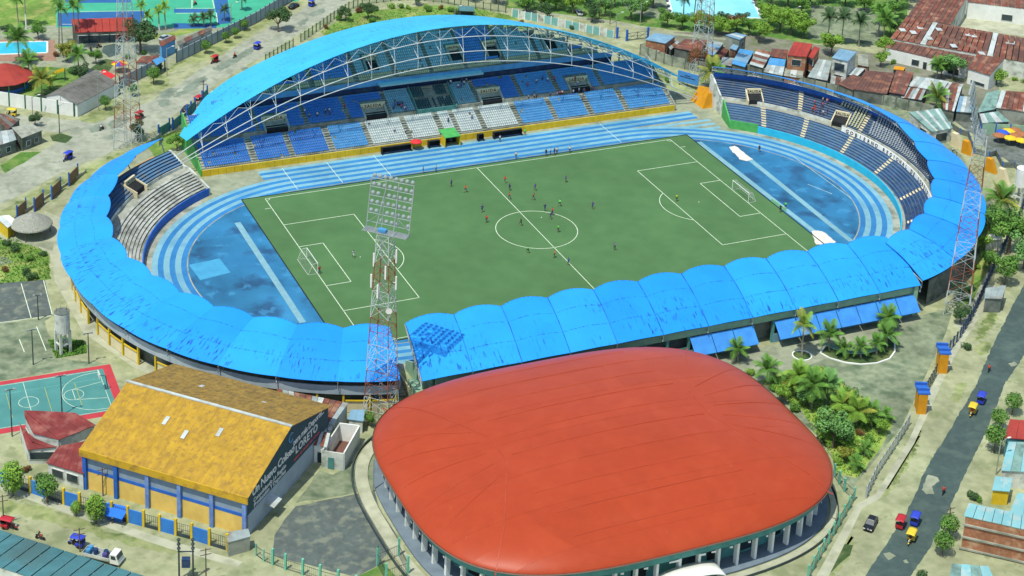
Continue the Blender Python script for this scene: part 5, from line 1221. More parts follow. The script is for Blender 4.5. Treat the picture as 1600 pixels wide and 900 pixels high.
building('white_tin_house', 'low house with broad white-grey tin roof', [([(1432, 119), (1483, 127), (1472, 143), (1418, 134)], [4.0, 4.0, 3.4, 3.4], [tin_w, tin, tin_w], 7)], conc_d)
building('small_tin_shed', 'small striped tin shed below the white-grey roof', [([(1418, 136), (1447, 140), (1440, 156), (1408, 152)], [3.2, 3.2, 2.8, 2.8], [tin_w, rust, tin], 6)], conc_d, 'shed')
building('mixed_roof_house', 'house with rust and white mixed roof behind the coconut palm', [([(1472, 143), (1503, 136), (1491, 174), (1474, 170)], [3.8, 3.8, 3.2, 3.2], [rust, tin_w, rust2], 5)], conc_d)
building('mint_tin_house', 'house with grey green tin roof left of the rusty shop', [([(1542, 145), (1563, 140), (1556, 170), (1527, 176)], [4.0, 4.0, 3.6, 3.6], [tin_mint], 4)], conc_d)
building('rusty_shop', 'rust roofed shop above the cafe yard at the right edge', [([(1565, 141), (1640, 147), (1640, 180), (1556, 168)], [4.6, 4.6, 4.0, 4.0], [rust, rust2, tin_w, rust, rust], 10)], conc, wins=[(2, .15, 2, .5, 2.4), (2, .35, 2, .5, 2.4)])
building('open_shelter', 'open shelter with pale green striped roof behind the right stand', [([(1420, 175), (1470, 169), (1489, 200), (1456, 206)], [5.0, 5.0, 3.8, 3.8], [tin_mint, tin_w, tin_mint], 10)], white_d, 'shelter', wins=[(3, .35, 2.6, .6, 3.0), (2, .5, 3.5, .6, 2.8)])
building('brown_pavilion', 'white pavilion with brown hip roof at the right', [([(1527, 84), (1570, 92), (1547, 118), (1512, 107)], [6.6, 6.6, 4.4, 4.4], [rust, rust2], 6)], white, 'pavilion', wins=[(2, .5, 4, .6, 1.4)])
# school: long rusty wings round a pale court
sheet('school_court', [(1490, 42), (1512, 16), (1640, 30), (1640, 62)], .02, pale_pave)
SCHOOL = building('school_wing', 'long school wing with rusty roof and pale patches facing the park', [([(1416, 27), (1640, 66), (1640, 104), (1391, 60)], [7.0, 7.0, 5.2, 5.2], [rust, rust2, rust, rust2, rust, rust2, rust2, rust, rust, rust2, tin_w], 26)], white_d, 'school', wins=[])
building('school_verandah', 'lower brown verandah roof in front of the school wing', [([(1392, 63), (1524, 88), (1512, 104), (1383, 74)], [4.6, 4.6, 3.8, 3.8], [rust2], 14)], white, 'verandah', wins=[(2, .15, 3, .6, 2.2), (2, .35, 3, .6, 2.2), (2, .5, 1, .1, 2.2), (2, .62, 2, .6, 2.2)])
building('school_side_wing', 'brown roofed school side wing running to the top edge', [([(1440, -6), (1512, -6), (1486, 38), (1417, 27)], [6.6, 6.6, 5.4, 6.6], [rust2, rust], 12)], white_d, 'school')
building('school_far_wing', 'far school wing with striped brown roof at the top right corner', [([(1510, -14), (1640, -6), (1640, 18), (1512, 3)], [6.4, 6.4, 5.2, 5.2], [rust2, rust], 12)], white, 'school', wins=[(2, .2, 3, .8, 2.6), (2, .5, 3, .8, 2.6)])
# --- right edge of the road
building('red_shop', 'red roofed shop at the right edge above the road', [([(1578, 655), (1640, 660), (1640, 690), (1570, 684)], [4.4, 4.4, 4.0, 4.0], [red_tin], 4)], tin_teal)
building('teal_tin_house', 'teal tin roofed house below the red shop', [([(1576, 690), (1640, 692), (1640, 740), (1564, 735)], [4.0, 4.0, 3.6, 3.6], [tin_cyan, tin_mint], 5)], white_d)
building('yellow_shed', 'shed with pale cyan roof and yellow wall beside the dark yard', [([(1555, 744), (1582, 747), (1578, 768), (1550, 766)], [3.2, 3.2, 3.0, 3.0], [tin_cyan], 2)], yellow, 'shed')
BH = building('brick_block', 'unfinished brick building with cyan sheet roof strip at the lower right', [([(1514, 786), (1640, 812), (1640, 836), (1506, 806)], [7.0, 7.0, 6.6, 6.6], [tin_cyan], 9), ([(1590, 770), (1640, 776), (1640, 812), (1578, 800)], [7.4, 7.4, 7.0, 7.0], [tin_cyan], 3)], brick, 'building')
building('cyan_shed', 'small rounded cyan tin roof at the bottom right edge', [([(1488, 880), (1545, 885), (1560, 920), (1480, 912)], [3.6, 3.6, 3.2, 3.2], [tin_cyan, tin_mint], 4)], white_d, 'shed')
a, b = G(1506, 806, 6.6), G(1640, 836, 6.6); d = (b-a).normalized()
for k, z in enumerate((5.0, 2.6, .4)):
    mb = MB(); n2 = Vector((d.y, -d.x, 0)); mb.bar(Vector((a.x, a.y, z))+n2*.02, Vector((b.x, b.y, z))+n2*.02, .3, .3); mb.build('floor_beam', conc, BH)

# more small houses filling the block behind the right stand
building('lean_house', 'brown roofed lean-to between the far tower and the brick house', [([(1040, 68), (1054, 60), (1062, 66), (1048, 78)], [3.2, 3.2, 2.9, 2.9], [rust2, tin], 3)], conc_d)
building('rust_lean_to', 'rust roofed lean-to below the two storey house', [([(1118, 88), (1128, 72), (1140, 76), (1130, 92)], [3.0, 3.0, 2.7, 2.7], [rust2, rust], 3)], conc_d)
building('low_rust_house', 'low reddish roof behind the half blue house', [([(1206, 76), (1232, 78), (1228, 92), (1204, 88)], [3.6, 3.6, 3.2, 3.2], [rust, rust2], 4)], conc_d)
building('brick_shop', 'low brick shop below the red roofed house', [([(1226, 106), (1256, 110), (1254, 122), (1224, 118)], [3.0, 3.0, 2.8, 2.8], [conc, tin_w], 3)], brick)
building('brick_lean_to', 'brick lean-to below the white house with slate blue roof', [([(1299, 118), (1322, 121), (1320, 134), (1297, 130)], [2.8, 2.8, 2.6, 2.6], [rust2, tin], 3)], brick)
building('grey_lean_to', 'grey tin lean-to right of the white house', [([(1328, 104), (1352, 107), (1340, 119), (1322, 116)], [2.8, 2.8, 2.6, 2.6], [tin, tin_w], 4)], conc_d)
building('rust_row_house', 'rust and white row house above the coconut palm', [([(1482, 128), (1506, 132), (1500, 142), (1474, 139)], [3.4, 3.4, 3.2, 3.2], [rust, tin_w, rust2], 4)], conc_d)
building('pale_tin_shed', 'pale tin shed between the palm and the far lamp frame', [([(1500, 150), (1524, 152), (1520, 176), (1494, 174)], [3.2, 3.2, 2.9, 2.9], [tin, tin_b, tin_w], 4)], conc_d, 'shed')
building('curved_tin_shed', 'pale green rounded tin shed above the cafe wall', [([(1530, 178), (1560, 174), (1578, 190), (1534, 192)], [3.4, 3.4, 3.0, 3.0], [tin_mint, tin_w], 4)], conc_d, 'shed')
building('yard_canopy', 'orange and rust canopy in the yard of the school verandah', [([(1398, 103), (1415, 105), (1412, 110), (1396, 108)], [2.6, 2.6, 2.5, 2.5], [orange], 2)], dark_steel, 'canopy', posts=True)
for i, (x, y, z, m) in enumerate(((1437, 43, 6.3, tin_w), (1427, 51, 6.0, tin_w), (1512, 54, 6.4, tin_w), (1521, 56, 6.4, tin_w), (1574, 66, 6.3, tin_w), (1583, 67, 6.3, tin_w), (1534, 84, 5.6, tin_w), (1467, 46, 6.5, tin_w), (1490, 72, 5.6, tin_w), (1452, 60, 5.7, tin_w), (1410, 47, 6.0, tin_w))):
    p = G(x, y, z); mb = MB(); mb.box((p.x, p.y, z+.1), (1.6, 2.6, .08), -.35); mb.build('replacement_sheet', m, SCHOOL)
# ================================================================== VEGETATION
def leaf_cloud(name, blobs, n, ls, m, seed, flat=.0):
    """many small leaf faces spread through overlapping clumps; blobs: (centre, radii)"""
    rnd = random.Random(seed); mb = MB(); tot = sum(b[1][0]*b[1][1]*b[1][2] for b in blobs)
    for c, r in blobs:
        k = int(n*r[0]*r[1]*r[2]/tot)
        for _ in range(k):
            while True:
                d = Vector((rnd.gauss(0, 1), rnd.gauss(0, 1), rnd.gauss(0, 1)))
                if d.length > .01: break
            d.normalize(); rad = .55+.47*rnd.random()**.6
            p = Vector((c[0]+d.x*r[0]*rad, c[1]+d.y*r[1]*rad, c[2]+d.z*r[2]*rad))
            nrm = (d*1.2+Vector((rnd.uniform(-1, 1), rnd.uniform(-1, 1), rnd.uniform(-.3, 1)))).normalized()
            a = nrm.orthogonal().normalized(); b = nrm.cross(a); t = rnd.random()*6.28
            u, v = a*math.cos(t)+b*math.sin(t), b*math.cos(t)-a*math.sin(t); s = ls*(.6+.8*rnd.random())
            mb.face([p-u*s*.5, p+v*s*.32, p+u*s*.55-nrm*s*.12, p-v*s*.32])
    return mb.mesh(name, m)
def tree_meshes(kind, seed):
    rnd = random.Random(seed)
    if kind == 'ball':
        cr = leaf_cloud('crown', [((0, 0, 2.6), (1.5, 1.5, 1.25)), ((.3, .2, 2.9), (1.2, 1.2, 1.1))], 900, .30, leaf_mid, seed)
        tk = MB(); tk.tube((0, 0, 0), (.05, 0, 1.6), .13, .09, n=6); tk.tube((.05, 0, 1.5), (.5, .3, 2.6), .07, .03, n=5); tk.tube((.05, 0, 1.5), (-.4, -.2, 2.5), .07, .03, n=5)
    elif kind == 'egg':
        cr = leaf_cloud('crown', [((0, 0, 3.0), (1.7, 1.7, 2.2)), ((.1, .2, 3.6), (1.3, 1.3, 1.9))], 1400, .34, leaf_lime, seed)
        tk = MB(); tk.tube((0, 0, 0), (.05, 0, 2.2), .15, .1, n=6); tk.tube((.05, 0, 1.8), (.5, .3, 3.2), .07, .03, n=5); tk.tube((.05, 0, 1.9), (-.4, -.2, 3.4), .07, .03, n=5)
    elif kind == 'bush':
        bl = [((rnd.uniform(-.8, .8), rnd.uniform(-.8, .8), rnd.uniform(.6, 1.2)), (rnd.uniform(.6, 1.0),)*3) for _ in range(5)]
        cr = leaf_cloud('crown', bl, 700, .30, leaf_mid, seed); tk = MB()
        for k in range(4): tk.tube((0, 0, 0), (rnd.uniform(-.6, .6), rnd.uniform(-.6, .6), .9), .05, .02, n=4)
    else:
        bl = [((rnd.uniform(-2.3, 2.3), rnd.uniform(-2.3, 2.3), rnd.uniform(3.4, 6.2)), (rnd.uniform(1.1, 1.8),)*2+(rnd.uniform(.8, 1.3),)) for _ in range(11)]
        cr = leaf_cloud('crown', bl, 2600, .42, leaf_mid, seed); tk = MB(); tk.tube((0, 0, 0), (.1, .1, 2.6), .3, .2, n=7)
        for c, r in bl[:7]: tk.tube((.1, .1, 2.3), c, .13, .04, n=5)
    return cr, tk.mesh('trunk', bark)
TREES = {}
for kind, ns in (('ball', 3), ('egg', 2), ('bush', 3), ('broad', 4)):
    TREES[kind] = [tree_meshes(kind, 11*i+len(kind)) for i in range(ns)]
TREE_N = [0]
def tree(px, kind, label, sc=1.0, leaf=None, group=None, name=None, sz=None):
    b = G(*px) if not isinstance(px, Vector) else px; i = TREE_N[0]; TREE_N[0] += 1
    cr, tk = TREES[kind][i % len(TREES[kind])]
    T = thing(name or ('shrub' if kind == 'bush' else 'tree'), label, 'shrub' if kind == 'bush' else 'tree', (b.x, b.y, 0), (i*1.7) % 6.28, group)
    T.scale = (sc, sc, sc*(sz or 1.0))
    o = add('crown', cr, T); add('trunk' if kind != 'bush' else 'stems', tk, T)
    if leaf:
        o.material_slots[0].link = 'OBJECT'; o.material_slots[0].material = leaf
    return T
# --- palms: every frond a part
def frond_mesh(L, droop, m, seed, wd=.85):
    rnd = random.Random(seed); mb = MB(); pts = []; n = 9
    for i in range(n+1):
        f = i/n; pts.append(Vector((L*f*(1-.10*droop*f), 0, L*(.42*f-droop*.62*f*f))))
    for a, b in zip(pts[:-1], pts[1:]): mb.tube(a, b, .035, .025, n=3, cap=False)
    for i in range(1, n*3+1):
        f = i/(n*3); k = min(n-1, int(f*n)); p = pts[k].lerp(pts[k+1], f*n-k); l = wd*(.35+1.1*math.sin(PI*min(1, f*.92+.06)))
        for s in (-1, 1):
            t = Vector((.35, s*1.0, -.30-.15*rnd.random())).normalized()*l; wv = Vector((.062, 0, 0))
            mb.face([p-wv, p+wv, p+t+wv*.3, p+t*.9-wv*.4])
    return mb.mesh('frond', m)
def palm_meshes(m, L, seed): return [frond_mesh(L*random.uniform(.9, 1.08), d, m, seed+i) for i, d in enumerate((.35, .75, 1.1, 1.45))]
FR = {'green': palm_meshes(leaf_mid, 3.2, 1), 'dark': palm_meshes(leaf_dark, 3.0, 20), 'lime': palm_meshes(leaf_lime, 3.2, 40), 'yellow': palm_meshes(leaf_yel, 3.3, 60), 'blue': palm_meshes(leaf_blue, 3.2, 80)}
TRK = {}
def palm(px, h, label, col='green', sc=1.0, n=15, white_base=False, group=None, lean=.0, col2=None):
    b = G(*px); key = (round(h*2)/2, white_base)
    if key not in TRK:
        mb = MB(); H_ = key[0]; prev = Vector((0, 0, 0)); r = .20
        for i in range(1, 7):
            f = i/6; p = Vector((.25*math.sin(f*2.2), .12*f, H_*f)); mb.tube(prev, p, lerp(.21, .12, (i-1)/6), lerp(.21, .12, f), n=7, m=1 if (white_base and i <= 2) else 0, cap=False); prev = p
        TRK[key] = (mb.mesh('trunk', [palm_bark, white]), prev)
    tm, top = TRK[key]; rz = (b.x*3.1+b.y*1.7) % 6.28
    T = thing('palm_tree', label, 'palm', (b.x, b.y, 0), rz, group)
    add('trunk', tm, T)
    for i in range(n):
        f = FR[col2 if (col2 and i % 3 == 0) else col]; k = min(3, int(i/n*4)); o = add('frond', f[k], T)
        o.location = top; a = i*2.399963; o.rotation_euler = (0, (-.85, -.35, .0, .25)[k], a); o.scale = (sc, sc, sc)
    return T
PG = 'palms'
palm((31, 99), 7.5, 'large green palm towering over the turquoise pool edge', 'green', 1.35, 18)
palm((46, 125), 5.5, 'green palm behind the round red kiosk', 'green', 1.1)
palm((66, 150), 5.0, 'drooping yellow palm beside the yellow slide', 'yellow', 1.15)
palm((124, 118), 6.0, 'palm on the plaza edge below the red pavilion', 'green', 1.0)
palm((29, 40), 8.0, 'slim palm on the bright lawn at the upper left', 'green', .8)
palm((41, 45), 13, 'very tall white trunk palm beside the lawn', 'green', .7, 12, True)
for i, (p, h, l) in enumerate((((92, 72), 13, 'tall royal palm left of the red pavilion'), ((99, 90), 14, 'tallest royal palm by the tiled pool deck'), ((118, 80), 13, 'tall royal palm in front of the red pavilion corner'), ((122, 66), 12, 'tall royal palm touching the pavilion roof'))):
    palm(p, h, l, 'green', .85, 13)
for i, (p, h, l) in enumerate((((220, 48), 7.5, 'white based palm right of the red pavilion'), ((230, 48), 4.5, 'shorter white based palm beside the tennis wall'), ((249, 47), 5.5, 'white based palm in the middle of the tennis wall'), ((259, 45), 6.5, 'tall white based palm at the tennis court gap'))):
    palm(p, h, l, 'lime', .72, 12, True)
for i, (p, h, l) in enumerate((((303, 41), 2.2, 'short palm at the corner of the blue court'), ((319, 41), 2.6, 'short palm in the middle of the blue court edge'), ((330, 40), 3.0, 'short palm third along the blue court edge'), ((350, 33), 3.4, 'short palm beside the far tennis wall'), ((378, 16), 4.0, 'short palm at the far end of the tennis wall'))):
    palm(p, h, l, 'dark', .7, 12)
palm((1068, 30), 6.5, 'dark palm at the edge of the wide pool', 'dark', .95)
palm((1083, 32), 8.0, 'darkest tall palm in front of the wide pool', 'dark', 1.1)
palm((1293, 64), 7.5, 'left palm of the dark row on the plaza', 'dark', 1.05); palm((1314, 70), 8.5, 'second palm of the dark row on the plaza', 'dark', 1.05); palm((1342, 73), 8.0, 'third dark palm on the plaza', 'dark', 1.05)
palm((1380, 72), 8.5, 'light green palm beside the school', 'green', 1.2); palm((1372, 58), 8, 'tall green palm behind the plaza hedge', 'green', 1.1); palm((1398, 30), 8, 'palm at the corner of the school roof', 'green', 1.0)
palm((1112, 140), 5.0, 'yellowing coconut palm behind the orange abutment', 'green', 1.35, 17, col2='yellow')
palm((1463, 173), 4.5, 'yellow green coconut palm among the tin roofs', 'green', 1.2, 16, col2='yellow')
palm((1462, 124), 4.5, 'palm between the school and the big tree', 'green', .9)
palm((1563, 342), 5.0, 'broad coconut palm below the white water tank', 'green', 1.5, 18, col2='yellow')
palm((1253, 556), 7.0, 'slender coconut palm in the round white kerbed bed', 'lime', .95, 14, col2='yellow')
for p, h, sc, l in (((1296, 548), 4.0, 1.0, 'tallest palm at the left of the crescent planter'), ((1320, 556), 2.2, .7, 'small palm on the front left of the crescent planter'), ((1345, 559), 2.6, .75, 'small palm at the centre front of the crescent planter'),
                    ((1370, 553), 2.6, .75, 'small palm on the front right of the crescent planter'), ((1386, 543), 3.2, .95, 'bushy palm at the right end of the crescent planter'), ((1384, 515), 3.0, .95, 'palm against the awnings behind the planter')):
    palm(p, h, l, 'green', sc, 14)
palm((1153, 565), 3.0, 'reddish green palm at the arena corner below the awnings', 'green', .8, 13); palm((1199, 600), 3.5, 'dark green palm between arena and courtyard', 'green', 1.0, 15)
palm((1268, 640), 5.5, 'large palm in the middle of the garden clump', 'green', 1.1, 20); palm((1246, 622), 5.0, 'left palm of the garden clump', 'lime', 1.0, 18); palm((1290, 632), 4.6, 'right palm of the garden clump', 'blue', 1.0, 18)
palm((1338, 665), 3.5, 'yellow palm in the garden by the courtyard', 'lime', 1.15, 16, col2='yellow'); palm((1362, 668), 3.2, 'green palm right of the yellow one in the garden', 'green', .9, 14)
for p, l in (((1385, 660), 'small dark palm at the garden fence corner'), ((1350, 712), 'small palm low on the garden slope'), ((1338, 735), 'small palm at the bottom of the garden')):
    palm(p, 1.4, l, 'green', .6, 11)
# --- clipped and round trees
for p, sc, l in (((240, 132), 1.25, 'round clipped tree alone on the verge below the porch'), ((322, 84), 1.0, 'round clipped tree beside the red mototaxi'), ((353, 67), .85, 'round clipped tree second along the long wall'), ((367, 60), .85, 'round clipped tree third along the long wall'), ((382, 48), .85, 'round clipped tree fourth along the long wall'),
                 ((165, 172), 1.0, 'loose round tree at the corner of the grey gabled house'), ((207, 150), .9, 'shaded tree under the left lattice tower')):
    tree(p, 'ball', l, sc, None, 'round trees along the long wall')
for p, sc, l, k in (((20, 775), 1.25, 'round street tree at the left edge by the blue wall', 'egg'), ((74, 786), 1.35, 'wide round street tree before the blue wall', 'ball'), ((150, 818), 1.05, 'tall egg shaped street tree beside the blue stall', 'egg'), ((119, 806), .55, 'thin sapling on the street verge', 'egg'),
                    ((1581, 648), 1.15, 'clipped street tree above the two others on the right pavement', 'ball'), ((1560, 672), 1.1, 'clipped street tree near the red shop', 'ball'), ((1553, 706), 1.4, 'large clipped street tree on grass near the red shop', 'ball'),
                    ((1569, 445), 1.7, 'big round bush tree beside the pale lane', 'ball'), ((1481, 842), 1.15, 'clipped ball tree at the brick building', 'ball'), ((1472, 868), 1.15, 'clipped ball tree below its twin at the brick building', 'ball'), ((1225, 610), .85, 'clipped ball shrub at the arena corner', 'ball')):
    tree(p, k, l, sc, leaf_mid if k == 'ball' else leaf_lime)
BR = [((1300, 700), 1.05, leaf_blue, 'large silvery tree on the garden slope'), ((1262, 635), .8, leaf_blue, 'dense garden tree beside the palm clump'), ((1325, 640), .6, leaf_mid, 'low tree behind the yellow palm'), ((1220, 630), .55, leaf_lime, 'lime shrub tree near the arena edge'),
      ((1575, 395), 1.5, leaf_mid, 'big spreading tree at the right edge under the coconut palm'), ((1600, 420), 1.2, leaf_blue, 'second big tree at the right border'), ((1545, 360), .8, leaf_dark, 'dark tree under the coconut palm'), ((1488, 125), 1.1, leaf_blue, 'big light tree in front of the school'), ((1470, 122), .8, leaf_mid, 'tree next to the big light one'),
      ((1557, 133), .75, leaf_lime, 'rounded tree in front of the brown pavilion'), ((1385, 88), .8, leaf_lime, 'tree in front of the school verandah'), ((1298, 88), 1.05, leaf_lime, 'bright tree behind the white house'), ((1376, 104), .6, leaf_lime, 'clipped bright hedge tree in the house yard'),
      ((1236, 55), 1.2, leaf_lime, 'broad lime tree left of the plaza'), ((1218, 50), 1.0, leaf_lime, 'lime tree at the pool hedge'), ((1230, 12), 1.3, leaf_blue, 'pale tall tree at the top near the pool'), ((1252, 25), 1.0, leaf_mid, 'tree beside the plaza corner'), ((1205, 8), 1.0, leaf_blue, 'pale tree right of the wide pool'),
      ((1400, 12), 1.3, leaf_blue, 'tall pale tree at the left of the school wing'), ((1382, 40), 1.1, leaf_mid, 'tree at the right plaza edge'), ((1415, 0), 1.3, leaf_mid, 'tree touching the top edge by the school'),
      ((845, 18), 1.1, leaf_mid, 'leftmost broad park tree above the cyan roof'), ((815, 8), 1.0, leaf_dark, 'dark park tree at the top above the roof apex'), ((868, 16), .9, leaf_mid, 'park tree second from the left above the roof'), ((895, 22), 1.0, leaf_lime, 'lime park tree beside the parked vehicles'), ((945, 26), .9, leaf_blue, 'loose pale tree beside the park path'), ((985, 30), 1.1, leaf_blue, 'blue green tree left of the court'), ((1003, 28), 1.0, leaf_mid, 'green tree next to the court'),
      ((1043, 43), .8, leaf_mid, 'round park tree at the pool corner'), ((1065, 46), .75, leaf_mid, 'park tree second from the pool corner'), ((1100, 50), .8, leaf_mid, 'park tree in the middle of the pool hedge'), ((1118, 54), .8, leaf_lime, 'lime park tree in the pool hedge'), ((1140, 56), .8, leaf_lime, 'second lime park tree in the pool hedge'), ((1150, 50), .8, leaf_red, 'reddish park tree in the pool hedge'), ((1185, 66), .9, leaf_lime, 'bright tree behind the two storey house'),
      ((1130, 45), .7, leaf_dark, 'dark small tree behind the pool hedge'), ((1160, 40), .6, leaf_dark, 'dark small tree at the right pool corner'), ((1265, 10), 1.1, leaf_mid, 'park tree at the top of the plaza'), ((1180, 8), .5, leaf_mid, 'young tree right of the pool edge'),
      ((220, 82), 1.3, leaf_dark, 'dense dark tree right of the red pavilion'), ((105, 95), .8, leaf_yel, 'yellow green garden tree by the pool deck'), ((125, 130), .8, leaf_dark, 'dark slim tree beside the grey gable'), ((435, 50), 1.0, leaf_dark, 'dark thin tree inside the garden fence'), ((575, 30), .7, leaf_dark, 'dark reddish tree in the garden triangle'), ((215, 218), .7, leaf_dark, 'dark tree at the foot of the left tower'),
      ((55, 197), .5, leaf_dark, 'dark spiky bush tree in front of the grey house'), ((277, 236), .6, leaf_mid, 'tree behind the orange abutment on the left'), ((595, 705), .5, leaf_dark, 'overgrown tree at the foot of the near tower'), ((575, 665), .4, leaf_mid, 'small tree behind the white yard walls'), ((1500, 505), .6, leaf_dark, 'thorny bush tree under the right lattice tower'), ((1090, 108), .8, leaf_red, 'reddish tangle of branches at the far tower foot'),
      ((1545, 425), .7, leaf_mid, 'banana like tree beside the lane'), ((1502, 470), .6, leaf_dark, 'dark tree between the blue roof and the lane')]
for p, sc, lf, l in BR: tree(p, 'broad', l, sc, lf, 'broad leaved trees', 'broadleaf_tree')
BR2 = [((822, 18), .9, leaf_mid, 'park tree just right of the roof apex'), ((880, 6), 1.0, leaf_dark, 'dark tree at the top edge above the panel wall'), ((915, 8), 1.1, leaf_mid, 'broad tree at the top edge in the park'), ((960, 10), 1.0, leaf_lime, 'lime tree at the top edge left of the court'), ((925, 34), .8, leaf_dark, 'dark tree behind the panel wall'), ((855, 30), .7, leaf_dark, 'dark low tree against the panel wall'), ((775, 6), .9, leaf_dark, 'dark tree above the middle of the cyan roof'), ((740, 2), .8, leaf_dark, 'dark tree at the top edge beside the shelter'), ((650, 8), .6, leaf_dark, 'low dark tree at the garden fence'), ((540, 32), .6, leaf_dark, 'low dark tree at the left of the garden'),
       ((1020, 12), 1.0, leaf_lime, 'lime tree at the top left of the pool'), ((1086, 48), .8, leaf_lime, 'lime tree under the dark pool palms'), ((1170, 55), .8, leaf_mid, 'round tree right of the two storey house'), ((1200, 40), 1.0, leaf_lime, 'lime tree between pool corner and plaza'), ((1255, 60), .9, leaf_lime, 'lime tree at the lower left plaza corner'), ((1350, 20), .9, leaf_mid, 'tree at the upper right of the plaza'), ((1390, 58), 1.0, leaf_dark, 'dark tree beside the school corner'), ((1320, 8), 1.0, leaf_mid, 'tree at the top of the plaza row'), ((1290, 4), 1.0, leaf_lime, 'lime tree at the top edge over the plaza'),
       ((60, 62), .7, leaf_mid, 'tree behind the turquoise pool'), ((150, 100), .6, leaf_mid, 'low tree on the plaza bed'), ((12, 60), .6, leaf_dark, 'dark tree at the left pool end'), ((78, 140), .6, leaf_lime, 'lime tree behind the white panel wall'), ((1530, 395), .7, leaf_lime, 'lime tree left of the lane by the blue roof')]
for p, sc, lf, l in BR2: tree(p, 'broad', l, sc, lf, 'broad leaved trees', 'broadleaf_tree')
GARDEN = [((1232, 615), .5, leaf_yel, 'yellow green shrub tree at the top of the garden'), ((1282, 668), .55, leaf_lime, 'lime shrub tree in the heart of the garden'), ((1318, 690), .5, leaf_lime, 'lime shrub tree right of the silvery one'), ((1345, 655), .55, leaf_lime, 'bright shrub tree at the courtyard edge of the garden'), ((1320, 722), .45, leaf_yel, 'yellow green shrub tree low on the garden slope'), ((1372, 678), .45, leaf_lime, 'lime shrub tree near the garden fence corner')]
for p, sc, lf, l in GARDEN: tree(p, 'broad', l, sc, lf, 'shrub trees of the arena garden', 'shrub_tree')
palm((1312, 652), 2.8, 'leaning yellow palm between the garden trees', 'lime', .95, 14, col2='yellow'); palm((1290, 690), 2.4, 'low lime palm below the palm clump', 'lime', .9, 14); palm((1328, 708), 1.8, 'low lime palm on the open garden grass', 'lime', .8, 12)
# --- shrubs
SH = [(510, 45), (530, 32), (545, 24), (560, 20), (585, 15), (610, 13), (625, 12), (640, 14), (665, 12), (670, 17), (690, 15), (705, 18), (715, 22), (580, 35), (8, 385), (25, 393), (45, 408), (40, 430), (50, 435), (30, 402), (10, 425), (66, 400),
      (1215, 612), (1240, 640), (1310, 655), (1325, 700), (1360, 690), (1310, 725), (1280, 660), (1345, 680), (1240, 600), (1170, 585), (1515, 780), (1530, 785), (1440, 905), (60, 750), (40, 735), (1555, 470), (1580, 410), (1045, 128), (985, 105), (925, 50), (895, 45), (815, 38), (115, 85), (105, 75), (90, 88), (200, 92), (225, 85), (1330, 130), (1420, 120), (1395, 100), (1585, 125), (1600, 130), (1508, 545), (1525, 420)]
ORD = ['first', 'second', 'third', 'fourth', 'fifth', 'sixth', 'seventh', 'eighth', 'ninth', 'tenth', 'eleventh', 'twelfth', 'thirteenth', 'fourteenth', 'fifteenth', 'sixteenth', 'seventeenth', 'eighteenth', 'nineteenth', 'twentieth']
LANDMARK = {'in the garden triangle behind the cyan roof': (610, 20), 'on the lawn left of the bowl': (35, 410), 'in the garden below the courtyard': (1290, 660), 'beside the dark yard at the right pavement': (1515, 770), 'at the bottom of the asphalt road': (1440, 900), 'behind the blue street wall by the clubhouse': (50, 742),
            'beside the pale lane on the right': (1555, 450), 'near the right arch abutment': (1010, 115), 'along the teal and white panel wall': (880, 45), 'by the tiled pool deck': (100, 82), 'on the club plaza bed': (212, 88), 'among the rusty roofs': (1350, 125), 'in front of the school': (1410, 112), 'in the yellow bed by the brown pavilion': (1592, 128), 'by the right lattice tower': (1508, 545)}
SG = {}
for p in SH:
    SG.setdefault(min(LANDMARK, key=lambda k: (LANDMARK[k][0]-p[0])**2+(LANDMARK[k][1]-p[1])**2), []).append(p)
for where, pl_ in SG.items():
    for i, p in enumerate(sorted(pl_)):
        cn_, lf = random.choice([('mid green', leaf_mid), ('lime', leaf_lime), ('dark green', leaf_dark), ('mid green', leaf_mid), ('reddish', leaf_red)])
        tree(p, 'bush', (cn_+' shrub, '+(ORD[i]+' from the left ' if len(pl_) > 1 else 'alone ')+where), random.uniform(.55, .95), lf, 'shrubs '+where)
# rough grass in the gardens
def tufts(polys, n, m, seed, h=.35):
    rnd = random.Random(seed); mb = MB()
    for px in polys:
        P = [G(*p) for p in px]; x0, x1 = min(p.x for p in P), max(p.x for p in P); y0, y1 = min(p.y for p in P), max(p.y for p in P); k = 0; tries = 0
        while k < n and tries < n*6:
            tries += 1; x, y = rnd.uniform(x0, x1), rnd.uniform(y0, y1); ins = False
            for a, b in zip(P, P[1:]+P[:1]):
                if (a.y > y) != (b.y > y) and x < (b.x-a.x)*(y-a.y)/(b.y-a.y)+a.x: ins = not ins
            if not ins: continue
            k += 1
            for _ in range(3):
                a = rnd.random()*6.28; d = Vector((math.cos(a), math.sin(a), 0)); s = Vector((-d.y, d.x, 0))*.12; hh = h*rnd.uniform(.5, 1.2); p = Vector((x, y, .01))
                mb.face([p-s, p+s, p+d*hh*.6+Vector((0, 0, hh))])
    return tag(mb.build('rough_grass', m), 'rough tufted grass over the garden and verges', 'grass', kind='stuff')
tufts([[(1188, 595), (1285, 572), (1395, 655), (1340, 748), (1304, 738), (1252, 640)]], 2600, leaf_lime, 3)
tufts([[(-20, 372), (20, 372), (74, 394), (80, 436), (-20, 446)], [(500, 50), (560, 17), (740, 12), (800, 25), (520, 62)], [(75, 532), (130, 533), (135, 552), (88, 560)]], 900, leaf_mid, 4)
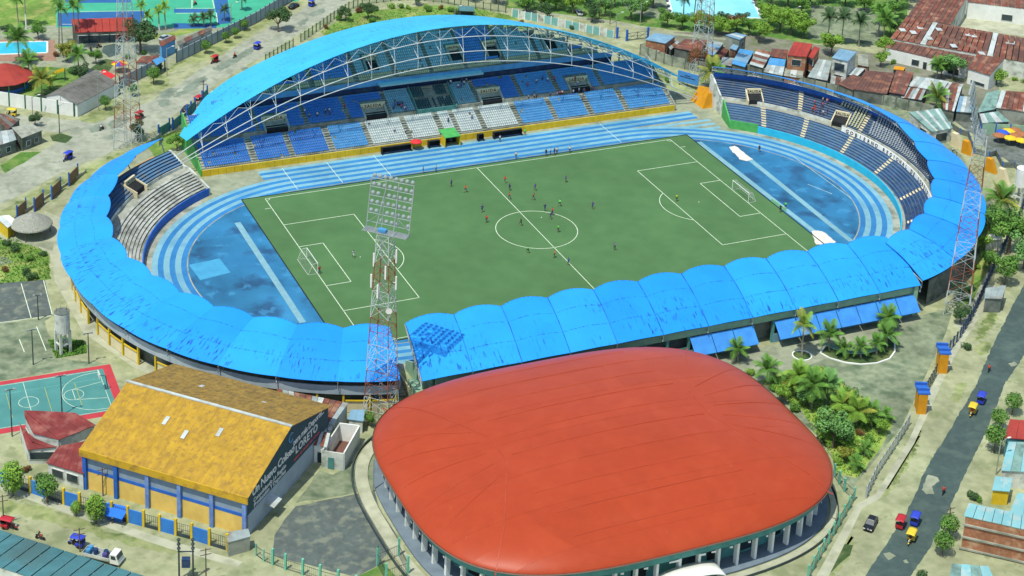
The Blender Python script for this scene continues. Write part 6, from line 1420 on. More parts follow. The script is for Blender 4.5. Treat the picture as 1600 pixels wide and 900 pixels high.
# ================================================================== FENCES AND WALLS
def wall_run(name, label, px, h, pitch_, pm, postm, cat='wall', postw=.3, posth=None, thick=.18, alt=None, rails=False, group=None):
    """run of panels between posts along photo points on the ground; every panel and post a part"""
    P = [G(*p) for p in px]; c = P[len(P)//2]; T = thing(name, label, cat, (c.x, c.y, 0), wc=True, group=group); k = 0; posth = posth or h+.25
    for a, b in zip(P[:-1], P[1:]):
        n = max(1, round((b-a).length/pitch_)); d = (b-a).normalized(); ang = math.atan2(d.y, d.x)
        for i in range(n):
            p, q = a.lerp(b, i/n), a.lerp(b, (i+1)/n)
            mb = MB(); mb.box((p.x, p.y, posth/2), (postw, postw, posth), ang); mb.build('post', postm, T)
            p2, q2 = p+d*postw*.5, q-d*postw*.5
            if rails:
                mb = MB()
                for z in (h*.12, h*.92): mb.tube((p2.x, p2.y, z), (q2.x, q2.y, z), .04, n=4)
                m_ = max(2, int((q2-p2).length/.32))
                for j in range(1, m_): r = p2.lerp(q2, j/m_); mb.tube((r.x, r.y, h*.1), (r.x, r.y, h), .022, n=3, cap=False)
                mb.build('railing_panel', pm, T)
            else:
                m = pm if alt is None else alt[k % len(alt)]
                if m is not None:
                    mb = MB(); mb.bar((p2.x, p2.y, h/2), (q2.x, q2.y, h/2), thick, h); mb.build('panel', m, T)
                else:
                    mb = MB(); mb.bar((p2.x, p2.y, .3), (q2.x, q2.y, .3), thick, .6)
                    for j in range(7): r = p2.lerp(q2, (j+.5)/7); mb.tube((r.x, r.y, .6), (r.x, r.y, h*.95), .035, n=4)
                    for z in (h*.55, h*.95): mb.tube((p2.x, p2.y, z), (q2.x, q2.y, z), .035, n=4)
                    mb.build('grille', dark_steel, T)
            k += 1
    q = P[-1]; mb = MB(); mb.box((q.x, q.y, posth/2), (postw, postw, posth)); mb.build('post', postm, T)
    return T
gp = paint('dark_green_frame', (.02, .13, .06))
wall_run('panel_wall', 'white panel wall with green frame at the upper left street corner', [(-10, 162), (116, 182)], 3.6, 4.2, white, gp, postw=.35, posth=3.75)
wall_run('panel_wall', 'grey white side wall running back from the white panel wall', [(117, 181), (187, 147)], 2.4, 4.0, white_d, gp)
grey_panel = mat('grey_blue_panel', (.30, .37, .40), (.25, .32, .35), .5, .8, big=.08)
wall_run('boundary_wall', 'long grey blue boundary wall along the left street', [(187, 139), (238, 114)], 3.2, 2.4, grey_panel, dark_steel, postw=.22)
wall_run('boundary_wall', 'long grey blue boundary wall running up to the top edge', [(276, 98), (400, 36), (455, 2), (490, -14)], 3.3, 2.6, grey_panel, dark_steel, postw=.22)
wall_run('railing_fence', 'green railing fence curving round the garden triangle', [(415, 99), (440, 84), (458, 74)], 2.4, 2.2, dark_steel, gp, 'fence', .22, rails=True)
wall_run('railing_fence', 'green railing fence behind the garden above the cyan roof', [(470, 66), (500, 46), (522, 30), (545, 16), (566, 8), (610, 2), (650, 0), (690, 4), (720, 10), (790, 20)], 2.4, 2.4, dark_steel, gp, 'fence', .22, rails=True)
wall_run('panel_wall', 'alternating teal and white panel wall behind the grandstand roof', [(800, 26), (850, 36), (905, 48), (958, 60)], 2.3, 2.2, None, white, alt=[mat('pale_teal_panel', (.19, .42, .38), (.15, .36, .33), .6, .8), white_d, mat('pale_teal_panel_b', (.22, .46, .42), (.18, .4, .37), .6, .8)], postw=.25)
for i, (a, b, m) in enumerate((((27, 343), (41, 331), ply), ((54, 331), (68, 318), ply), ((81, 312), (95, 298), ply), ((108, 291), (122, 277), ply))):
    wall_run('board_panel', ['brown hoarding nearest the thatched hut', 'second brown hoarding from the thatched hut', 'third brown hoarding from the thatched hut', 'brown hoarding beside the curved blue roof'][i], [a, b], 2.9, 3.4, m, blue_w, 'hoarding', .28, 3.5, group='brown hoardings along the left street')
wall_run('low_wall', 'low pale wall linking the brown hoardings', [(10, 352), (134, 270)], .7, 3.5, pale_pave, conc)
for i, (a, b) in enumerate((((248, 214), (265, 204)), ((270, 203), (283, 192)), ((292, 183), (305, 171)), ((316, 160), (324, 152)))):
    wall_run('street_gate', ['dark green street gate nearest the left tower', 'second dark green street gate from the left tower', 'third dark green gate beside the parked car', 'dark green gate tucked under the cyan roof tip'][i], [a, b], 2.4, 3.2, teal, blue_w, 'gate', .35, 3.3, group='dark green gates of the left street')
wall_run('street_wall', 'low street wall along the left side of the grandstand', [(205, 246), (248, 215), (324, 152), (400, 106)], .9, 3.0, white_d, conc)
ob = mat('street_wall_blue', (.035, .20, .55), (.03, .16, .47), .6, .75, c3=(.06, .25, .55), big=.1)
wall_run('street_wall', 'blue panel wall with yellow posts in front of the yellow hall', [(-6, 752), (48, 770), (100, 788), (200, 816), (300, 843), (355, 860)], 2.6, 2.9, None, yellow, alt=[ob, None], postw=.4, posth=3.2)
mossy = mat('mossy_wall', (.30, .32, .24), (.20, .23, .17), .7, .9, c3=(.11, .14, .1), big=.25, bigscale=.2)
wall_run('boundary_wall', 'mossy concrete boundary wall behind the right stand', [(1000, 86), (1050, 104), (1090, 112), (1165, 116), (1290, 146), (1360, 160), (1458, 182)], 3.0, 3.2, mossy, conc_d, postw=.3)
wall_run('panel_wall', 'pale green wall with blue posts above the cafe yard', [(1532, 208), (1600, 212), (1650, 214)], 2.8, 4.0, pale_green, blue_w)
# zigzag edge of the café yard
wall_run('zigzag_wall', 'blue topped zigzag wall beside the back lane', [(1486, 200), (1500, 210), (1513, 214), (1522, 240), (1545, 246), (1556, 243), (1566, 262), (1585, 262), (1600, 275)], 1.5, 3.0, conc_d, blue_w, 'wall', .25, 1.7)
for i, p in enumerate(((1493, 228), (1510, 240), (1547, 268), (1566, 284))):
    b = G(*p); T = thing('buttress', ['cream buttress nearest the open shelter', 'orange faced buttress second along the back lane', 'orange faced buttress third along the back lane', 'cream buttress nearest the white water tank'][i], 'buttress', (b.x, b.y, 0), .35, 'buttresses along the back lane')
    mb = MB(); mb.hexa([(-.6, -1.8, 0), (.6, -1.8, 0), (.6, 1.2, 0), (-.6, 1.2, 0), (-.6, -.2, 3.4), (.6, -.2, 3.4), (.6, 1.2, 3.4), (-.6, 1.2, 3.4)]); mb.build('fin', cream if i in (0, 3) else orange, T)
    mb = MB(); mb.box((1.3, .6, 1.1), (1.2, .3, 2.2)); mb.build('recess_panel', black, T)
# courtyard: orange gate piers, iron fence, mint post fences
for i, p in enumerate(((1437, 641), (1470, 578))):
    b = G(*p); T = thing('gate_pier', ['large orange gate pier with two blue caps nearest the arena', 'large orange gate pier with two blue caps nearest the right tower'][i], 'gate pier', (b.x, b.y, 0), -.42)
    for y in (-.9, 1.1): mb = MB(); mb.box((0, y, 2.1), (1.7 if y < 0 else 1.4, 1.1, 4.2)); mb.build('shaft', orange, T)
    for y in (-.8, 1.2): mb = MB(); mb.box((.1, y, 4.4), (2.3, 1.35, .3)); mb.box((.1, y+.45, 4.8), (2.3, .4, .5)); mb.build('cap', blue_w, T)
    mb = MB(); mb.box((0, .1, 1.9), (1.1, .9, 3.8)); mb.build('recess', navy, T)
wall_run('iron_gate', 'dark iron double gate between the orange piers', [(1446, 616), (1462, 588)], 2.6, 1.6, dark_steel, dark_steel, 'gate', .15, rails=True)
pp_ = paint('fence_post_pale', (.42, .48, .45))
wall_run('iron_fence', 'dark iron fence from the orange gate down to the arena', [(1420, 665), (1400, 697), (1370, 742), (1353, 778)], 2.2, 1.8, dark_steel, pp_, 'fence', .25, rails=True)
wall_run('iron_fence', 'dark iron fence from the orange gate up to the right tower', [(1478, 556), (1500, 528), (1520, 495), (1542, 445), (1565, 395), (1588, 350), (1600, 322)], 2.2, 2.0, dark_steel, navy, 'fence', .25, rails=True)
wall_run('post_fence', 'mint green post fence along the right of the arena', [(1303, 745), (1319, 768), (1334, 782), (1326, 796), (1310, 823), (1294, 850), (1278, 876), (1262, 905)], 2.1, 2.3, dark_steel, mint, 'fence', .32, 2.7, rails=True)
wall_run('post_fence', 'mint green post fence along the bottom street before the asphalt yard', [(426, 882), (446, 890), (473, 898), (500, 907), (528, 915), (556, 924)], 2.0, 2.6, dark_steel, mint, 'fence', .36, 3.0, rails=True)
wall_run('post_fence', 'curved dark fence joining the guard hut to the mint posts', [(400, 868), (412, 877), (425, 882)], 2.0, 1.6, dark_steel, mint, 'fence', .2, 2.3, rails=True)
wall_run('pen_gate', 'mint post gate pen at the bottom beside the arena walkway', [(590, 884), (623, 870), (637, 898), (603, 910), (590, 884)], 2.4, 4.0, dark_steel, mint, 'gate', .32, 3.6, rails=True)
# ================================================================== POLES
def pole(px, h, label, kind='lamp', m=None, rz=0.0):
    b = G(*px); T = thing('utility_pole' if kind != 'lamp' else 'street_lamp', label, 'pole' if kind != 'lamp' else 'street lamp', (b.x, b.y, 0), rz)
    mb = MB(); mb.tube((0, 0, 0), (0, 0, h), .13, .09, n=7); mb.build('shaft', m or conc, T)
    if kind == 'lamp':
        mb = MB(); mb.tube((0, 0, h-.3), (1.5, 0, h+.3), .05, n=5); mb.build('arm', grey_steel, T); mb = MB(); mb.box((1.75, 0, h+.3), (.7, .28, .16)); mb.build('lamp_head', white, T)
    elif kind == 'wire':
        for z in (h-.3, h-1.2): mb = MB(); mb.bar((-.9, 0, z), (.9, 0, z), .1, .1); o = mb.build('crossarm', bark, T)
    elif kind == 'court':
        mb = MB(); mb.bar((-.9, 0, h), (.9, 0, h), .1, .12); mb.build('crossarm', dark_steel, T)
        for x in (-.7, .7): mb = MB(); mb.box((x, -.2, h+.15), (.4, .3, .3)); mb.build('floodlight', grey_steel, T)
    return T
for p, h, l, k in (((93, 208), 7.5, 'dark lamp post in front of the white panel wall', 'lamp'), ((154, 173), 10, 'pale lamp post beside the grey gabled house', 'lamp'), ((261, 119), 8, 'white lamp post beside the clipped tree', 'lamp'), ((361, 50), 8.5, 'lamp post at the long boundary wall', 'lamp'), ((51, 180), 5, 'short lamp post over the white wall', 'lamp'),
                   ((161, 775), 5.5, 'utility pole in front of the yellow hall', 'wire'), ((6, 822), 6, 'utility pole beside the red mototaxi', 'wire'), ((322, 915), 7.0, 'wooden utility pole right of the transformer', 'wire'), ((318, 165), 7.0, 'dark utility pole at the grandstand corner', 'wire'), ((125, 862), 4.5, 'rusty pole at the edge of the teal roof', 'wire'),
                   ((1556, 742), 7, 'lamp post on the right pavement near the red shop', 'lamp'), ((1480, 832), 5, 'thin red pole by the brick building', 'wire'), ((19, 682), 9.5, 'tall court floodlight pole beside the clubhouse', 'court'), ((97, 648), 8, 'court floodlight pole at the near touchline', 'court'), ((52, 570), 7.5, 'court floodlight pole at the far touchline', 'court'), ((139, 568), 6.5, 'court floodlight pole at the far right corner', 'court'), ((60, 500), 5.5, 'thin lamp pole at the asphalt court corner', 'court'),
                   ((583, 768), 6.5, 'green footed lamp post beside the arena walkway', 'lamp'), ((710, 42), 6, 'lamp post behind the garden', 'lamp'), ((962, 52), 6, 'lamp post beside the park gate', 'lamp'), ((1000, 40), 7, 'tall lamp post in the park', 'lamp'), ((936, 30), 9, 'thin flag pole in the park', 'wire'), ((953, 38), 9, 'second thin pole in the park', 'wire'), ((1596, 35), 6, 'lamp post in the school court', 'lamp'), ((1457, 75), 5, 'pole in front of the school wing', 'lamp'), ((1239, 40), 5.5, 'white pole among the trees by the plaza', 'lamp'), ((1605, 225), 6, 'lamp post at the cafe yard', 'lamp')):
    pole(p, h, l, k, dark_steel if 'dark' in l or k == 'court' else (bark if k == 'wire' else conc))
b = G(291, 905); T = thing('transformer_stand', 'twin pole transformer stand with stacked insulators on the street', 'transformer', (b.x, b.y, 0), -.35)
for x in (-1.1, 1.1):
    mb = MB(); mb.tube((x, 0, 0), (x, 0, 7.6), .16, .12, n=7); mb.build('pole', dark_steel, T)
    for k in range(3): mb = MB(); mb.lathe([(.1, 0), (.3, .1), (.3, .3), (.1, .4)], 8, (x, 0, 5.6+k*.8)); mb.build('insulator', dark_steel, T)
mb = MB(); mb.bar((-1.3, 0, 5.2), (1.3, 0, 5.2), .15, .15); mb.build('crossbeam', dark_steel, T)
mb = MB(); mb.box((0, 0, 3.2), (1.3, .9, 1.5)); mb.build('transformer_box', navy, T)
# ================================================================== PEOPLE
def human(pose):
    if pose == 'stand': J = {'hipL': (.10, 0, .92), 'kneeL': (.11, .02, .50), 'ankL': (.11, 0, .09), 'toeL': (.12, .16, .04), 'hipR': (-.10, 0, .92), 'kneeR': (-.11, .02, .5), 'ankR': (-.11, 0, .09), 'toeR': (-.12, .16, .04), 'elL': (.27, -.02, 1.12), 'haL': (.28, .08, .86), 'elR': (-.27, -.02, 1.12), 'haR': (-.28, .08, .86)}
    elif pose == 'run': J = {'hipL': (.10, 0, .92), 'kneeL': (.11, .28, .62), 'ankL': (.11, .18, .22), 'toeL': (.12, .34, .16), 'hipR': (-.10, 0, .92), 'kneeR': (-.11, -.08, .50), 'ankR': (-.11, -.38, .20), 'toeR': (-.12, -.34, .04), 'elL': (.27, -.20, 1.18), 'haL': (.24, -.06, 1.0), 'elR': (-.27, .14, 1.18), 'haR': (-.22, .34, 1.22)}
    else: J = {'hipL': (.13, 0, .92), 'kneeL': (.20, .42, .90), 'ankL': (.19, .40, .48), 'toeL': (.19, .56, .44), 'hipR': (-.13, 0, .92), 'kneeR': (-.20, .42, .90), 'ankR': (-.19, .40, .48), 'toeR': (-.19, .56, .44), 'elL': (.28, .16, 1.18), 'haL': (.27, .46, 1.16), 'elR': (-.28, .16, 1.18), 'haR': (-.27, .46, 1.16)}
    lean = .1 if pose == 'run' else (.06 if pose == 'sit' else 0)
    J.update({'pel': (0, 0, .96), 'waist': (0, lean*.4, 1.12), 'chest': (0, lean*.8, 1.34), 'neck': (0, lean, 1.50), 'head': (0, lean+.02, 1.63), 'top': (0, lean+.01, 1.74), 'shL': (.19, lean*.9, 1.42), 'shR': (-.19, lean*.9, 1.42)})
    R = {'pel': .15, 'waist': .135, 'chest': .16, 'neck': .06, 'head': .10, 'top': .075, 'shL': .075, 'shR': .075, 'elL': .05, 'elR': .05, 'haL': .045, 'haR': .045, 'hipL': .105, 'hipR': .105, 'kneeL': .065, 'kneeR': .065, 'ankL': .045, 'ankR': .045, 'toeL': .04, 'toeR': .04}
    E = [('pel', 'waist'), ('waist', 'chest'), ('chest', 'neck'), ('neck', 'head'), ('head', 'top'), ('chest', 'shL'), ('shL', 'elL'), ('elL', 'haL'), ('chest', 'shR'), ('shR', 'elR'), ('elR', 'haR'), ('pel', 'hipL'), ('hipL', 'kneeL'), ('kneeL', 'ankL'), ('ankL', 'toeL'), ('pel', 'hipR'), ('hipR', 'kneeR'), ('kneeR', 'ankR'), ('ankR', 'toeR')]
    N = list(J); me = bpy.data.meshes.new('person'); me.from_pydata([J[n] for n in N], [(N.index(a), N.index(b)) for a, b in E], [])
    o = bpy.data.objects.new('person', me); C.objects.link(o); o.modifiers.new('skin', 'SKIN'); sd = o.modifiers.new('sub', 'SUBSURF'); sd.levels = 1
    if not me.skin_vertices: me.attributes.new('skin', 'FLOAT', 'POINT')
    for i, n in enumerate(N):
        v = me.skin_vertices[0].data[i]; v.radius = (R[n], R[n]); v.use_root = n == 'pel'
    dg = bpy.context.evaluated_depsgraph_get(); out = bpy.data.meshes.new_from_object(o.evaluated_get(dg)); bpy.data.objects.remove(o); bpy.data.meshes.remove(me)
    out.name = 'person'; out.materials.clear()
    for m in (skin, hair, skin, skin): out.materials.append(m)                     # 0 skin, 1 hair, 2 shirt, 3 shorts
    out.materials[2] = PAINT_SHIRT; out.materials[3] = PAINT_SHORT
    for p in out.polygons:
        c = p.center; z = c.z
        if z > 1.68 or (z > 1.58 and c.y < lean-.02): k = 1
        elif z > 1.47: k = 0
        elif abs(c.x) > .225 and z < 1.24: k = 0
        elif z > 1.0: k = 2
        elif pose == 'sit': k = 3 if z > .55 else 1
        elif z > .55: k = 3
        elif z < .11: k = 1
        else: k = 0
        p.material_index = k; p.use_smooth = True
    return out
PAINT_SHIRT = paint('shirt_white', (.6, .62, .6), .8); PAINT_SHORT = paint('shorts_black', (.02, .02, .025), .8)
HUM = {}
for k in ('stand', 'run', 'sit'):
    try: HUM[k] = human(k)
    except Exception as e: print('human', k, e)
SHIRT = {n: paint('cloth_'+n, c, .85) for n, c in dict(red=(.62, .05, .02), orange=(.65, .16, .02), purple=(.10, .06, .28), navy=(.03, .05, .16), green=(.10, .65, .08), lime=(.42, .58, .06), black=(.02, .02, .02), white=(.62, .64, .62), blue=(.05, .12, .42), grey=(.22, .26, .34), pink=(.5, .12, .2), yellow=(.62, .48, .04)).items()}
def person(loc, label, shirt, short='navy', pose='stand', rz=None, group=None, sc=1.0):
    o = add('person', HUM[pose]); o.location = loc; o.rotation_euler = (0, 0, random.uniform(0, 6.28) if rz is None else rz); o.scale = (sc, sc, sc)
    for s, n in ((2, shirt), (3, short)): o.material_slots[s].link = 'OBJECT'; o.material_slots[s].material = SHIRT[n]
    return tag(o, label, 'person', group)
PL = [((705, 292), 'purple', 'in purple alone left of the halfway line'), ((727, 301), 'red', 'in red behind the purple one at left'), ((789, 287), 'red', 'in red nearest the far touchline'), ((796, 298), 'navy', 'in navy between two red players on the halfway line'), ((796, 312), 'red', 'in red on the halfway line above the circle'),
      ((753, 332), 'navy', 'in navy left of the centre circle'), ((760, 348), 'red', 'in red at the left rim of the centre circle'), ((836, 298), 'purple', 'in purple above the centre circle'), ((833, 313), 'red', 'in red just above the centre circle'), ((884, 285), 'purple', 'in purple upper right of the circle'), ((874, 323), 'green', 'in bright green right above the circle'),
      ((851, 330), 'navy', 'in navy on the top rim of the circle'), ((863, 336), 'red', 'in red inside the circle top'), ((860, 343), 'purple', 'in purple contesting beside the red one'), ((814, 353), 'black', 'in black, the referee in the centre circle'), ((872, 363), 'green', 'in green inside the circle at right'), ((926, 327), 'purple', 'in purple right of the centre circle'),
      ((825, 396), 'green', 'in green below the centre circle'), ((866, 403), 'orange', 'in orange below the circle at the halfway line'), ((888, 415), 'blue', 'in blue standing on the halfway line near the roof'), ((960, 391), 'grey', 'in grey blue low on the right half'), ((1057, 315), 'lime', 'in lime inside the right penalty area'),
      ((552, 403), 'white', 'in white inside the left penalty area'), ((499, 428), 'red', 'in red at the post of the left goal')]
for i, (p, s, l) in enumerate(PL):
    b = G(*p); person((b.x, b.y, .056), 'football player '+l if 'referee' not in l else 'person '+l, s, 'navy' if s in ('red', 'purple', 'navy', 'blue') else ('black' if s != 'white' else 'white'), 'run' if i % 3 else 'stand', sc=1.12)
SD = [((661, 271), 'purple', 'in purple at the far touchline left of centre'), ((681, 269), 'white', 'in white beside the purple one at the far touchline'), ((806, 248), 'white', 'in white at the far touchline near halfway'), ((853, 244), 'black', 'in black, left of the group at the touchline'), ((860, 242), 'white', 'in white in the group at the touchline'), ((866, 242), 'navy', 'in navy in the group at the touchline'),
      ((870, 241), 'white', 'in white at the right of the touchline group'), ((890, 239), 'white', 'in white right of the touchline group'), ((1186, 238), 'black', 'in black on the blue end beside the sand pit'), ((1219, 332), 'black', 'in black behind the right goal'), ((1227, 327), 'green', 'in green beside the advertising mat'), ((781, 222), 'white', 'in white on the track before the long dugout'), ((704, 226), 'navy', 'in navy under the green tunnel cover'), ((820, 212), 'green', 'in green beside the long dugout')]
for p, s, l in SD: b = G(*p); person((b.x, b.y, .05), 'person '+l, s, 'black', 'stand', sc=1.1)
def crowd(n, fx, label, group, cols):
    """label ends with the place; each figure is told apart by shirt and by its order from the left"""
    for i, (x, y, z) in enumerate(sorted(fx() for _ in range(n))):
        c_ = random.choice(cols); person((x, y, z), 'spectator in '+c_+', '+ORD[i]+' from the left '+label, c_, random.choice(['navy', 'black', 'blue']), 'stand', PI+random.uniform(-.5, .5), group)
CW = ['white', 'white', 'navy', 'grey', 'blue', 'red']
def tier(y0, z0, dr, dz, n, x0, x1):
    def f(): k = random.randrange(n); return (random.uniform(x0, x1), y0+k*dr+.4, z0+(k+1)*dz)
    return f
crowd(14, lambda: (random.uniform(24, 44), Y3-random.uniform(.3, 1.2), Z2), 'standing on the gangway right of the green box', 'spectators on the right gangway', CW)
crowd(9, tier(Y3, Z3, MDR, MDZ, 3, SX0+.5, VX0-.5), 'in the pale seats left of the green box', 'spectators left of the green box', CW)
crowd(6, tier(Y3+6*MDR, Z3+6*MDZ, MDR, MDZ, 3, VX1+.6, SX1-.8), 'in the pale seats right of the green box', 'spectators right of the green box', CW)
crowd(8, tier(Y3, Z3, MDR, MDZ, 6, -40, -18), 'in the blue middle tier left of centre', 'spectators in the left middle tier', CW)
crowd(8, tier(Y3, Z3, MDR, MDZ, 8, 22, 44), 'in the blue middle tier right of centre', 'spectators in the right middle tier', CW)
crowd(5, tier(Y1, Z1, MDR, MDZ, 9, -20, 25), 'in the white lower seats', 'spectators in the white lower seats', CW)
def rstand():
    t = random.uniform(112.5, 118); k = random.randrange(0, 6); x, y = rpt2(WALK_R+.4+k*DR, t); return (x, y, UP_Z0+(k+1)*DZ)
crowd(12, rstand, 'in the knot of fans in the right stand', 'fans in the right stand', ['red', 'red', 'white', 'navy', 'pink'])
for p, s, l in (((1488, 240), 'white', 'in white walking along the back lane'), ((1494, 243), 'white', 'second in white on the back lane'), ((176, 818), 'white', 'in white beside the blue street stall')): b = G(*p); person((b.x, b.y, .02), 'person '+l, s, 'black', 'stand')
# ================================================================== GOALS, DUGOUTS, PITCH FURNITURE
net = mat('goal_net', (.55, .58, .52), (.5, .53, .48), 2, .9)
for s, l in ((-1, 'white football goal with net on the left goal line'), (1, 'white football goal with net on the right goal line')):
    T = thing('football_goal', l, 'football goal', (s*HL, 0, .05))
    for y in (-3.66, 3.66): mb = MB(); mb.tube((0, y, 0), (0, y, 2.44), .075, n=7); mb.build('post', white, T)
    mb = MB(); mb.tube((0, -3.72, 2.44), (0, 3.72, 2.44), .075, n=7); mb.build('crossbar', white, T)
    mb = MB()
    for y in (-3.66, 3.66): mb.tube((0, y, 2.44), (s*1.0, y, 2.4), .035, n=4); mb.tube((s*1.0, y, 2.4), (s*2.1, y, .05), .035, n=4); mb.tube((s*2.1, y, .05), (0, y, .05), .035, n=4)
    mb.tube((s*2.1, -3.66, .05), (s*2.1, 3.66, .05), .035, n=4); mb.build('stay_frame', white, T)
    mb = MB()
    for i in range(25): y = lerp(-3.66, 3.66, i/24); mb.tube((0, y, 2.4), (s*1.0, y, 2.35), .007, n=3, cap=False); mb.tube((s*1.0, y, 2.35), (s*2.1, y, .05), .007, n=3, cap=False)
    for i in range(9): f = i/8; mb.tube((s*lerp(1, 2.1, f), -3.66, lerp(2.35, .05, f)), (s*lerp(1, 2.1, f), 3.66, lerp(2.35, .05, f)), .007, n=3, cap=False)
    for y in (-3.66, 3.66):
        for i in range(7): f = i/6; mb.tube((0, y, 2.4*f), (s*lerp(2.1, 1, f), y, 2.35*f), .007, n=3, cap=False)
    tag(mb.build('net', net, T), kind='stuff')
for p, l in (((846, 341), 'white football in the centre circle'), ((1092, 317), 'white football near the right penalty spot'), ((563, 403), 'white football near the left penalty spot')):
    b = G(*p); mb = MB(); mb.lathe([(.02, 0), (.09, .04), (.13, .13), (.09, .22), (.02, .26)], 10); o = mb.build('football', white, smooth=True); o.location = (b.x, b.y, .05); tag(o, l, 'ball')
def dugout(x0, x1, label, m=None):
    T = thing('dugout', label, 'dugout', ((x0+x1)/2, YF-1.8, 0), wc=True); y = YF-1.9
    P = [[(x, y+.9-1.5*math.sin(a)*.0-.9*(1-math.cos(a)), 1.9*math.sin(a)) for a in (0, .4, .8, 1.2, 1.57)] for x in (x0, x1)]
    P = [[(x, y+.7*math.cos(a)**.6 if a < 1.57 else y-.5, .1+1.85*math.sin(a)) for a in (0, .5, 1.0, 1.3, 1.57)] for x in (x0, x1)]
    mb = MB(); mb.grid(P); o = mb.build('cover', m or black, T); o.modifiers.new('t', 'SOLIDIFY').thickness = .06
    for x in (x0, x1): mb = MB(); mb.box((x, y+.1, .9), (.08, 1.2, 1.7)); mb.build('side_panel', black, T)
    mb = MB(); mb.box(((x0+x1)/2, y, .45), (x1-x0-.3, .45, .12)); mb.build('bench', navy, T)
dugout(G(595, 240).x, G(640, 234).x, 'long black dugout left of the green tunnel cover'); dugout(G(770, 216).x, G(813, 210).x, 'long black dugout right of the green tunnel cover')
dugout(G(669, 231).x, G(686, 229).x, 'short black bench shelter beside the red parasol'); dugout(G(745, 219).x, G(753, 218).x, 'small black box shelter on the yellow wall')
p = G(704, 226); T = thing('tunnel_cover', 'green players tunnel cover in front of the white seats', 'tunnel', (p.x, YF-1.6, 0), wc=True)
mb = MB(); mb.hexa([(p.x-2.1, YF-3.0, 2.5), (p.x+2.1, YF-3.0, 2.5), (p.x+2.1, YF+1.4, 2.9), (p.x-2.1, YF+1.4, 2.9), (p.x-2.1, YF-3.0, 2.65), (p.x+2.1, YF-3.0, 2.65), (p.x+2.1, YF+1.4, 3.05), (p.x-2.1, YF+1.4, 3.05)]); mb.build('roof', green_p, T)
for x in (-2.0, 2.0): mb = MB(); mb.box((p.x+x, YF-1.7, 1.25), (.15, 2.6, 2.5)); mb.build('side_wall', yellow, T)
mb = MB(); mb.box((p.x, YF-.35, 1.2), (3.8, .12, 2.4)); mb.build('door', black, T)
def parasol(px, m, label, r=1.4, h=2.3, ms=None, group=None):
    b = G(*px); T = thing('parasol', label, 'parasol', (b.x, b.y, 0), group=group)
    mb = MB(); mb.tube((0, 0, 0), (0, 0, h+.3), .04, n=5); mb.build('pole', grey_steel, T)
    ms = ms or [m]
    mb = MB(); n = 8
    for i in range(n):
        a, b2 = 2*PI*i/n, 2*PI*(i+1)/n; mb.face([(r*math.cos(a), r*math.sin(a), h-.35), (r*math.cos(b2), r*math.sin(b2), h-.35), (0, 0, h+.25)], i % len(ms))
        mb.face([(r*math.cos(a), r*math.sin(a), h-.35), (r*math.cos(b2), r*math.sin(b2), h-.35), (r*math.cos(b2), r*math.sin(b2), h-.5), (r*math.cos(a), r*math.sin(a), h-.5)], i % len(ms))
    mb.build('canopy', ms, T)
cr_, cy_, cb_, co_, cw_ = (paint('cloth_canopy_'+n, c, .8) for n, c in (('red', (.62, .03, .03)), ('yellow', (.72, .50, .02)), ('blue', (.03, .10, .55)), ('brown', (.36, .14, .05)), ('white', (.7, .7, .66))))
parasol((650, 233), cr_, 'red parasol beside the short bench shelter', 1.5, 2.4)
parasol((187, 112), None, 'large striped red, yellow and blue parasol behind the long wall', 2.2, 2.8, [cr_, cy_, cb_])
for p, m, l in (((1560, 222), co_, 'brown parasol at the left of the cafe yard'), ((1566, 217), cb_, 'blue parasol in the cafe yard'), ((1575, 215), cy_, 'yellow parasol at the back of the cafe yard'), ((1577, 226), cy_, 'yellow parasol in the front of the cafe yard'), ((1586, 222), co_, 'brown parasol second in the cafe yard'), ((1595, 230), cy_, 'yellow parasol nearest the right border'), ((1596, 220), co_, 'brown parasol nearest the right border'), ((1584, 213), co_, 'brown parasol at the back of the cafe yard')): parasol(p, m, l, 1.7, 2.3, group='cafe parasols')
T = thing('tent', 'bright red pitched tent behind the grey gabled house', 'tent', G(168, 124), wc=True)
a = [G(158, 113, 2.0), G(177, 117, 2.0), G(168, 122, 2.0), G(160, 108, 3.2), G(176, 111, 3.2)]
mb = MB(); q = [G(155, 115, 2.2), G(172, 124, 2.2), G(181, 118, 3.4), G(162, 108, 3.4)]; mb.hexa([v-Vector((0, 0, .08)) for v in q]+q); mb.build('canopy', cr_, T)
for v in q: mb = MB(); mb.tube((v.x, v.y, 0), v, .05, n=5); mb.build('pole', steel, T)
mb = MB(); b = G(81, 126); T = thing('slide', 'yellow playground slide on the club lawn', 'slide', (b.x, b.y, 0), -.3)
pts = [Vector((3.2-.9*i, .6*math.sin(i*.9), 2.8-.42*i if i < 6 else .35)) for i in range(8)]
mb = MB()
for p_, q_ in zip(pts[:-1], pts[1:]): mb.bar(p_, q_, 1.1, .12); mb.bar(p_+Vector((0, .55, .25)), q_+Vector((0, .55, .25)), .1, .5); mb.bar(p_-Vector((0, .55, -.25)), q_-Vector((0, .55, -.25)), .1, .5)
mb.build('chute', yellow, T)
mb = MB(); [mb.tube((3.4, y, 0), (3.4, y, 3.4), .07, n=5) for y in (-.5, .5)]; [mb.tube((3.4, -.5, z*.5), (3.4, .5, z*.5), .04, n=4) for z in range(1, 6)]; mb.build('ladder', dark_steel, T)
p0, p1 = G(1058, 132), G(1090, 141); T = thing('billboard', 'blue billboard standing behind the right arch abutment', 'billboard', (p0+p1)/2, wc=True)
d = (p1-p0).normalized(); mb = MB(); mb.bar((p0.x, p0.y, 2.7), (p1.x, p1.y, 2.7), .2, 3.0); mb.build('panel', paint('billboard_blue', (.07, .27, .62)), T)
